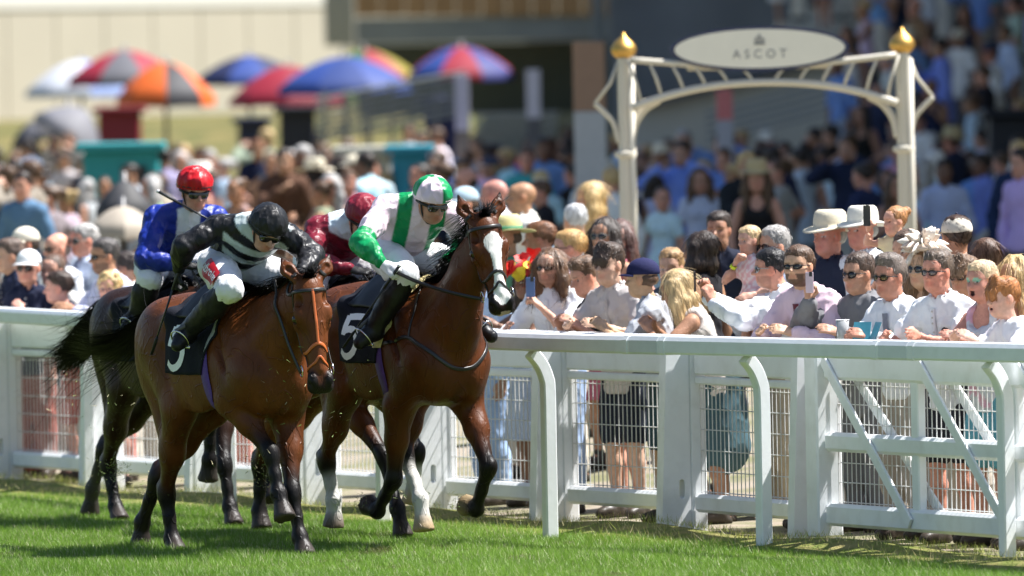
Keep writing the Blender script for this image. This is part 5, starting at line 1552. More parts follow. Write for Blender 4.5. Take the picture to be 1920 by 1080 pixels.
PERSON_N = [0]
def person(label, loc, yaw, h=1.75, lean=0, twist=0, child=False, female=False, head_yaw=0, head_pitch=0, head_tilt=0, skin='fair', hair='short', hair_col=(.05, .03, .02), beard=None,
           top='shirt', top_col=(.8, .8, .8), bottom='trousers', bot_col=(.5, .45, .38), shoe=(.05, .04, .03), handL=None, handR=None, glasses=None, hat=None, hat_col=(.75, .70, .58), band=None,
           mouth=0.0, belly=0.0, tie=None, gripL=.25, gripR=.25, group='spectators along the fence', face_paint=None, collar=None, sleeve=None, cat='person', hdL=None, hdR=None, pattern=None, fine=True, wristband=None, no_legs=False):
    """yaw: direction faced, degrees from 'towards the camera', positive to the camera's left"""
    PERSON_N[0] += 1; seed = PERSON_N[0] * 7
    j = standing_joints(h, lean, child, twist, female); k = j['k']; hs = j['hs']
    a = math.radians(yaw)
    root = empty('person', loc, math.atan2(-math.cos(a), -math.sin(a))); tag(root, label, cat, group)
    sk = SKINS[skin] if isinstance(skin, str) else skin
    hy, hp, ht = math.radians(head_yaw), math.radians(head_pitch), math.radians(head_tilt)
    f = V3(math.cos(hy) * math.cos(hp), math.sin(hy) * math.cos(hp), -math.sin(hp)); u = V3(math.cos(hy) * math.sin(hp), math.sin(hy) * math.sin(hp), math.cos(hp))
    l = np.cross(u, f); u = u * math.cos(ht) + l * math.sin(ht)
    hd = Head(j['headc'] + f * .015, f, u, hs); rr = np.random.default_rng(seed + 77); hd.ax = np.clip(rr.normal(1, .045, 3), .92, 1.09)
    sk = tuple(np.clip(np.array(sk) * rr.normal(1, .08) * rr.normal(1, .04, 3), .02, .75))
    # arms
    for s, q, tgt in (('L', 1, handL), ('R', -1, handR)):
        sh = j['sh' + s]; L1, L2 = .30 * k, .255 * k
        if tgt is None: tgt = sh + V3(.04, q * .07, -.53) * k
        else: tgt = V3(*tgt)
        el, wr = ik(sh, tgt, L1, L2, V3(-.45, q * .75, -.7)); j['el' + s], j['wr' + s] = el, wr
    female_ = female
    # ---- body
    V1 = head_mesh(hd, sk, female, child, beard, .0084 if fine else .012, mouth, neck_to=j['neck'] - j['up'] * .02)
    V1 = (V1[0], V1[1], brows(hd, hair_col, V1[0], V1[2]))
    if face_paint is not None:
        Lc = hd.loc(V1[0]); 
        for s in (-1, 1):
            m = (((Lc[:, 1] - s * .034) / .024) ** 2 + ((Lc[:, 2] - .012) / .014) ** 2 < 1) & (Lc[:, 0] > .03); V1[2][m] = V1[2][m] * .3 + np.array(face_paint) * .7
    parts = [V1]
    S = Sdf(); torso_prims(S, j, -.022 * k, female, 0, k * .90, .04)
    S.cone(j['neck'] - j['up'] * .05 * k, hd.p(-.015, 0, -.07), .056 * k * (.9 if female else 1), .048 * k, .03)
    for s in ('L', 'R'):
        arm_chain(S, j, s, 0, 2, -.004 * k, k)
        leg_chain(S, j, s, 0, 2, -.010 * k, k)
        foot_prims(S, j['an' + s], j['to' + s], -.006 * k, k)
    V, F = S.mesh(.027 if fine else .032); parts.append((V, F, np.tile(np.array(sk), (len(V), 1))))
    for s, q, gr, hdv in (('L', 1, gripL, hdL), ('R', -1, gripR, hdR)):
        d = norm(j['wr' + s] - j['el' + s]) if hdv is None else norm(hdv)
        n = V3(0, q * .9, .5) if d[2] > -.5 else V3(.2, q, .1)
        if hdv is not None: n = V3(-.3, q * 1.0, .1)
        parts.append(hand_mesh(j['wr' + s] + d * .01, d, n, sk, q, gr, .05, max(.75, k) * .98, .0085 if fine else .012))
    V, F, C = join_parts(parts)
    obj('body', mesh_np('person_body', V, F, C, True, skin_mat()), root)
    # ---- clothes
    gr = .0175 if fine else .024
    fold = lambda am=.008, fq=60: (lambda Q: am * (1 - 2 * np.abs(vnoise(Q * V3(1, 1, .6), fq, seed))) + am * .5 * (1 - 2 * np.abs(vnoise(Q, fq * 1.9, seed + 1))))
    slv = sleeve if sleeve is not None else dict(tee=.62, polo=.58, shirt=1.92, jacket=1.93, dress=.0, tank=.0, frock=.45)[top]
    add = dict(tee=.014, polo=.014, shirt=.016, jacket=.026, dress=.008, tank=.008, frock=.014)[top] * max(.7, k)
    S = Sdf(); torso_prims(S, j, add, female, belly, k * .90, .05)
    if slv > 0:
        for s in ('L', 'R'): arm_chain(S, j, s, 0, slv, add * .9 + .002, k, rs=(.058, .047, .031))
    else:
        l_ = norm(j['shL'] - j['shR'])
        for s, q in (('L', 1), ('R', -1)): S.ell(j['sh' + s] + l_ * q * .02, np.array((.075, .052, .085)) * k, .02, op=-1)
        S.ell(j['neck'] + j['fwd'] * .08 * k - j['up'] * .01, np.array((.10, .075, .10)) * k, .02, op=-1)
    pel = j['pelvis']; hem = {'tee': .16, 'polo': .15, 'shirt': .08, 'jacket': .22, 'dress': .46, 'tank': .12, 'frock': .30}[top] * k
    if top in ('dress', 'frock'):
        S.cone(pel, pel - V3(0, 0, hem), .17 * k, .235 * k, .05)
    else: S.cone(pel + V3(0, 0, .02), pel - V3(0, 0, hem - .06 * k), .150 * k + add, .156 * k + add, .05, (V3(1, 0, 0), .80))
    nkc = j['neck']
    S.cone(nkc + j['up'] * .005, nkc + j['up'] * .12, .058 * k, .058 * k, .006, op=-1)
    V, F = S.mesh(gr, fold(), clip=lambda Q: (pel[2] - hem) - Q[..., 2])
    C = np.tile(np.array(top_col, float), (len(V), 1))
    if pattern is not None: C = pattern(V, C, j)
    gar = colored(V, F, C, root, {'tee': 't_shirt', 'polo': 'polo_shirt', 'shirt': 'shirt', 'jacket': 'jacket', 'dress': 'dress', 'tank': 'vest_top', 'frock': 'frock'}[top], cloth_mat())
    if top in ('shirt', 'polo', 'jacket'): collar_mesh(j, hd, collar if collar is not None else tuple(np.minimum(np.array(top_col) * 1.04, .85)), root)
    if fine and tie is None and top in ('shirt', 'polo'):
        Sx = Sdf(); torso_prims(Sx, j, add, female, belly, k * .90, .05); fdir = j['fwd']; l_ = norm(j['shL'] - j['shR'])
        ts = np.linspace(.97, .62 if top == 'polo' else .10, 10); ctr = snap(Sx, np.array([pel + (nkc - pel) * t + fdir * .16 * k for t in ts]), .0095)
        mb = MB(); mb.grid(np.stack([ctr - l_ * .016 * k - fdir * .004, ctr - l_ * .015 * k + fdir * .003, ctr + l_ * .015 * k + fdir * .003, ctr + l_ * .016 * k - fdir * .004], 1)); pl = mb.build('placket', mat('placket_%.2f_%.2f' % (top_col[0], top_col[2]), tuple(np.array(top_col) * .94), .85, spec=.1), root, True)
        for c_ in ctr[1:-1:2]:
            mb = MB(); mb.lathe([(.001, -.002), (.006, -.002), (.006, .002), (.001, .003)], c_ + fdir * .006, 8, R=_axes(fdir)); mb.build('button', mat('shirt_button', (.55, .52, .48), .4), pl)
    if tie is not None:
        Sx = Sdf(); torso_prims(Sx, j, add, female, belly, k * .90, .05); fdir = j['fwd']
        ts = np.linspace(.96, .28, 9); ctr = np.array([pel + (nkc - pel) * t + fdir * .16 * k for t in ts]); ctr = snap(Sx, ctr, .007)
        w = np.interp(ts, [.28, .34, .9, .96], [.010, .036, .020, .024]) * k; l_ = norm(j['shL'] - j['shR'])
        mb = MB(); mb.grid(np.stack([ctr - l_ * w[:, None], ctr + fdir * .006, ctr + l_ * w[:, None]], 1)); mb.build('tie', mat('tie_%.2f' % tie[0], tie, .6, var=.1), root, True)
    if not no_legs and top not in ('dress', 'frock'):
        S = Sdf()
        S.cone(pel + V3(0, 0, .05 * k), pel - V3(0, 0, .05 * k), .142 * k, .146 * k, .05, (V3(1, 0, 0), .78))
        e = dict(trousers=1.97, shorts=.88, skirt=0)[bottom]
        if bottom == 'skirt': S.cone(pel, pel - V3(0, 0, .42 * k), .150 * k, .20 * k, .04)
        else:
            for s in ('L', 'R'): leg_chain(S, j, s, 0, e, .010 * k, k, rs=(.092, .072, .058), flare=.012 if bottom == 'shorts' else 0)
        V, F = S.mesh(gr * 1.5, fold(.004, 40)); colored(V, F, bot_col, root, bottom, cloth_mat())
    for s in ('L', 'R'):
        S = Sdf(); foot_prims(S, j['an' + s] - V3(0, 0, .03 * k), j['to' + s], .004, k); S.cone(j['an' + s] - V3(0, 0, .02), j['an' + s] + V3(0, 0, .03), .045 * k, .042 * k, .02)
        V, F = S.mesh(.022, clip=lambda Q: -Q[..., 2] + .0); colored(V, F, shoe, root, 'shoe', cloth_mat('leather'))
    # ---- hair, hat, glasses
    if hair is not None and hair != 'bald':
        V, F, C = hair_mesh(hd, hair, hair_col, seed, .0115 if fine else .015, group.startswith('spectators') and hair not in ('balding', 'under_hat')); obj('hair', mesh_np('hair', V, F, C, True, hair_bump_mat()), root)
    if hat is not None: make_hat(hd, hat, hat_col, root, band)
    if glasses == 'sun': sunglasses(hd, root)
    elif glasses == 'mirror': sunglasses(hd, root, mirror=True)
    elif glasses == 'clear': sunglasses(hd, root, style=1, col=(.16, .12, .11), frame=(.02, .02, .02))
    if wristband is not None:
        mb = MB(); s, col = wristband; d = norm(j['wr' + s] - j['el' + s]); A = _axes(d); c = j['wr' + s] - d * .03
        mb.tube([c + A[:, 0] * .034 * k * math.cos(t) + A[:, 1] * .034 * k * math.sin(t) for t in np.linspace(0, 2 * math.pi, 13)[:-1]], .012, 6, closed=True, flat=(.25, 1), up=tuple(d)); mb.build('wristband', mat('wristband', col, .5), root, True)
    return root, j, hd
def to_world(root, p):
    c, s = math.cos(root.rotation_euler.z), math.sin(root.rotation_euler.z); p = np.asarray(p, float)
    return V3(root.location.x + c * p[0] - s * p[1], root.location.y + s * p[0] + c * p[1], root.location.z + p[2])
# where a spectator stands: px column on the photograph's width and metres behind the fence
def stand_at(u, off, v=None):
    """u: picture column (0..1920) of the head; returns position on the ground off metres behind the fence"""
    best = None
    for y in np.arange(58, 90, .05):
        x = fence_x(y) + off * 1.1
        px = 960 + 20000 * x / y
        if best is None or abs(px - u) < best[0]: best = (abs(px - u), x, y)
    return best[1], best[2]
def spectator(u, v, off, label, yaw=50, lean=0, **kw):
    """u, v: picture position of the crown of the head; off: metres behind the fence"""
    best = None
    for y in np.arange(57, 92, .04):
        x = fence_x(y) + off * 1.1
        du, dv = u - 960, v - 540
        xx = math.cos(ROLL) * du - math.sin(ROLL) * dv; yy = math.sin(ROLL) * du + math.cos(ROLL) * dv
        dr = np.array([xx, 20000 * math.cos(PITCH) - yy * math.sin(PITCH), -20000 * math.sin(PITCH) - yy * math.cos(PITCH)])
        P = dr * (y / dr[1]); z = CAM_H + P[2]
        if best is None or abs(P[0] - x) < best[0]: best = (abs(P[0] - x), x, y, z)
    _, x, y, z = best
    g = float(ground_z(np.array(x), np.array(y)))
    if kw.get('base') is not None: g = kw['base']
    kw.pop('base', None)
    c = math.cos(math.radians(lean)); extra = .018 if kw.get('hat') else 0.0
    h = (z - g - extra) / (.543 + .457 * c)
    if 'h' in kw:      # carried or perched: feet leave the ground
        g = z - kw['h'] * (.543 + .457 * c) - extra; h = kw.pop('h')
    kw.setdefault('fine', off < 1.3)
    a = math.radians(yaw); fw = np.array([-math.sin(a), -math.cos(a)])
    sh = math.sin(math.radians(lean)) * .74 * h / 1.75 + .02
    return person(label, (x - fw[0] * sh, y - fw[1] * sh, g), yaw, h, lean, **kw)
# ------------------------------------------------------------------ far setting
FARZ = .215
def PX(u, d): return (u - 960) * d / 20000.0                       # metres right of the axis for a picture column at depth d
def PZ(u, v, d): return CAM_H + (133 - (v + .0192 * (u - 960))) * d / 20000.0
# dry grass bank rising to the buildings
G = []
for y in np.linspace(150, 236, 18):
    z = np.interp(y, [150, 168, 190, 214, 236], [.18, .30, 1.2, 2.05, 2.2])
    G.append([(x, y, z + .12 * math.sin(x * .7 + y * .3) * (1 if 170 < y < 210 else 0)) for x in np.linspace(-40, 60, 40)])
mb = MB(); mb.grid(np.array(G)); o = mb.build('bank', ground_mat('dry_bank', [(.19, .155, .065), (.15, .13, .05), (.07, .085, .03)], [0, .35, 1.2]), None, True)
tag(o, 'sun-bleached grass bank below the far buildings', None, kind='structure')
# cream building
def plain(name, col, rough=.8, **k): return mat(name, col, rough, **k)
CREAM = plain('cream_render', (.47, .43, .34), var=.04, nscale=.6)
cb = empty('pavilion_building', (PX(640, 226), 226, 0), math.radians(52)); tag(cb, 'long cream rendered building with pale roof edge at the far left', 'building')
zb = 1.0                                   # local -x runs along the wall towards the left and the camera
for i in range(14):
    mb = MB(); mb.box((-.8 - 1.55 * i, .0, zb + 1.65), (1.53, .3, 3.3), bev=.01); mb.build('wall_panel', CREAM, cb)
mb = MB(); mb.box((-11, .25, zb + 1.65), (22.4, .3, 3.3)); mb.build('wall', plain('cream_shadow_gap', (.55, .48, .36)), cb)
mb = MB(); mb.box((-11, .12, zb + 3.85), (22.6, .6, 1.08), bev=.02); mb.build('roof_edge', plain('cream_fascia', (.66, .64, .57)), cb)
mb = MB(); mb.box((-11, 3.0, zb + 5.3), (22.6, 6.0, .9), bev=.02); mb.build('roof', plain('pale_roof', (.6, .58, .52)), cb)
# grandstand lower storey: timber cladding, concrete band, dark hedge, further right dark undercroft
gs = empty('grandstand', (6, 205, 0)); tag(gs, 'huge shaded grandstand with timber cladding, concrete band and terraces', 'grandstand')
def gb(name, u0, u1, v0, v1, d, th, m, par=gs):
    x0, x1 = PX(u0, d), PX(u1, d); zt = PZ((u0 + u1) / 2, v0, d); zl = PZ((u0 + u1) / 2, v1, d)
    mb = MB(); mb.box(((x0 + x1) / 2 - 6, d - 205, (zt + zl) / 2), (x1 - x0, th, zt - zl), bev=.02); return mb.build(name, m, par)
WOODM = mat('timber_cladding', (.46, .26, .12), .7, var=.25, nscale=3, stretch=(4, 4, .3))
for i in range(10): gb('cladding_board', 676 + i * 47.5, 676 + i * 47.5 + 46, -160, 30, 205, .25, WOODM)
gb('shadow_panel', 618, 676, -160, 86, 214, .3, plain('shadow_grey', (.42, .40, .34), var=.05))  # grey panel in place of the shadow at the cream building's end
gb('concrete_band', 676, 1160, 30.5, 78, 205.2, .5, plain('concrete_grey', (.30, .31, .31), var=.1, nscale=1.5))
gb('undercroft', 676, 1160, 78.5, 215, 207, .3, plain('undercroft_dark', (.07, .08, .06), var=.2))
gb('rear_wall', 1150, 2250, -420, 260, 190, .4, plain('stand_rear', (.26, .28, .32), var=.2, nscale=.8))
gb('column', 1120, 1142, -160, 260, 189, .4, plain('stand_column', (.22, .24, .26)))
# terrace with sloping concrete side wall and steps in front
TER = plain('terrace_concrete', (.60, .59, .53), var=.08, nscale=.8)
d0 = 150.0
poly_px = [(1185, 300), (1185, 205), (1330, 172), (1560, 112), (1760, 58), (2050, -20), (2050, 300)]
mb = MB(); P = [(PX(u, d0) - 6, PZ(u, v, d0)) for u, v in poly_px]
mb.prism(P, (0, d0 - 205, 0), (0, d0 - 205 + .35, 0), (1, 0, 0), (0, 0, 1)); mb.build('sloping_wall', TER, gs)
mb = MB()
for (u, v), (u2, v2) in zip(poly_px[1:5], poly_px[2:6]): mb.beam((PX(u, d0) - 6, d0 - 205 - .02, PZ(u, v, d0) + .05), (PX(u2, d0) - 6, d0 - 205 - .02, PZ(u2, v2, d0) + .05), .5, .12)
mb.build('wall_coping', plain('coping_dark', (.12, .13, .15)), gs)
for k in range(5):
    mb = MB(); v_ = 40 * k
    mb.tube([(PX(1330, 147) - 6, 147 - 205, PZ(1330, 270 - 14 * k, 147)), (PX(1600, 147) - 6, 147 - 205, PZ(1600, 200 - 14 * k, 147))], .028, 6); mb.build('handrail', plain('handrail_grey', (.30, .32, .33), .4), gs)
STEPS = []
for k in range(9):
    y = 134 + 1.5 * k; z = FARZ + .02 + .44 * (k + 1) * .82
    mb = MB(); x0 = PX(1480 + k * 26, y); x1 = 26.0
    mb.box(((x0 + x1) / 2 - 6, y - 205 + .75, z / 2), (x1 - x0, 1.5, z), bev=.01); mb.build('terrace_step', TER, gs); STEPS.append((y + .7, z, x0))
for k in range(3):
    y = 172 + 2.2 * k; z = PZ(1700, 62 - 26 * k, y)
    mb = MB(); x0 = PX(1440 + 30 * k, y); mb.box(((x0 + 26) / 2 - 6, y - 205 + 1.0, z - .6), (26 - x0, 2.2, 1.2), bev=.01); mb.build('upper_tier', TER, gs); STEPS.append((y + .6, z, x0))
mb = MB(); mb.box((PX(1820, 171) - 6, 171 - 205, PZ(1820, 78, 171)), (PX(2250, 171) - PX(1420, 171), .12, .5)); mb.build('balcony_front', plain('balcony_pale', (.55, .56, .56)), gs)
# unseen roof slab, added and sized to shade the terraces and lawns on the right
mb = MB(); mb.box((20.6 - 6, 153.5 - 205, 10.4), (32, 127, .6), bev=.05); mb.build('roof', plain('shade_roof', (.55, .56, .58)), gs)
for yy in (95, 125, 155, 185): 
    mb = MB(); mb.box((35.5 - 6, yy - 205, 5.05), (.9, .9, 10.1)); mb.build('roof_column', plain('stand_column', (.22, .24, .26)), gs)
mb = MB(); mb.box((36.4 - 6, 153.5 - 205, 5.0), (.4, 127, 10.1)); mb.build('shade_side_wall', plain('stand_dark', (.09, .10, .12), var=.2, nscale=.8), gs)  # unseen wall, added to keep skylight from under the roof
# metal stair rails left of centre
sr = empty('steel_stair', (PX(760, 150), 150, FARZ)); tag(sr, 'pale steel stair with slanting handrails below the timber building', 'staircase')
for k in range(8):
    mb = MB(); a = (PX(600, 150) - PX(760, 150), 0, PZ(600, 262 - 11 * k, 150) - FARZ); b = (PX(880, 150) - PX(760, 150), 0, PZ(880, 212 - 11 * k, 150) - FARZ)
    mb.tube([a, b], .030, 6); mb.build('handrail', plain('stair_steel', (.26, .28, .28), .4), sr)
for k in range(7):
    mb = MB(); u = 615 + k * 42; mb.box((PX(u, 150) - PX(760, 150), .05, (PZ(u, 170 - k * 6, 150) - FARZ) / 2), (.05, .05, PZ(u, 170 - k * 6, 150) - FARZ)); mb.build('baluster_post', plain('stair_steel2', (.20, .21, .21), .4), sr)
mb = MB()
for k in range(22): mb.box((PX(900 + k * 7, 150) - PX(760, 150), 0, 1.3), (.03, .03, 1.5))
mb.box((PX(974, 150) - PX(760, 150), 0, 2.06), (PX(1054, 150) - PX(896, 150), .05, .05)); mb.build('railing', plain('stair_steel', (.26, .28, .28), .4), sr)

# ---- bookmakers' umbrellas
def umbrella(u, vtop, vrim, w_px, d, cols, label, tilt=0.0, base_z=FARZ, seed=0, panels=8, drop=.10):
    x = PX(u, d); zt = PZ(u, vtop, d); zr = PZ(u, vrim, d); R = w_px * .56 * d / 20000.0
    o = empty('umbrella', (x, d, base_z)); tag(o, label, 'umbrella', "bookmakers' umbrellas by the bank")
    H_ = zt - base_z; Hr = zr - base_z
    A = np.eye(3)
    if tilt: A = np.array(Matrix.Rotation(math.radians(tilt), 3, 'Y'))
    piv = np.array((0, 0, Hr))
    for p in range(panels):
        a0 = 2 * math.pi * p / panels + seed; a1 = a0 + 2 * math.pi / panels
        G = []
        for t in np.linspace(0, 1, 7):
            row = []
            for q in np.linspace(0, 1, 5):
                a = a0 + (a1 - a0) * q; sag = 1 - .05 * math.sin(math.pi * q) * t
                r = R * t * sag; z = H_ - (H_ - Hr) * (t ** 1.75) + .012 * math.sin(math.pi * q) * t
                row.append(A @ (np.array((r * math.cos(a), r * math.sin(a), z)) - piv) + piv)
            G.append(row)
        row = [np.array(g) - np.array((0, 0, drop)) for g in G[-1]]; G.append(row)
        mb = MB(); mb.grid(np.array(G)); c = cols[p % len(cols)]
        mb.build('panel', mat('umbrella_%.2f_%.2f_%.2f' % c, c, .65, var=.06, nscale=3), o, True)
    mb = MB(); mb.tube([(0, 0, 0), (0, 0, H_ + .08)], .030, 8); mb.build('pole', plain('umbrella_pole', (.10, .10, .11), .4), o, True)
    mb = MB()
    for p in range(panels):
        a = 2 * math.pi * p / panels + seed; mb.tube([np.array((0, 0, H_ - .35)), A @ (np.array((R * .55 * math.cos(a), R * .55 * math.sin(a), H_ - (H_ - Hr) * .55 ** 1.75 - .02)) - piv) + piv], .012, 5)
    mb.build('struts', plain('umbrella_pole', (.10, .10, .11), .4), o)
    return o
RED, NAVY, BLUE, WHT, ORG, BLK, YEL, GRNU, GRY = (.26, .006, .024), (.007, .012, .06), (.014, .045, .22), (.50, .52, .57), (.62, .11, .008), (.016, .016, .022), (.26, .22, .015), (.03, .09, .03), (.10, .10, .115)
umbrella(160, 112, 172, 190, 182, [WHT, WHT, (.20, .28, .52), WHT], 'white and pale blue bookmaker umbrella at the far left end', seed=.2)
umbrella(243, 94, 150, 200, 168, [RED, GRY, RED, (.36, .03, .05)], 'red and grey bookmaker umbrella above the maroon stand', seed=.35)
umbrella(318, 116, 182, 165, 164, [ORG, ORG, BLK, ORG], 'bright orange and black bookmaker umbrella', seed=.05, drop=.16)
umbrella(476, 104, 150, 190, 178, [NAVY, BLUE, NAVY, BLK], 'dark navy bookmaker umbrella left of the red one', seed=.4)
umbrella(690, 92, 142, 180, 186, [YEL, GRNU, RED, YEL], 'yellow, green and red umbrella peeping out behind a blue one', seed=.1)
umbrella(548, 122, 188, 200, 168, [RED, RED, (.20, .005, .02), RED], 'plain crimson bookmaker umbrella', seed=.0)
umbrella(654, 106, 166, 236, 162, [BLUE, (.01, .035, .17), BLUE, (.025, .07, .25)], 'wide royal blue bookmaker umbrella', seed=.39)
umbrella(873, 86, 140, 190, 176, [BLUE, RED, (.02, .025, .16), RED], 'blue and red umbrella standing alone below the timber building', seed=.39)
umbrella(135, 196, 250, 130, 150, [(.17, .17, .19), (.14, .14, .16)], 'tilted grey umbrella low on the far left', tilt=32, seed=.2)
umbrella(75, 226, 254, 90, 152, [BLK, GRY], 'small black umbrella at the far left below the wall', tilt=-18, seed=.2)
umbrella(236, 338, 392, 96, 100, [(.03, .03, .032), (.05, .05, .055)], 'black umbrella open low among the left spectators', seed=.1)
umbrella(232, 386, 428, 118, 96, [(.40, .34, .27), (.36, .31, .25)], 'beige parasol low among the left spectators', seed=.1)
# ---- kiosks and stands
def kiosk(u0, u1, v0, v1, d, col, label, hatch=True):
    x0, x1 = PX(u0, d), PX(u1, d); zt = PZ((u0 + u1) / 2, v0, d) - FARZ; w = x1 - x0
    o = empty('kiosk', ((x0 + x1) / 2, d, FARZ)); tag(o, label, 'kiosk', 'small stands behind the crowd')
    m = plain('kiosk_%.2f_%.2f' % col[:2], col, .55, var=.06)
    mb = MB(); mb.box((0, .4, zt / 2), (w, .8, zt), bev=.02); mb.build('body', m, o)
    mb = MB(); mb.box((0, .35, zt + .05), (w + .16, 1.1, .10), bev=.02); mb.build('roof', m, o)
    if hatch:
        mb = MB(); mb.box((w * .18, -.012, zt * .80), (w * .34, .03, zt * .22)); mb.build('hatch', plain('kiosk_dark', (.02, .025, .03)), o)
        mb = MB(); mb.box((w * .18, -.10, zt * .66), (w * .40, .22, .04)); mb.build('counter', m, o)
    return o
TEAL = (.015, .27, .29)
kiosk(160, 300, 284, 420, 118, TEAL, 'turquoise kiosk with a dark hatch behind the red-capped jockey')
kiosk(738, 806, 288, 400, 122, (.03, .30, .40), 'narrow turquoise kiosk behind the green-capped jockey')
kiosk(640, 736, 290, 340, 124, (.48, .47, .40), 'beige notice stand beside the narrow turquoise kiosk', False)
kiosk(190, 268, 212, 300, 160, (.22, .012, .025), 'maroon bookmaker stand under the red and grey umbrella', False)
kiosk(452, 505, 232, 300, 160, (.02, .025, .07), 'navy bookmaker stand under the navy umbrella', False)
kiosk(530, 596, 212, 300, 156, (.012, .014, .025), 'black bookmaker stand under the crimson umbrella', False)
kiosk(800, 862, 194, 300, 156, (.012, .016, .09), 'dark blue bookmaker stand left of the tall banner', False)
kiosk(1862, 1935, 220, 330, 128, (.012, .012, .014), 'black speaker stand among the crowd at the far right', False)
# ---- tall signs
def banner(u0, u1, v0, d, bands, label, vb=430):
    x0, x1 = PX(u0, d), PX(u1, d); zt = PZ((u0 + u1) / 2, v0, d) - FARZ
    o = empty('banner', ((x0 + x1) / 2, d, FARZ)); tag(o, label, 'banner', 'upright banners behind the crowd')
    z = zt
    for i, (frac, c) in enumerate(bands):
        h_ = zt * frac; mb = MB(); mb.box((0, 0, z - h_ / 2), (x1 - x0, .10, h_ - .004), bev=.004); mb.build('panel', plain('banner_%.2f_%.2f_%.2f' % c, c, .6, var=.05), o); z -= h_
    return o
banner(1082, 1142, 78, 108, [(.24, (.42, .25, .16)), (.40, (.58, .58, .58)), (.36, (.42, .55, .38))], 'tall banner pillar, tan above and pale green below, left of the arch')
banner(860, 886, 140, 140, [(.28, (.62, .60, .72)), (.72, (.20, .18, .16))], 'narrow white-headed post sign left of the tall banner')
banner(994, 1020, 130, 146, [(.25, (.66, .64, .72)), (.75, (.12, .12, .13))], 'narrow pale post sign just left of the tall banner')
banner(1350, 1380, 168, 118, [(.14, (.70, .22, .22)), (.86, (.45, .46, .52))], 'slim grey and red feather banner under the arch')
# ---- white picket fence behind the near crowd on the left
pk = empty('picket_fence', (PX(150, 87), 87, FARZ)); tag(pk, 'white picket fence behind the spectators on the left', 'fence')
xa, xb = PX(-30, 87) - PX(150, 87), PX(640, 87) - PX(150, 87)
n = int((xb - xa) / .085)
for k in range(n):
    mb = MB() if k == 0 else mb
    if k == 0:
        mb.prism([(-.03, 0), (.03, 0), (.03, 1.06), (0, 1.12), (-.03, 1.06)], (0, 0, 0), (0, .02, 0), (1, 0, 0), (0, 0, 1)); pm = mb.mesh('picket', WHITE2)
    obj('picket', pm, pk, (xa + k * .085, 0, .02))
for z in (.3, .85):
    mb = MB(); mb.box(((xa + xb) / 2, .045, z), (xb - xa, .03, .07)); mb.build('cross_rail', WHITE2, pk)

# ------------------------------------------------------------------ the entrance arch
AD = 84.0; AM = mat('arch_cream_paint', (.62, .575, .48), .45, spec=.35, var=.05, nscale=2)
ax0 = PX(1178, AD); ax1 = PX(1700, AD); acx = (ax0 + ax1) / 2
arch = empty('arch', (acx, AD, FARZ)); tag(arch, 'cream iron gateway arch with oval ASCOT sign and gold onion finials', 'arch')
az = lambda v, u=1439: PZ(u, v, AD) - FARZ
hw = (ax1 - ax0) / 2
tiltz = lambda x: x * math.tan(math.radians(.15))
GOLD = mat('gold_leaf', (.62, .38, .11), .48, metal=1.0, var=.1)
for s in (-1, 1):
    x = s * hw
    zt = az(104)
    mb = MB(); mb.lathe([(.066, 0), (.066, .3), (.058, .34), (.055, az(290)), (.055, zt)], (x, 0, 0), 10); mb.build('post', AM, arch)
    mb = MB(); mb.tube([(x + .055, -.03, .3), (x + .055, -.03, zt - .05)], .028, 8); mb.build('post_shaft', AM, arch, True)
    mb = MB(); mb.lathe([(.060, -.03), (.088, -.015), (.088, .015), (.060, .03)], (x, 0, az(284)), 16); mb.build('collar', AM, arch)
    mb = MB(); mb.lathe([(.05, 0), (.066, .005), (.094, .035), (.103, .065), (.094, .098), (.066, .132), (.036, .158), (.018, .178), (.006, .20), (.001, .205)], (x, 0, zt), 20); mb.build('finial', GOLD, arch, True)
    # outer bracket: curved strut up, straight stay down
    mb = MB(); e = x + s * .235
    mb.tube(catmull([(x + s * .05, 0, az(262)), (x + s * .09, 0, az(226)), (x + s * .16, 0, az(205)), (e, 0, az(188))], 6), .022, 8)
    mb.tube([(e, 0, az(188)), (x + s * .11, 0, az(150)), (x + s * .05, 0, az(112))], .014, 8); mb.build('bracket', AM, arch, True)
    mb = MB(); mb.tube(catmull([(x - s * .05, 0, az(262)), (x - s * .08, 0, az(228)), (x - s * .16, 0, az(200)), (x - s * .27, 0, az(184))], 6), .030, 8); mb.build('knee_brace', AM, arch, True)
for yo in (-.10, .10):
    xs = np.linspace(-hw + .05, hw - .05, 25); t = xs / hw
    top = np.stack([xs, np.full_like(xs, yo), az(126) - (az(126) - az(112)) * 0 + (az(108) - az(128)) * np.abs(t) ** 1.4], 1)
    bot = np.stack([xs, np.full_like(xs, yo), az(154) - (az(154) - az(203)) * np.abs(t) ** 2.2], 1)
    mb = MB(); mb.tube(top, .024, 8); mb.build('top_chord', AM, arch, True)
    mb = MB(); mb.tube(bot, .030, 8); mb.build('bottom_chord', AM, arch, True)
    for k in (-.93, -.78, -.62, -.46, -.30, -.12, .12, .30, .46, .62, .78, .93):
        xa_ = k * hw; sg = -np.sign(k) * .045
        zt_ = np.interp(xa_ - sg, xs, top[:, 2]); zb_ = np.interp(xa_ + sg * 1.2, xs, bot[:, 2])
        mb = MB(); mb.tube([(xa_ - sg, yo, zt_), (xa_ + sg * .3, yo, (zt_ + zb_) / 2), (xa_ + sg * 1.2, yo, zb_)], .012, 6); mb.build('strut', AM, arch, True)
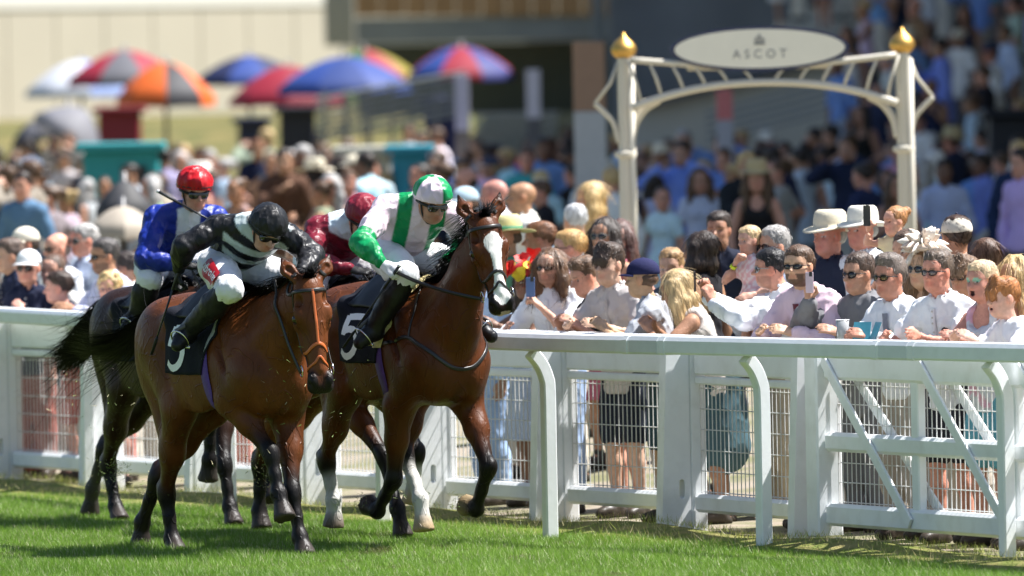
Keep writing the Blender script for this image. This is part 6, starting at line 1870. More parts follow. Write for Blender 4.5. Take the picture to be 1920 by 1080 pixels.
# oval sign with its plinth
cxs = PX(1432, AD) - acx; sgn_z = az(91, 1432); a_, b_ = PX(1600, AD) - PX(1432, AD), .178
mb = MB(); mb.box((cxs, 0, az(123)), (PX(1568, AD) - PX(1296, AD), .10, .06), bev=.01); mb.build('sign_plinth', AM, arch)
t = np.linspace(0, 2 * math.pi, 49)[:-1]
def ovalp(fa, fb): return [(a_ * fa * math.cos(q), b_ * fb * math.sin(q)) for q in t]
mb = MB(); mb.prism(ovalp(1.0, 1.0), (cxs, -.13, sgn_z), (cxs, -.07, sgn_z), (1, 0, 0), (0, 0, 1)); sg_ = mb.build('sign_board', plain('sign_navy_rim', (.03, .035, .09), .4), arch)
mb = MB(); mb.prism(ovalp(.950, .86), (cxs, -.136, sgn_z), (cxs, -.128, sgn_z), (1, 0, 0), (0, 0, 1)); mb.build('sign_face', plain('sign_cream', (.86, .82, .70), .5, var=.02), sg_)
T, F = text_mesh('A S C O T', .098); INK = plain('sign_ink', (.25, .25, .25), .5, var=0)
P = np.stack([cxs + T[:, 0], np.full(len(T), -.141), sgn_z - .045 + T[:, 1]], 1); obj('lettering', mesh_np('lettering', P, F, None, False, INK), sg_)
mb = MB()          # crown emblem
for k in range(-2, 3): mb.tube([(cxs + k * .012, -.141, sgn_z + .045), (cxs + k * .020, -.141, sgn_z + .075 - abs(k) * .004), (cxs + k * .008, -.141, sgn_z + .098 - abs(k) * .004)], .0035, 5)
mb.box((cxs, -.141, sgn_z + .038), (.085, .004, .016)); mb.box((cxs, -.141, sgn_z + .107), (.012, .004, .020)); mb.build('crown_emblem', INK, sg_)
# ------------------------------------------------------------------ spectators at the fence
def slab(name, label, cat, c, ax, dims, col, parts=None, rough=.3):
    """small held object: box with axes ax (columns) at c"""
    o = empty(name, c); tag(o, label, cat)
    mb = MB(); mb.box((0, 0, 0), dims, ax, min(dims) * .3); mb.build('case', mat('%s_%.2f_%.2f' % (name, col[0], col[2]), col, rough, var=.05), o)
    for nm, off, d2, c2 in (parts or []):
        mb = MB(); mb.box(np.asarray(ax) @ np.asarray(off, float), d2, ax, min(d2) * .2); mb.build(nm, mat('%s_%s_%.2f' % (name, nm, c2[1]), c2, .12, var=0), o)
    return o
def phone_for(root, j, s, label, col, tilt=0.0, up=.075):
    d = norm(j['wr' + s] - j['el' + s]); c = to_world(root, j['wr' + s] + d * .085 + V3(0.02, 0, up))
    a = root.rotation_euler.z; f = V3(math.cos(a), math.sin(a), 0); l = V3(-math.sin(a), math.cos(a), 0)
    ax = np.stack([l, f, V3(0, 0, 1)], 1)
    return slab('phone', label, 'phone', c, ax, (.066, .009, .130), col, [('screen', (0, -.006, 0), (.060, .002, .120), (.02, .02, .03)), ('camera_lens', (.018, .007, .052), (.026, .004, .03), (.05, .05, .05))])
RAILZ = 1.215
def on_rail(j=None, x=.40): return None
SH = (.80, .81, .84); LBLUE = (.50, .60, .78); NAVYC = (.018, .024, .055); KHAKI = (.45, .38, .28); CREAMC = (.72, .66, .55)
BRN = (.075, .040, .022); DKB = (.030, .018, .012); BLN = (.48, .33, .15); GINGER = (.36, .14, .04); GREYH = (.30, .29, .28)
def stripes(col, per=.03, ax=1): return lambda V, C, j: np.where(((V[:, ax] / per) % 1 < .35)[:, None], np.array(col), C)
def floral(col, f=70, th=.25, seed=3): return lambda V, C, j: np.where((vnoise(V, f, seed) > th)[:, None], np.array(col), C)
FR = []
def sp(*a, **k): r = spectator(*a, **k); FR.append(r); return r
# --- right of the blazed horse, left to right
sp(985, 500, .95, 'woman in bright red and yellow flower hat half hidden by the blazed horse muzzle', yaw=55, female=True, skin='brown', hair='mid', hair_col=DKB, top='dress', top_col=(.30, .36, .45), handR=(.35, -.15, 1.22), handL=(.35, .12, 1.22))
_hat = FR[-1]
r, j, h = sp(1028, 470, .62, 'long-haired man in dark sunglasses and white shirt filming with a phone', yaw=32, lean=6, skin='fair', hair='mid', hair_col=(.13, .065, .03), beard=((.10, .05, .03), .45), top='shirt', top_col=(.80, .81, .84), sleeve=1.2, glasses='sun', handL=(.30, .06, 1.36), handR=(.32, -.20, 1.22), bot_col=(.30, .40, .58), gripL=.9, head_yaw=4)
phone_for(r, j, 'L', 'dark blue phone held by the long-haired man', (.10, .16, .32))
sp(1090, 490, .55, 'teenage boy with faded brown hair and black t-shirt leaning over the fence', yaw=62, lean=24, head_pitch=14, skin='pink', hair='quiff', hair_col=(.14, .08, .045), top='tee', top_col=(.012, .014, .020), bottom='shorts', bot_col=(.70, .70, .70), handL=(.42, .14, 1.25), handR=(.42, -.12, 1.25))
sp(1140, 465, .60, 'teenage boy with brown fringe and pale grey polo shirt', yaw=40, lean=10, skin='pale', hair='fringe', hair_col=(.055, .032, .020), top='polo', top_col=(.55, .51, .49), bottom='shorts', bot_col=(.02, .025, .04), handL=(.38, .16, 1.25), handR=(.40, -.14, 1.25))
sp(1200, 487, .52, 'boy in navy baseball cap and grey t-shirt looking away to the left', yaw=100, lean=10, child=True, skin='fair', hair='under_hat', hair_col=(.10, .055, .03), hat='cap', hat_col=(.022, .024, .075), top='tee', top_col=(.42, .44, .48), bottom='shorts', bot_col=(.04, .08, .10), handL=(.36, .12, 1.25), handR=(.38, -.10, 1.25))
sp(1262, 512, .55, 'woman with long straight blonde hair and bare shoulders bending over the fence', yaw=100, lean=22, head_pitch=18, female=True, skin='tan', hair='long', hair_col=(.50, .36, .18), top='tank', top_col=(.60, .55, .50), bottom='skirt', bot_col=(.05, .10, .12), handL=(.42, .12, 1.25), handR=(.42, -.12, 1.25))
sp(1258, 474, 1.5, 'fair-haired child behind the blonde woman with bare shoulders', yaw=20, child=True, skin='fair', hair='short', hair_col=(.36, .22, .10), top='tee', top_col=(.05, .07, .10))
r, j, h = sp(1440, 472, .60, 'dark-haired man in white shirt stretching both arms out to film with a phone', yaw=88, lean=16, skin='pink', hair='short', hair_col=(.014, .012, .012), beard=((.05, .03, .02), .3), top='shirt', top_col=SH, glasses='sun', handR=(.60, -.04, 1.47), handL=(.58, .10, 1.43), bot_col=(.74, .75, .77), gripR=.8, gripL=.7, hdR=(.25, .1, 1), hdL=(.3, -.1, 1))
phone_for(r, j, 'R', 'slim dark phone held up by the man in white with outstretched arms', (.05, .03, .03), up=.06)
sp(1492, 466, .58, 'bearded man in pale pink shirt, maroon tie and sunglasses leaning on the rail', yaw=42, lean=14, head_yaw=14, skin='fair', hair='fade', hair_col=(.10, .055, .03), beard=((.055, .028, .016), .85), top='shirt', top_col=(.76, .58, .66), tie=(.13, .006, .022), glasses='sun', handL=(.40, .14, 1.25), handR=(.42, -.12, 1.25), bot_col=(.62, .57, .48))
r, j, h = sp(1448, 430, 1.25, 'grey-haired man in sunglasses carrying a small blonde girl', yaw=62, skin='fair', hair='short', hair_col=(.34, .32, .30), top='shirt', top_col=(.52, .60, .74), glasses='sun', handR=(.26, -.10, 1.25), handL=(.28, .10, 1.3), bot_col=KHAKI)
sp(1402, 428, 1.10, 'small blonde girl in red-checked frock with yellow wristband, hand at her mouth', yaw=52, h=1.02, child=True, female=True, skin='pale', hair='short', hair_col=(.55, .40, .22), top='frock', top_col=(.66, .40, .44), handR=(.10, -.03, .80), handL=(.12, .16, .60), wristband=('R', (.60, .75, .02)), gripR=.9,
   pattern=lambda V, C, j: np.where(((np.floor(V[:, 2] * 38) + np.floor(V[:, 1] * 38)) % 2 == 0)[:, None], C, np.array((.72, .66, .68))))
sp(1556, 405, 1.9, 'older man in cream brimmed hat and navy polo standing behind', yaw=48, skin='red', hair='under_hat', hair_col=GREYH, hat='brim', hat_col=(.66, .60, .46), top='polo', top_col=(.025, .030, .055), bot_col=KHAKI)
sp(1616, 394, 2.0, 'older man in off-white trilby and white shirt beside the red-haired toddler', yaw=46, skin='red', hair='under_hat', hair_col=GREYH, hat='brim', hat_col=(.76, .73, .64), top='shirt', top_col=SH, bot_col=NAVYC)
r, j, h = sp(1672, 392, 1.5, 'red-haired toddler with a bunch held up in the air, holding a black phone', yaw=55, h=.98, child=True, female=True, skin='pale', hair='bun', hair_col=(.40, .19, .07), top='frock', top_col=(.72, .64, .40), handR=(.20, -.02, .86), handL=(.15, .12, .62), gripR=.9)
phone_for(r, j, 'R', 'black phone in the hand of the red-haired toddler', (.012, .012, .014), up=.03)
sp(1700, 440, 1.35, 'man lifting the red-haired toddler, mostly hidden behind the feathered hat', yaw=50, skin='fair', hair='short', hair_col=(.10, .06, .04), top='shirt', top_col=(.40, .42, .46), handR=(.20, -.12, 1.45), handL=(.22, .10, 1.45))
r, j, h = sp(1606, 481, .85, 'man in sunglasses and grey suit holding up a pink phone', yaw=48, lean=2, skin='fair', hair='fade', hair_col=(.085, .055, .04), top='jacket', top_col=(.19, .19, .20), collar=(.16, .16, .17), glasses='sun', handR=(.33, -.14, 1.44), handL=(.36, .16, 1.25), gripR=.8, bot_col=(.15, .15, .16), hdR=(.15, .1, 1))
phone_for(r, j, 'R', 'pale pink phone held up by the man in the grey suit', (.62, .48, .54), up=.07)
r, j, h = sp(1668, 486, .58, 'man in gold sunglasses, white shirt and grey tie holding a plastic cup', yaw=46, lean=8, skin='red', hair='quiff', hair_col=(.14, .11, .09), top='shirt', top_col=SH, tie=(.20, .21, .26), glasses='mirror', handR=(.40, -.08, 1.24), handL=(.42, .14, 1.25), gripR=1.0, bot_col=(.42, .36, .30), belly=.1)
c = to_world(r, j['wrR'] + V3(.07, .02, .05)); cup = empty('plastic_cup', c); tag(cup, 'clear plastic cup in the hand of the man with gold sunglasses', 'cup')
mb = MB(); mb.lathe([(.030, -.065), (.041, .065), (.039, .065), (.028, -.060)], (0, 0, 0), 18); mb.build('cup_wall', mat('clear_plastic', (.80, .82, .84), .15, trans=.55, var=0), cup, True)
mb = MB(); mb.tube([(.041 * math.cos(a), .041 * math.sin(a), .066) for a in np.linspace(0, 6.283, 17)[:-1]], .0025, 6, closed=True); mb.build('rim', mat('cup_rim', (.85, .86, .88), .2, var=0), cup, True)
bk = empty('race_card', to_world(r, V3(.46, .16, 1.245))); tag(bk, 'open race card booklet with blue-green cover resting on the rail', 'booklet'); bk.rotation_euler = (0, 0, r.rotation_euler.z)
for s in (-1, 1):
    mb = MB(); ax = np.array(Matrix.Rotation(math.radians(-28 * s), 3, 'Z') @ Matrix.Rotation(math.radians(-22), 3, 'Y')); mb.box(ax @ np.array((0, s * .055, .03)), (.006, .108, .150), ax); mb.build('cover', mat('card_cover', (.06, .26, .34), .4, var=.25, nscale=14), bk)
    mb = MB(); mb.box(ax @ np.array((-.0055, s * .053, .03)), (.005, .102, .144), ax); mb.build('pages', mat('card_paper', (.8, .8, .77), .7), bk)
sp(1728, 470, 1.15, 'woman in beige feathered fascinator and sunglasses behind the man in white polo', yaw=40, female=True, skin='fair', hair='mid', hair_col=(.22, .13, .07), top='dress', top_col=(.70, .62, .56), pattern=floral((.45, .25, .22)), glasses='sun', handR=(.3, -.1, 1.25))
_fas = FR[-1]
sp(1757, 476, .55, 'stout man in white polo with glasses and round black badge', yaw=40, lean=8, skin='red', hair='short', hair_col=(.12, .085, .06), top='polo', top_col=(.82, .83, .86), glasses='clear', handR=(.38, -.20, 1.25), handL=(.44, .10, 1.27), hdL=(.9, .3, .1), belly=.16, bottom='shorts', bot_col=(.03, .03, .04))
r, j, h = FR[-1]; c = j['pelvis'] + (j['neck'] - j['pelvis']) * .66 + V3(.16, .09, 0)
Sx = Sdf(); torso_prims(Sx, j, .014, False, .16, j['k'] * .90, .05); c = snap(Sx, c[None], .010)[0]
mb = MB(); mb.lathe([(.001, -.004), (.024, -.004), (.024, .004), (.001, .005)], c, 16, R=_axes(V3(1, .4, .2))); mb.build('badge', mat('badge_black', (.012, .012, .014), .3), r)
sp(1806, 484, .95, 'young man with brown hair and dark sunglasses behind the girl with face paint', yaw=38, skin='tan', hair='fringe', hair_col=(.15, .085, .045), top='tee', top_col=(.55, .50, .45), glasses='sun')
sp(1838, 494, .60, 'blonde girl with green face paint and open mouth in pale vest top', yaw=44, lean=4, child=True, female=True, skin='pink', hair='short', hair_col=(.56, .42, .26), top='tank', top_col=(.62, .66, .70), pattern=floral((.70, .42, .52), 30, .2), mouth=.030, face_paint=(.10, .52, .40), handR=(.40, -.02, 1.22), hdR=(.8, .5, .1), handL=(.36, .12, 1.25), bottom='shorts', bot_col=(.12, .35, .45))
sp(1874, 526, .50, 'red-haired boy in white t-shirt at the right end of the fence', yaw=62, lean=8, child=True, skin='pale', hair='fringe', hair_col=(.34, .13, .035), top='tee', top_col=(.82, .83, .86), handR=(.36, -.12, 1.25), handL=(.36, .12, 1.25), bottom='shorts', bot_col=(.05, .06, .12), mouth=.006)
sp(1902, 488, .85, 'woman with wavy blonde hair and sunglasses at the right edge', yaw=36, female=True, skin='tan', hair='wavy', hair_col=(.50, .34, .15), top='dress', top_col=(.75, .70, .66), pattern=floral((.25, .42, .30), 60), glasses='sun')
sp(1790, 408, 1.8, 'man with dark brown hair and pale flat cap seen from behind', yaw=150, skin='tan', hair='short', hair_col=(.055, .028, .018), hat='cap', hat_col=(.66, .60, .50), top='shirt', top_col=(.42, .34, .28))
sp(1845, 455, 1.7, 'brown-haired woman behind the feathered hat facing away', yaw=140, female=True, skin='fair', hair='mid', hair_col=(.09, .045, .025), top='dress', top_col=(.06, .06, .09), pattern=floral((.5, .45, .4), 80, .5))
sp(1345, 402, 3.2, 'man in dark navy t-shirt standing behind the outstretched arms', yaw=15, skin='tan', hair='short', hair_col=DKB, top='tee', top_col=(.014, .018, .035), bot_col=(.02, .022, .03))
sp(1310, 440, 1.6, 'dark-haired woman in black dress between blonde woman and filming man', yaw=120, female=True, skin='tan', hair='mid', hair_col=DKB, top='dress', top_col=(.014, .013, .016))
# second row between muzzle and arch
sp(1012, 420, 2.2, 'man with short auburn hair and pink ears looking left, behind the flower hat', yaw=95, skin='red', hair='short', hair_col=(.17, .075, .035), top='shirt', top_col=(.10, .12, .18))
sp(1066, 436, 1.9, 'blond man in glasses and pale pink collar looking left', yaw=88, skin='pink', hair='short', hair_col=(.48, .29, .11), top='shirt', top_col=(.74, .56, .64), glasses='sun')
sp(1076, 388, 3.8, 'white-haired man in pale aqua shirt seen from behind', yaw=150, skin='fair', hair='short', hair_col=(.60, .60, .60), top='shirt', top_col=(.55, .66, .70))
sp(1106, 346, 6.2, 'woman with long golden hair in the sun left of the arch post', yaw=75, female=True, skin='tan', hair='long', hair_col=(.52, .36, .16), top='tank', top_col=(.55, .40, .34))
sp(926, 338, 6.0, 'bald man with pink scalp and white shirt behind the horse ears', yaw=110, skin='pink', hair='bald', top='shirt', top_col=(.78, .76, .80))
sp(974, 343, 5.6, 'tanned bald man in cream shirt behind the horse ears', yaw=80, skin='tan', hair='bald', top='shirt', top_col=(.74, .72, .66))
sp(868, 352, 5.2, 'spectator in pale blue bucket hat behind the green-capped jockey', yaw=60, skin='fair', hair='under_hat', hair_col=BRN, hat='cap', hat_col=(.40, .52, .60), top='tee', top_col=(.30, .36, .44))
sp(948, 410, 1.9, 'spectator in straw hat with green band close behind the horse ears', yaw=60, skin='tan', hair='under_hat', hair_col=BRN, hat='wide', hat_col=(.62, .56, .28), band=(.05, .22, .12), top='tee', top_col=(.08, .22, .14))
sp(1130, 412, 2.4, 'dark-haired woman in big sunglasses beside the arch post', yaw=30, female=True, skin='tan', hair='mid', hair_col=DKB, top='dress', top_col=(.40, .12, .16), glasses='sun')
sp(1160, 420, 2.6, 'smiling woman in sunglasses tucked behind the arch post', yaw=25, female=True, skin='pink', hair='mid', hair_col=(.10, .05, .04), top='dress', top_col=(.78, .78, .80), glasses='sun')
# --- left group
sp(14, 452, .60, 'man in navy shirt cut by the left edge of the fence', yaw=70, lean=6, skin='fair', hair='short', hair_col=(.12, .08, .06), top='polo', top_col=NAVYC, handR=(.38, -.12, 1.25), handL=(.38, .12, 1.25), bot_col=(.35, .12, .10))
sp(50, 470, .60, 'smiling woman in white cap, sunglasses and navy top', yaw=18, lean=4, female=True, skin='pink', hair='under_hat', hair_col=(.20, .12, .07), hat='cap', hat_col=(.80, .80, .80), top='polo', top_col=(.016, .020, .045), glasses='sun', bot_col=(.30, .10, .08))
sp(44, 428, 1.6, 'man in cream cap standing behind the white-capped woman', yaw=62, skin='tan', hair='under_hat', hair_col=DKB, hat='cap', hat_col=(.74, .68, .56), top='shirt', top_col=(.60, .60, .62), glasses='sun')
sp(106, 440, 1.5, 'balding man in dark sunglasses behind the dark-haired boy', yaw=55, skin='pink', hair='balding', hair_col=(.28, .22, .18), top='shirt', top_col=SH, glasses='sun')
sp(154, 424, 1.7, 'silver-haired man in sunglasses and pale blue shirt', yaw=58, skin='pink', hair='short', hair_col=(.42, .40, .38), top='shirt', top_col=(.55, .62, .76), glasses='sun')
sp(97, 482, .95, 'brown-haired girl with plain face beside the white-capped woman', yaw=22, female=True, child=True, skin='pale', hair='ponytail', hair_col=(.09, .05, .03), top='tee', top_col=(.72, .70, .66))
sp(108, 514, .55, 'dark-haired boy in navy top in profile at the left fence', yaw=88, lean=6, child=True, skin='pink', hair='short', hair_col=(.045, .024, .015), top='tee', top_col=(.020, .026, .060), handR=(.34, -.1, 1.25), handL=(.34, .1, 1.25), bottom='shorts', bot_col=(.45, .10, .08))
sp(194, 453, .75, 'stubbly man with buzzed dark hair, sunglasses and lavender shirt', yaw=62, lean=6, skin='tan', hair='fade', hair_col=(.075, .065, .06), beard=((.06, .045, .04), .5), top='shirt', top_col=(.68, .68, .80), pattern=stripes((.52, .54, .74), .045), glasses='sun', handR=(.38, -.12, 1.25), handL=(.38, .12, 1.25), bot_col=(.55, .20, .16))
sp(206, 514, .50, 'curly blond boy low at the fence in front of the lavender shirt', yaw=20, child=True, skin='fair', hair='curly', hair_col=(.52, .36, .16), top='tee', top_col=(.30, .42, .10), bottom='shorts', bot_col=(.6, .6, .6))
sp(232, 476, 1.1, 'dark-haired man in white shirt beside the blue-silked jockey', yaw=100, skin='pink', hair='short', hair_col=(.05, .035, .03), top='shirt', top_col=SH)
sp(262, 470, 1.5, 'man in grey shirt just visible behind the blue-silked jockey', yaw=70, skin='tan', hair='short', hair_col=BRN, top='shirt', top_col=(.5, .48, .5))
sp(430, 470, 1.2, 'spectator in white shirt glimpsed between the horses and the far fence', yaw=60, skin='tan', hair='short', hair_col=BRN, top='shirt', top_col=SH, bot_col=(.55, .22, .18))
sp(560, 455, 1.3, 'spectator in peach shirt glimpsed behind the maroon jockey', yaw=60, skin='tan', hair='short', hair_col=DKB, top='shirt', top_col=(.70, .45, .36), bot_col=(.60, .30, .24))
sp(905, 470, .9, 'man in pale blue jeans and denim shirt hidden behind the blazed horse', yaw=60, skin='tan', hair='short', hair_col=BRN, top='shirt', top_col=(.42, .55, .74), bot_col=(.30, .42, .62))
# flower hat: petals
r, j, h = _hat; fh = empty('flower_hat', to_world(r, h.c)); tag(fh, 'flamboyant red and yellow flower hat on the woman by the horse muzzle', 'hat'); fh.rotation_euler = (0, 0, r.rotation_euler.z)
rg = np.random.default_rng(4)
mb = MB(); mb.lathe([(.10, .05), (.105, .09), (.07, .13), (.001, .14)], (0, 0, 0), 16); mb.build('crown', mat('flower_crown', (.45, .02, .03), .7), fh, True)
for k in range(26):
    cc = (.70, .03, .02) if k % 2 == 0 else (.80, .60, .02)
    p = norm(rg.normal(size=3) * V3(1, 1, .7)) * V3(.13, .13, .10) + V3(0, 0, .03 if k % 2 else .09); A_ = _axes(norm(p + rg.normal(size=3) * .05))
    mb = MB(); G = np.array([[p + A_ @ np.array((.055 * q * math.cos(a) * (1 + .25 * math.sin(3 * a)), .055 * q * math.sin(a), .03 * q * q + .012 * math.sin(4 * a) * q)) for a in np.linspace(0, 6.283, 13)] for q in (.05, .5, 1)])
    mb.grid(G); mb.build('petal', mat('petal_%.2f' % cc[1], cc, .6, var=.15), fh, True)
r, j, h = _fas; fs = empty('fascinator', to_world(r, h.c + V3(0, 0, .10))); tag(fs, 'beige feather and bead fascinator worn behind the white polo shirt', 'hat')
mb = MB(); mb.lathe([(.001, .0), (.11, .01), (.13, .03), (.06, .055), (.001, .06)], (0, 0, 0), 18); mb.build('base', mat('fascinator_base', (.60, .48, .38), .7), fs, True)
for k in range(80):
    d = norm(rg.normal(size=3) * V3(1, .8, .55) + V3(.25, -.1, .35)); L = rg.uniform(.07, .20); pts = [d * t * L + V3(0, 0, .03) + V3(0, 0, -.25 * t * t * L) for t in np.linspace(0, 1, 6)]
    mb = MB(); mb.tube(pts, [.008, .022, .028, .026, .016, .003], 5, flat=(.2, 1.2)); mb.build('feather', mat('feather_beige_%d' % (k % 2), (.68, .56, .46) if k % 2 else (.78, .72, .64), .7, var=.15), fs, True)
# ------------------------------------------------------------------ far crowd: a few figures built once, copied with their parts
def obj_cloth(): return mat('far_cloth', rough=.85, spec=.2, var=.08, nscale=6, src='object', bump=.008, bscale=9)
def obj_hair(): return mat('far_hair', rough=.5, spec=.4, var=.25, nscale=22, src='object')
ARCH = []
def archetype(**kw):
    r, j, h = person('tmp', (0, 0, -50), 0, fine=False, group='distant crowd', **kw)
    ARCH.append((r, kw.get('female', False), kw.get('hair'), kw.get('hat'), kw.get('top'))); return r
archetype(h=1.78, top='shirt', hair='short', skin='fair')
archetype(h=1.76, top='shirt', hair='short', skin='tan', handR=(.30, -.10, 1.25), sleeve=1.2)
archetype(h=1.74, top='tee', hair='short', skin='pink', bottom='shorts', handL=(.25, .1, 1.1), handR=(.25, -.1, 1.1))
archetype(h=1.80, top='jacket', hair='short', skin='fair', handR=(.28, -.05, 1.40))
archetype(h=1.72, top='polo', hair='balding', skin='pink', glasses='sun', belly=.1)
archetype(h=1.66, top='dress', hair='long', female=True, skin='tan', handR=(.28, -.06, 1.2))
archetype(h=1.64, top='frock', hair='mid', female=True, skin='fair')
archetype(h=1.67, top='tank', hair='bun', female=True, skin='tan', bottom='skirt', handL=(.26, .08, 1.3))
archetype(h=1.66, top='dress', hair='wavy', female=True, skin='pink', hat='wide')
archetype(h=1.76, top='shirt', hair='under_hat', skin='red', hat='brim')
archetype(h=1.78, top='shirt', hair='short', skin='brown', sleeve=1.1)
archetype(h=1.70, top='tee', hair='under_hat', skin='tan', hat='cap', handR=(.32, -.08, 1.52))
archetype(h=1.82, top='shirt', hair='short', skin='fair', handL=(.22, .16, 1.62), handR=(.24, -.12, 1.58), lean=-4)
archetype(h=1.62, top='frock', hair='ponytail', female=True, skin='pink', handR=(.10, -.30, 1.1), head_yaw=40)
archetype(h=1.77, top='jacket', hair='balding', skin='red', handL=(.2, .2, 1.05), head_yaw=-35, belly=.1)
def recolour(root, cols):
    for c in root.children:
        n = c.name.split('.')[0]
        if n == 'body' or n.startswith('sunglass'): continue
        if n == 'hair': k = 'hair'
        elif n in ('trousers', 'shorts', 'skirt'): k = 'bottom'
        elif n in ('hat', 'cap'): k = 'hat'
        elif n == 'shoe': k = 'shoe'
        else: k = 'top'
        c.color = (*cols[k], 1)
for r, *_ in ARCH:
    for c in r.children:
        n = c.name.split('.')[0]
        if n == 'body' or n.startswith('sunglass'): continue
        c.data.materials.clear(); c.data.materials.append(obj_hair() if n == 'hair' else obj_cloth())
def copy_tree(o, parent=None):
    c = o.copy(); COLL.objects.link(c); c.parent = parent
    for ch in o.children: copy_tree(ch, c)
    return c
TOPS = [('white', (.78, .79, .82)), ('pale blue', (.46, .58, .78)), ('mid blue', (.16, .27, .56)), ('navy', (.02, .028, .07)), ('lavender', (.48, .44, .66)), ('black', (.015, .015, .018)), ('grey', (.30, .31, .34)),
        ('teal', (.05, .26, .28)), ('pink', (.68, .36, .42)), ('cream', (.66, .60, .48)), ('red', (.42, .04, .05)), ('pale green', (.45, .58, .42)), ('brown', (.20, .12, .07))]
TW = np.array([9, 11, 9, 9, 2.5, 5, 3, 1.5, .8, .8, .8, .4, 1]); TW = TW / TW.sum()
TW_L = np.array([8, 7, 3, 6, 1, 4, 3, 1, 2, 5, 1, 1.5, 2]); TW_L = TW_L / TW_L.sum()
HAIRS = [('dark', (.025, .016, .012)), ('brown', (.09, .05, .028)), ('blonde', (.48, .34, .16)), ('grey', (.36, .35, .34)), ('auburn', (.22, .09, .04)), ('white-haired', (.62, .61, .60))]
HW_ = np.array([9, 7, 2, 1.8, 1, .5]); HW_ /= HW_.sum()
BOTS = [(.03, .035, .06), (.40, .34, .26), (.10, .10, .11), (.30, .36, .46), (.62, .60, .55)]
HATC = [(.70, .64, .50), (.78, .76, .70), (.52, .42, .24), (.05, .06, .10)]
rg = np.random.default_rng(12)
ARP = np.array([1.4, 1.4, 1.2, 1.2, .2, 1, 1, 1, .25, .35, .9, .5, .9, 1.1, .2]); ARP /= ARP.sum()
FAR = []
used = set()
def put(x, y, z, yaw, left=False, scale=1.0, where='', tops=None):
    k = int(rg.choice(len(ARCH), p=ARP))
    if left and rg.random() < .35: k = int(rg.choice([5, 6, 7, 8], p=[.3, .3, .3, .1]))
    src, fem, hair, hat, top = ARCH[k]
    if k in used: o = copy_tree(src)
    else: o = src; used.add(k)
    o.location = (x, y, z); a = math.radians(yaw); o.rotation_euler = (0, 0, math.atan2(-math.cos(a), -math.sin(a)))
    sc = scale * rg.uniform(.91, 1.06); o.scale = (sc, sc, sc)
    ti = int(rg.choice(len(TOPS), p=TW_L if left else TW)); hi = int(rg.choice(len(HAIRS), p=HW_)); bi = int(rg.integers(len(BOTS))); hc = HATC[int(rg.integers(len(HATC)))]
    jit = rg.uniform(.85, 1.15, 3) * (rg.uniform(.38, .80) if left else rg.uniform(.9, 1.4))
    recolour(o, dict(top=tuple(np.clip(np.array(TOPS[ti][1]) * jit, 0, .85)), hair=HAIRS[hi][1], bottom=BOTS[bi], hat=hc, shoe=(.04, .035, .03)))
    garment = {'shirt': 'shirt', 'tee': 't-shirt', 'jacket': 'jacket', 'polo': 'polo shirt', 'dress': 'dress', 'frock': 'frock', 'tank': 'vest top'}[top]
    who = 'woman' if fem else 'man'
    hd = {'cap': ' with cap', 'brim': ' with brimmed hat', 'wide': ' with wide hat'}.get(hat, '')
    hr = '' if hat and hat != 'wide' else (' balding' if hair == 'balding' else (' ' + HAIRS[hi][0] + ('' if 'hair' in HAIRS[hi][0] else '-haired')))
    desc = ('%s %s%s in %s %s' % (hr, who, hd, TOPS[ti][0], garment)).replace('  ', ' ').strip()
    FAR.append((o, desc, where, x / y, y)); return o
pts = []
def ok(x, y, r):
    for a, b in pts:
        if abs(a - x) < r and abs(b - y) < r * 1.7: return False
    return True
blocked = [(PX(1178, AD), AD, .35), (PX(1700, AD), AD, .35), (PX(236, 100), 100, .4), (PX(232, 96), 96, .5), (PX(1112, 108), 108, .4)]
def crowd_row(y0, y1, n, u0, u1, left, where, r=.62, yawf=None):
    c = 0; t = 0
    while c < n and t < n * 40:
        t += 1
        y = rg.uniform(y0, y1); u = rg.uniform(u0, u1); x = PX(u, y)
        if x < fence_x(y) + 5.0 and y < 84: continue
        if x < fence_x(y) + 1.2: continue
        if not ok(x, y, r) or any(abs(x - a) < q and abs(y - b) < q * 2 for a, b, q in blocked): continue
        pts.append((x, y)); c += 1
        put(x, y, float(ground_z(np.array(x), np.array(y))), rg.uniform(-20, 160) if yawf is None else yawf(), left, 1.0, where)
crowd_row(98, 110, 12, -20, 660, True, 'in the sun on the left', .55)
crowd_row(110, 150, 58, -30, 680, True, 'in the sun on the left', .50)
crowd_row(96, 108, 18, 780, 1940, False, 'in the shade by the arch', .55)
crowd_row(108, 133, 84, 640, 1950, False, 'in the shade by the arch', .46)
crowd_row(133, 158, 30, 640, 1460, False, 'far back in the shade', .5)
crowd_row(150, 168, 10, -20, 640, True, 'near the umbrellas', .8)
for (y, z, x0) in STEPS:
    xs_ = np.arange(x0 + .35, PX(1945, y), .68)
    for x in xs_:
        if rg.random() < .86: put(x + rg.uniform(-.1, .1), y + rg.uniform(-.35, .3), z, rg.uniform(10, 110), False, 1.0, 'on the terrace steps')
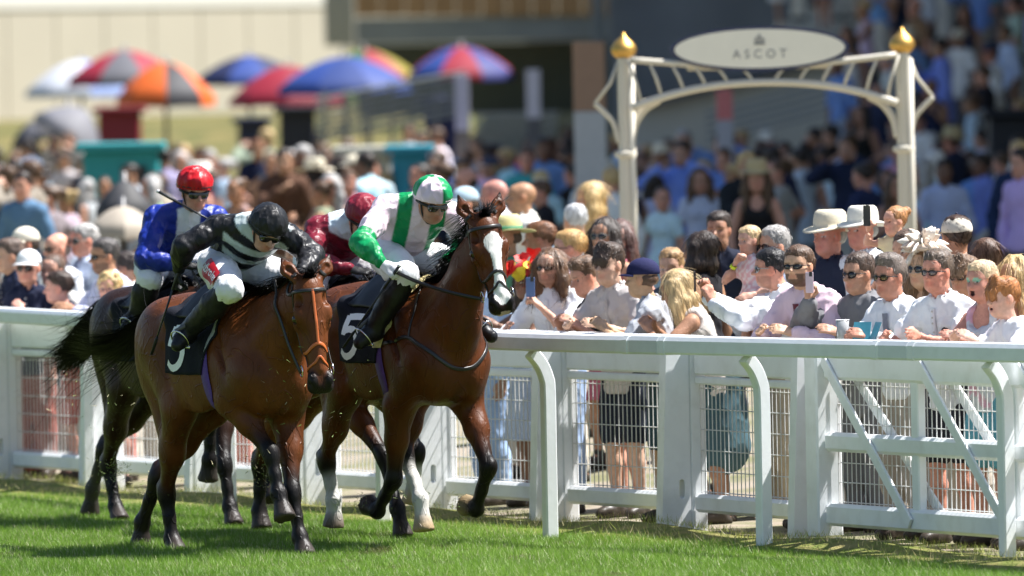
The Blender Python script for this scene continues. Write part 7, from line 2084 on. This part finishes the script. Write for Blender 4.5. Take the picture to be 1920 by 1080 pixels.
# labels: what tells each one apart, then its place among those dressed alike
by = {}
for o, desc, where, t, y in FAR: by.setdefault((desc, where), []).append((t, y, o))
ordn = ['leftmost', 'second from left', 'third from left', 'fourth from left', 'fifth from left', 'sixth from left', 'seventh from left', 'eighth from left', 'ninth from left', 'tenth from left']
for (desc, where), L in by.items():
    L.sort(key=lambda q: q[0])
    for i, (t, y, o) in enumerate(L):
        lab = desc + ' ' + where + ('' if len(L) == 1 else ', ' + (ordn[i] if i < len(L) - 1 or i == 0 else 'rightmost') + ' such')
        if len(lab.replace('-', ' ').split()) > 16: lab = lab.replace(' in the shade by the arch', ' by the arch').replace(' in the sun on the left', ' on the left').replace(' with ', ' in ')
        tag(o, lab, 'person', 'distant crowd ' + where)
for i, (r, *_) in enumerate(ARCH):
    if i not in used:
        for c in list(r.children_recursive): bpy.data.objects.remove(c)
        bpy.data.objects.remove(r)
# ------------------------------------------------------------------ turf kicked up by the hooves
rg = np.random.default_rng(33)
mb = MB()
def clod(c, r, n):
    for _ in range(n):
        d = rg.normal(size=3); d /= np.linalg.norm(d); p = c + d * r * rg.random() ** .5; e = p + norm(rg.normal(size=3)) * rg.uniform(.01, .045); w = np.cross(norm(e - p), rg.normal(size=3)); w = norm(w) * rg.uniform(.0012, .003)
        col = (.16, .24, .05) if rg.random() < .6 else ((.55, .50, .28) if rg.random() < .6 else (.05, .035, .02))
        mb.add([p - w, p + w, e], [(0, 1, 2)], col)
def at_px(u, v, d):
    dv = v - 540; du = u - 960; xx = math.cos(ROLL) * du - math.sin(ROLL) * dv; yy = math.sin(ROLL) * du + math.cos(ROLL) * dv
    return V3(xx * d / 20000, d, CAM_H + (-(math.tan(PITCH)) - yy / 20000) * d)
for u, v, d, r, n in ((222, 880, 68.5, .09, 150), (200, 890, 68.5, .22, 60), (500, 880, 66.5, .16, 120), (265, 905, 66.8, .18, 30), (560, 800, 64.2, .30, 36), (380, 840, 65.5, .45, 40), (180, 760, 68.2, .35, 40), (640, 720, 64.4, .3, 22), (530, 690, 64.2, .18, 14), (850, 940, 65.3, .06, 30), (672, 935, 65.8, .06, 30), (760, 930, 66.2, .2, 25)):
    clod(at_px(u, v, d), r, n)
o = mb.build('turf_debris', mat('turf_bits', rough=.7, src='attr', var=0), None, False, True); tag(o, 'scattered clods and grass blades kicked up around the hooves', 'debris', kind='stuff')
print('TRI', sum(sum(len(p.vertices) - 2 for p in m.polygons) if len(m.polygons) < 4000 else (len(m.loops) - 2 * len(m.polygons)) for m in bpy.data.meshes))
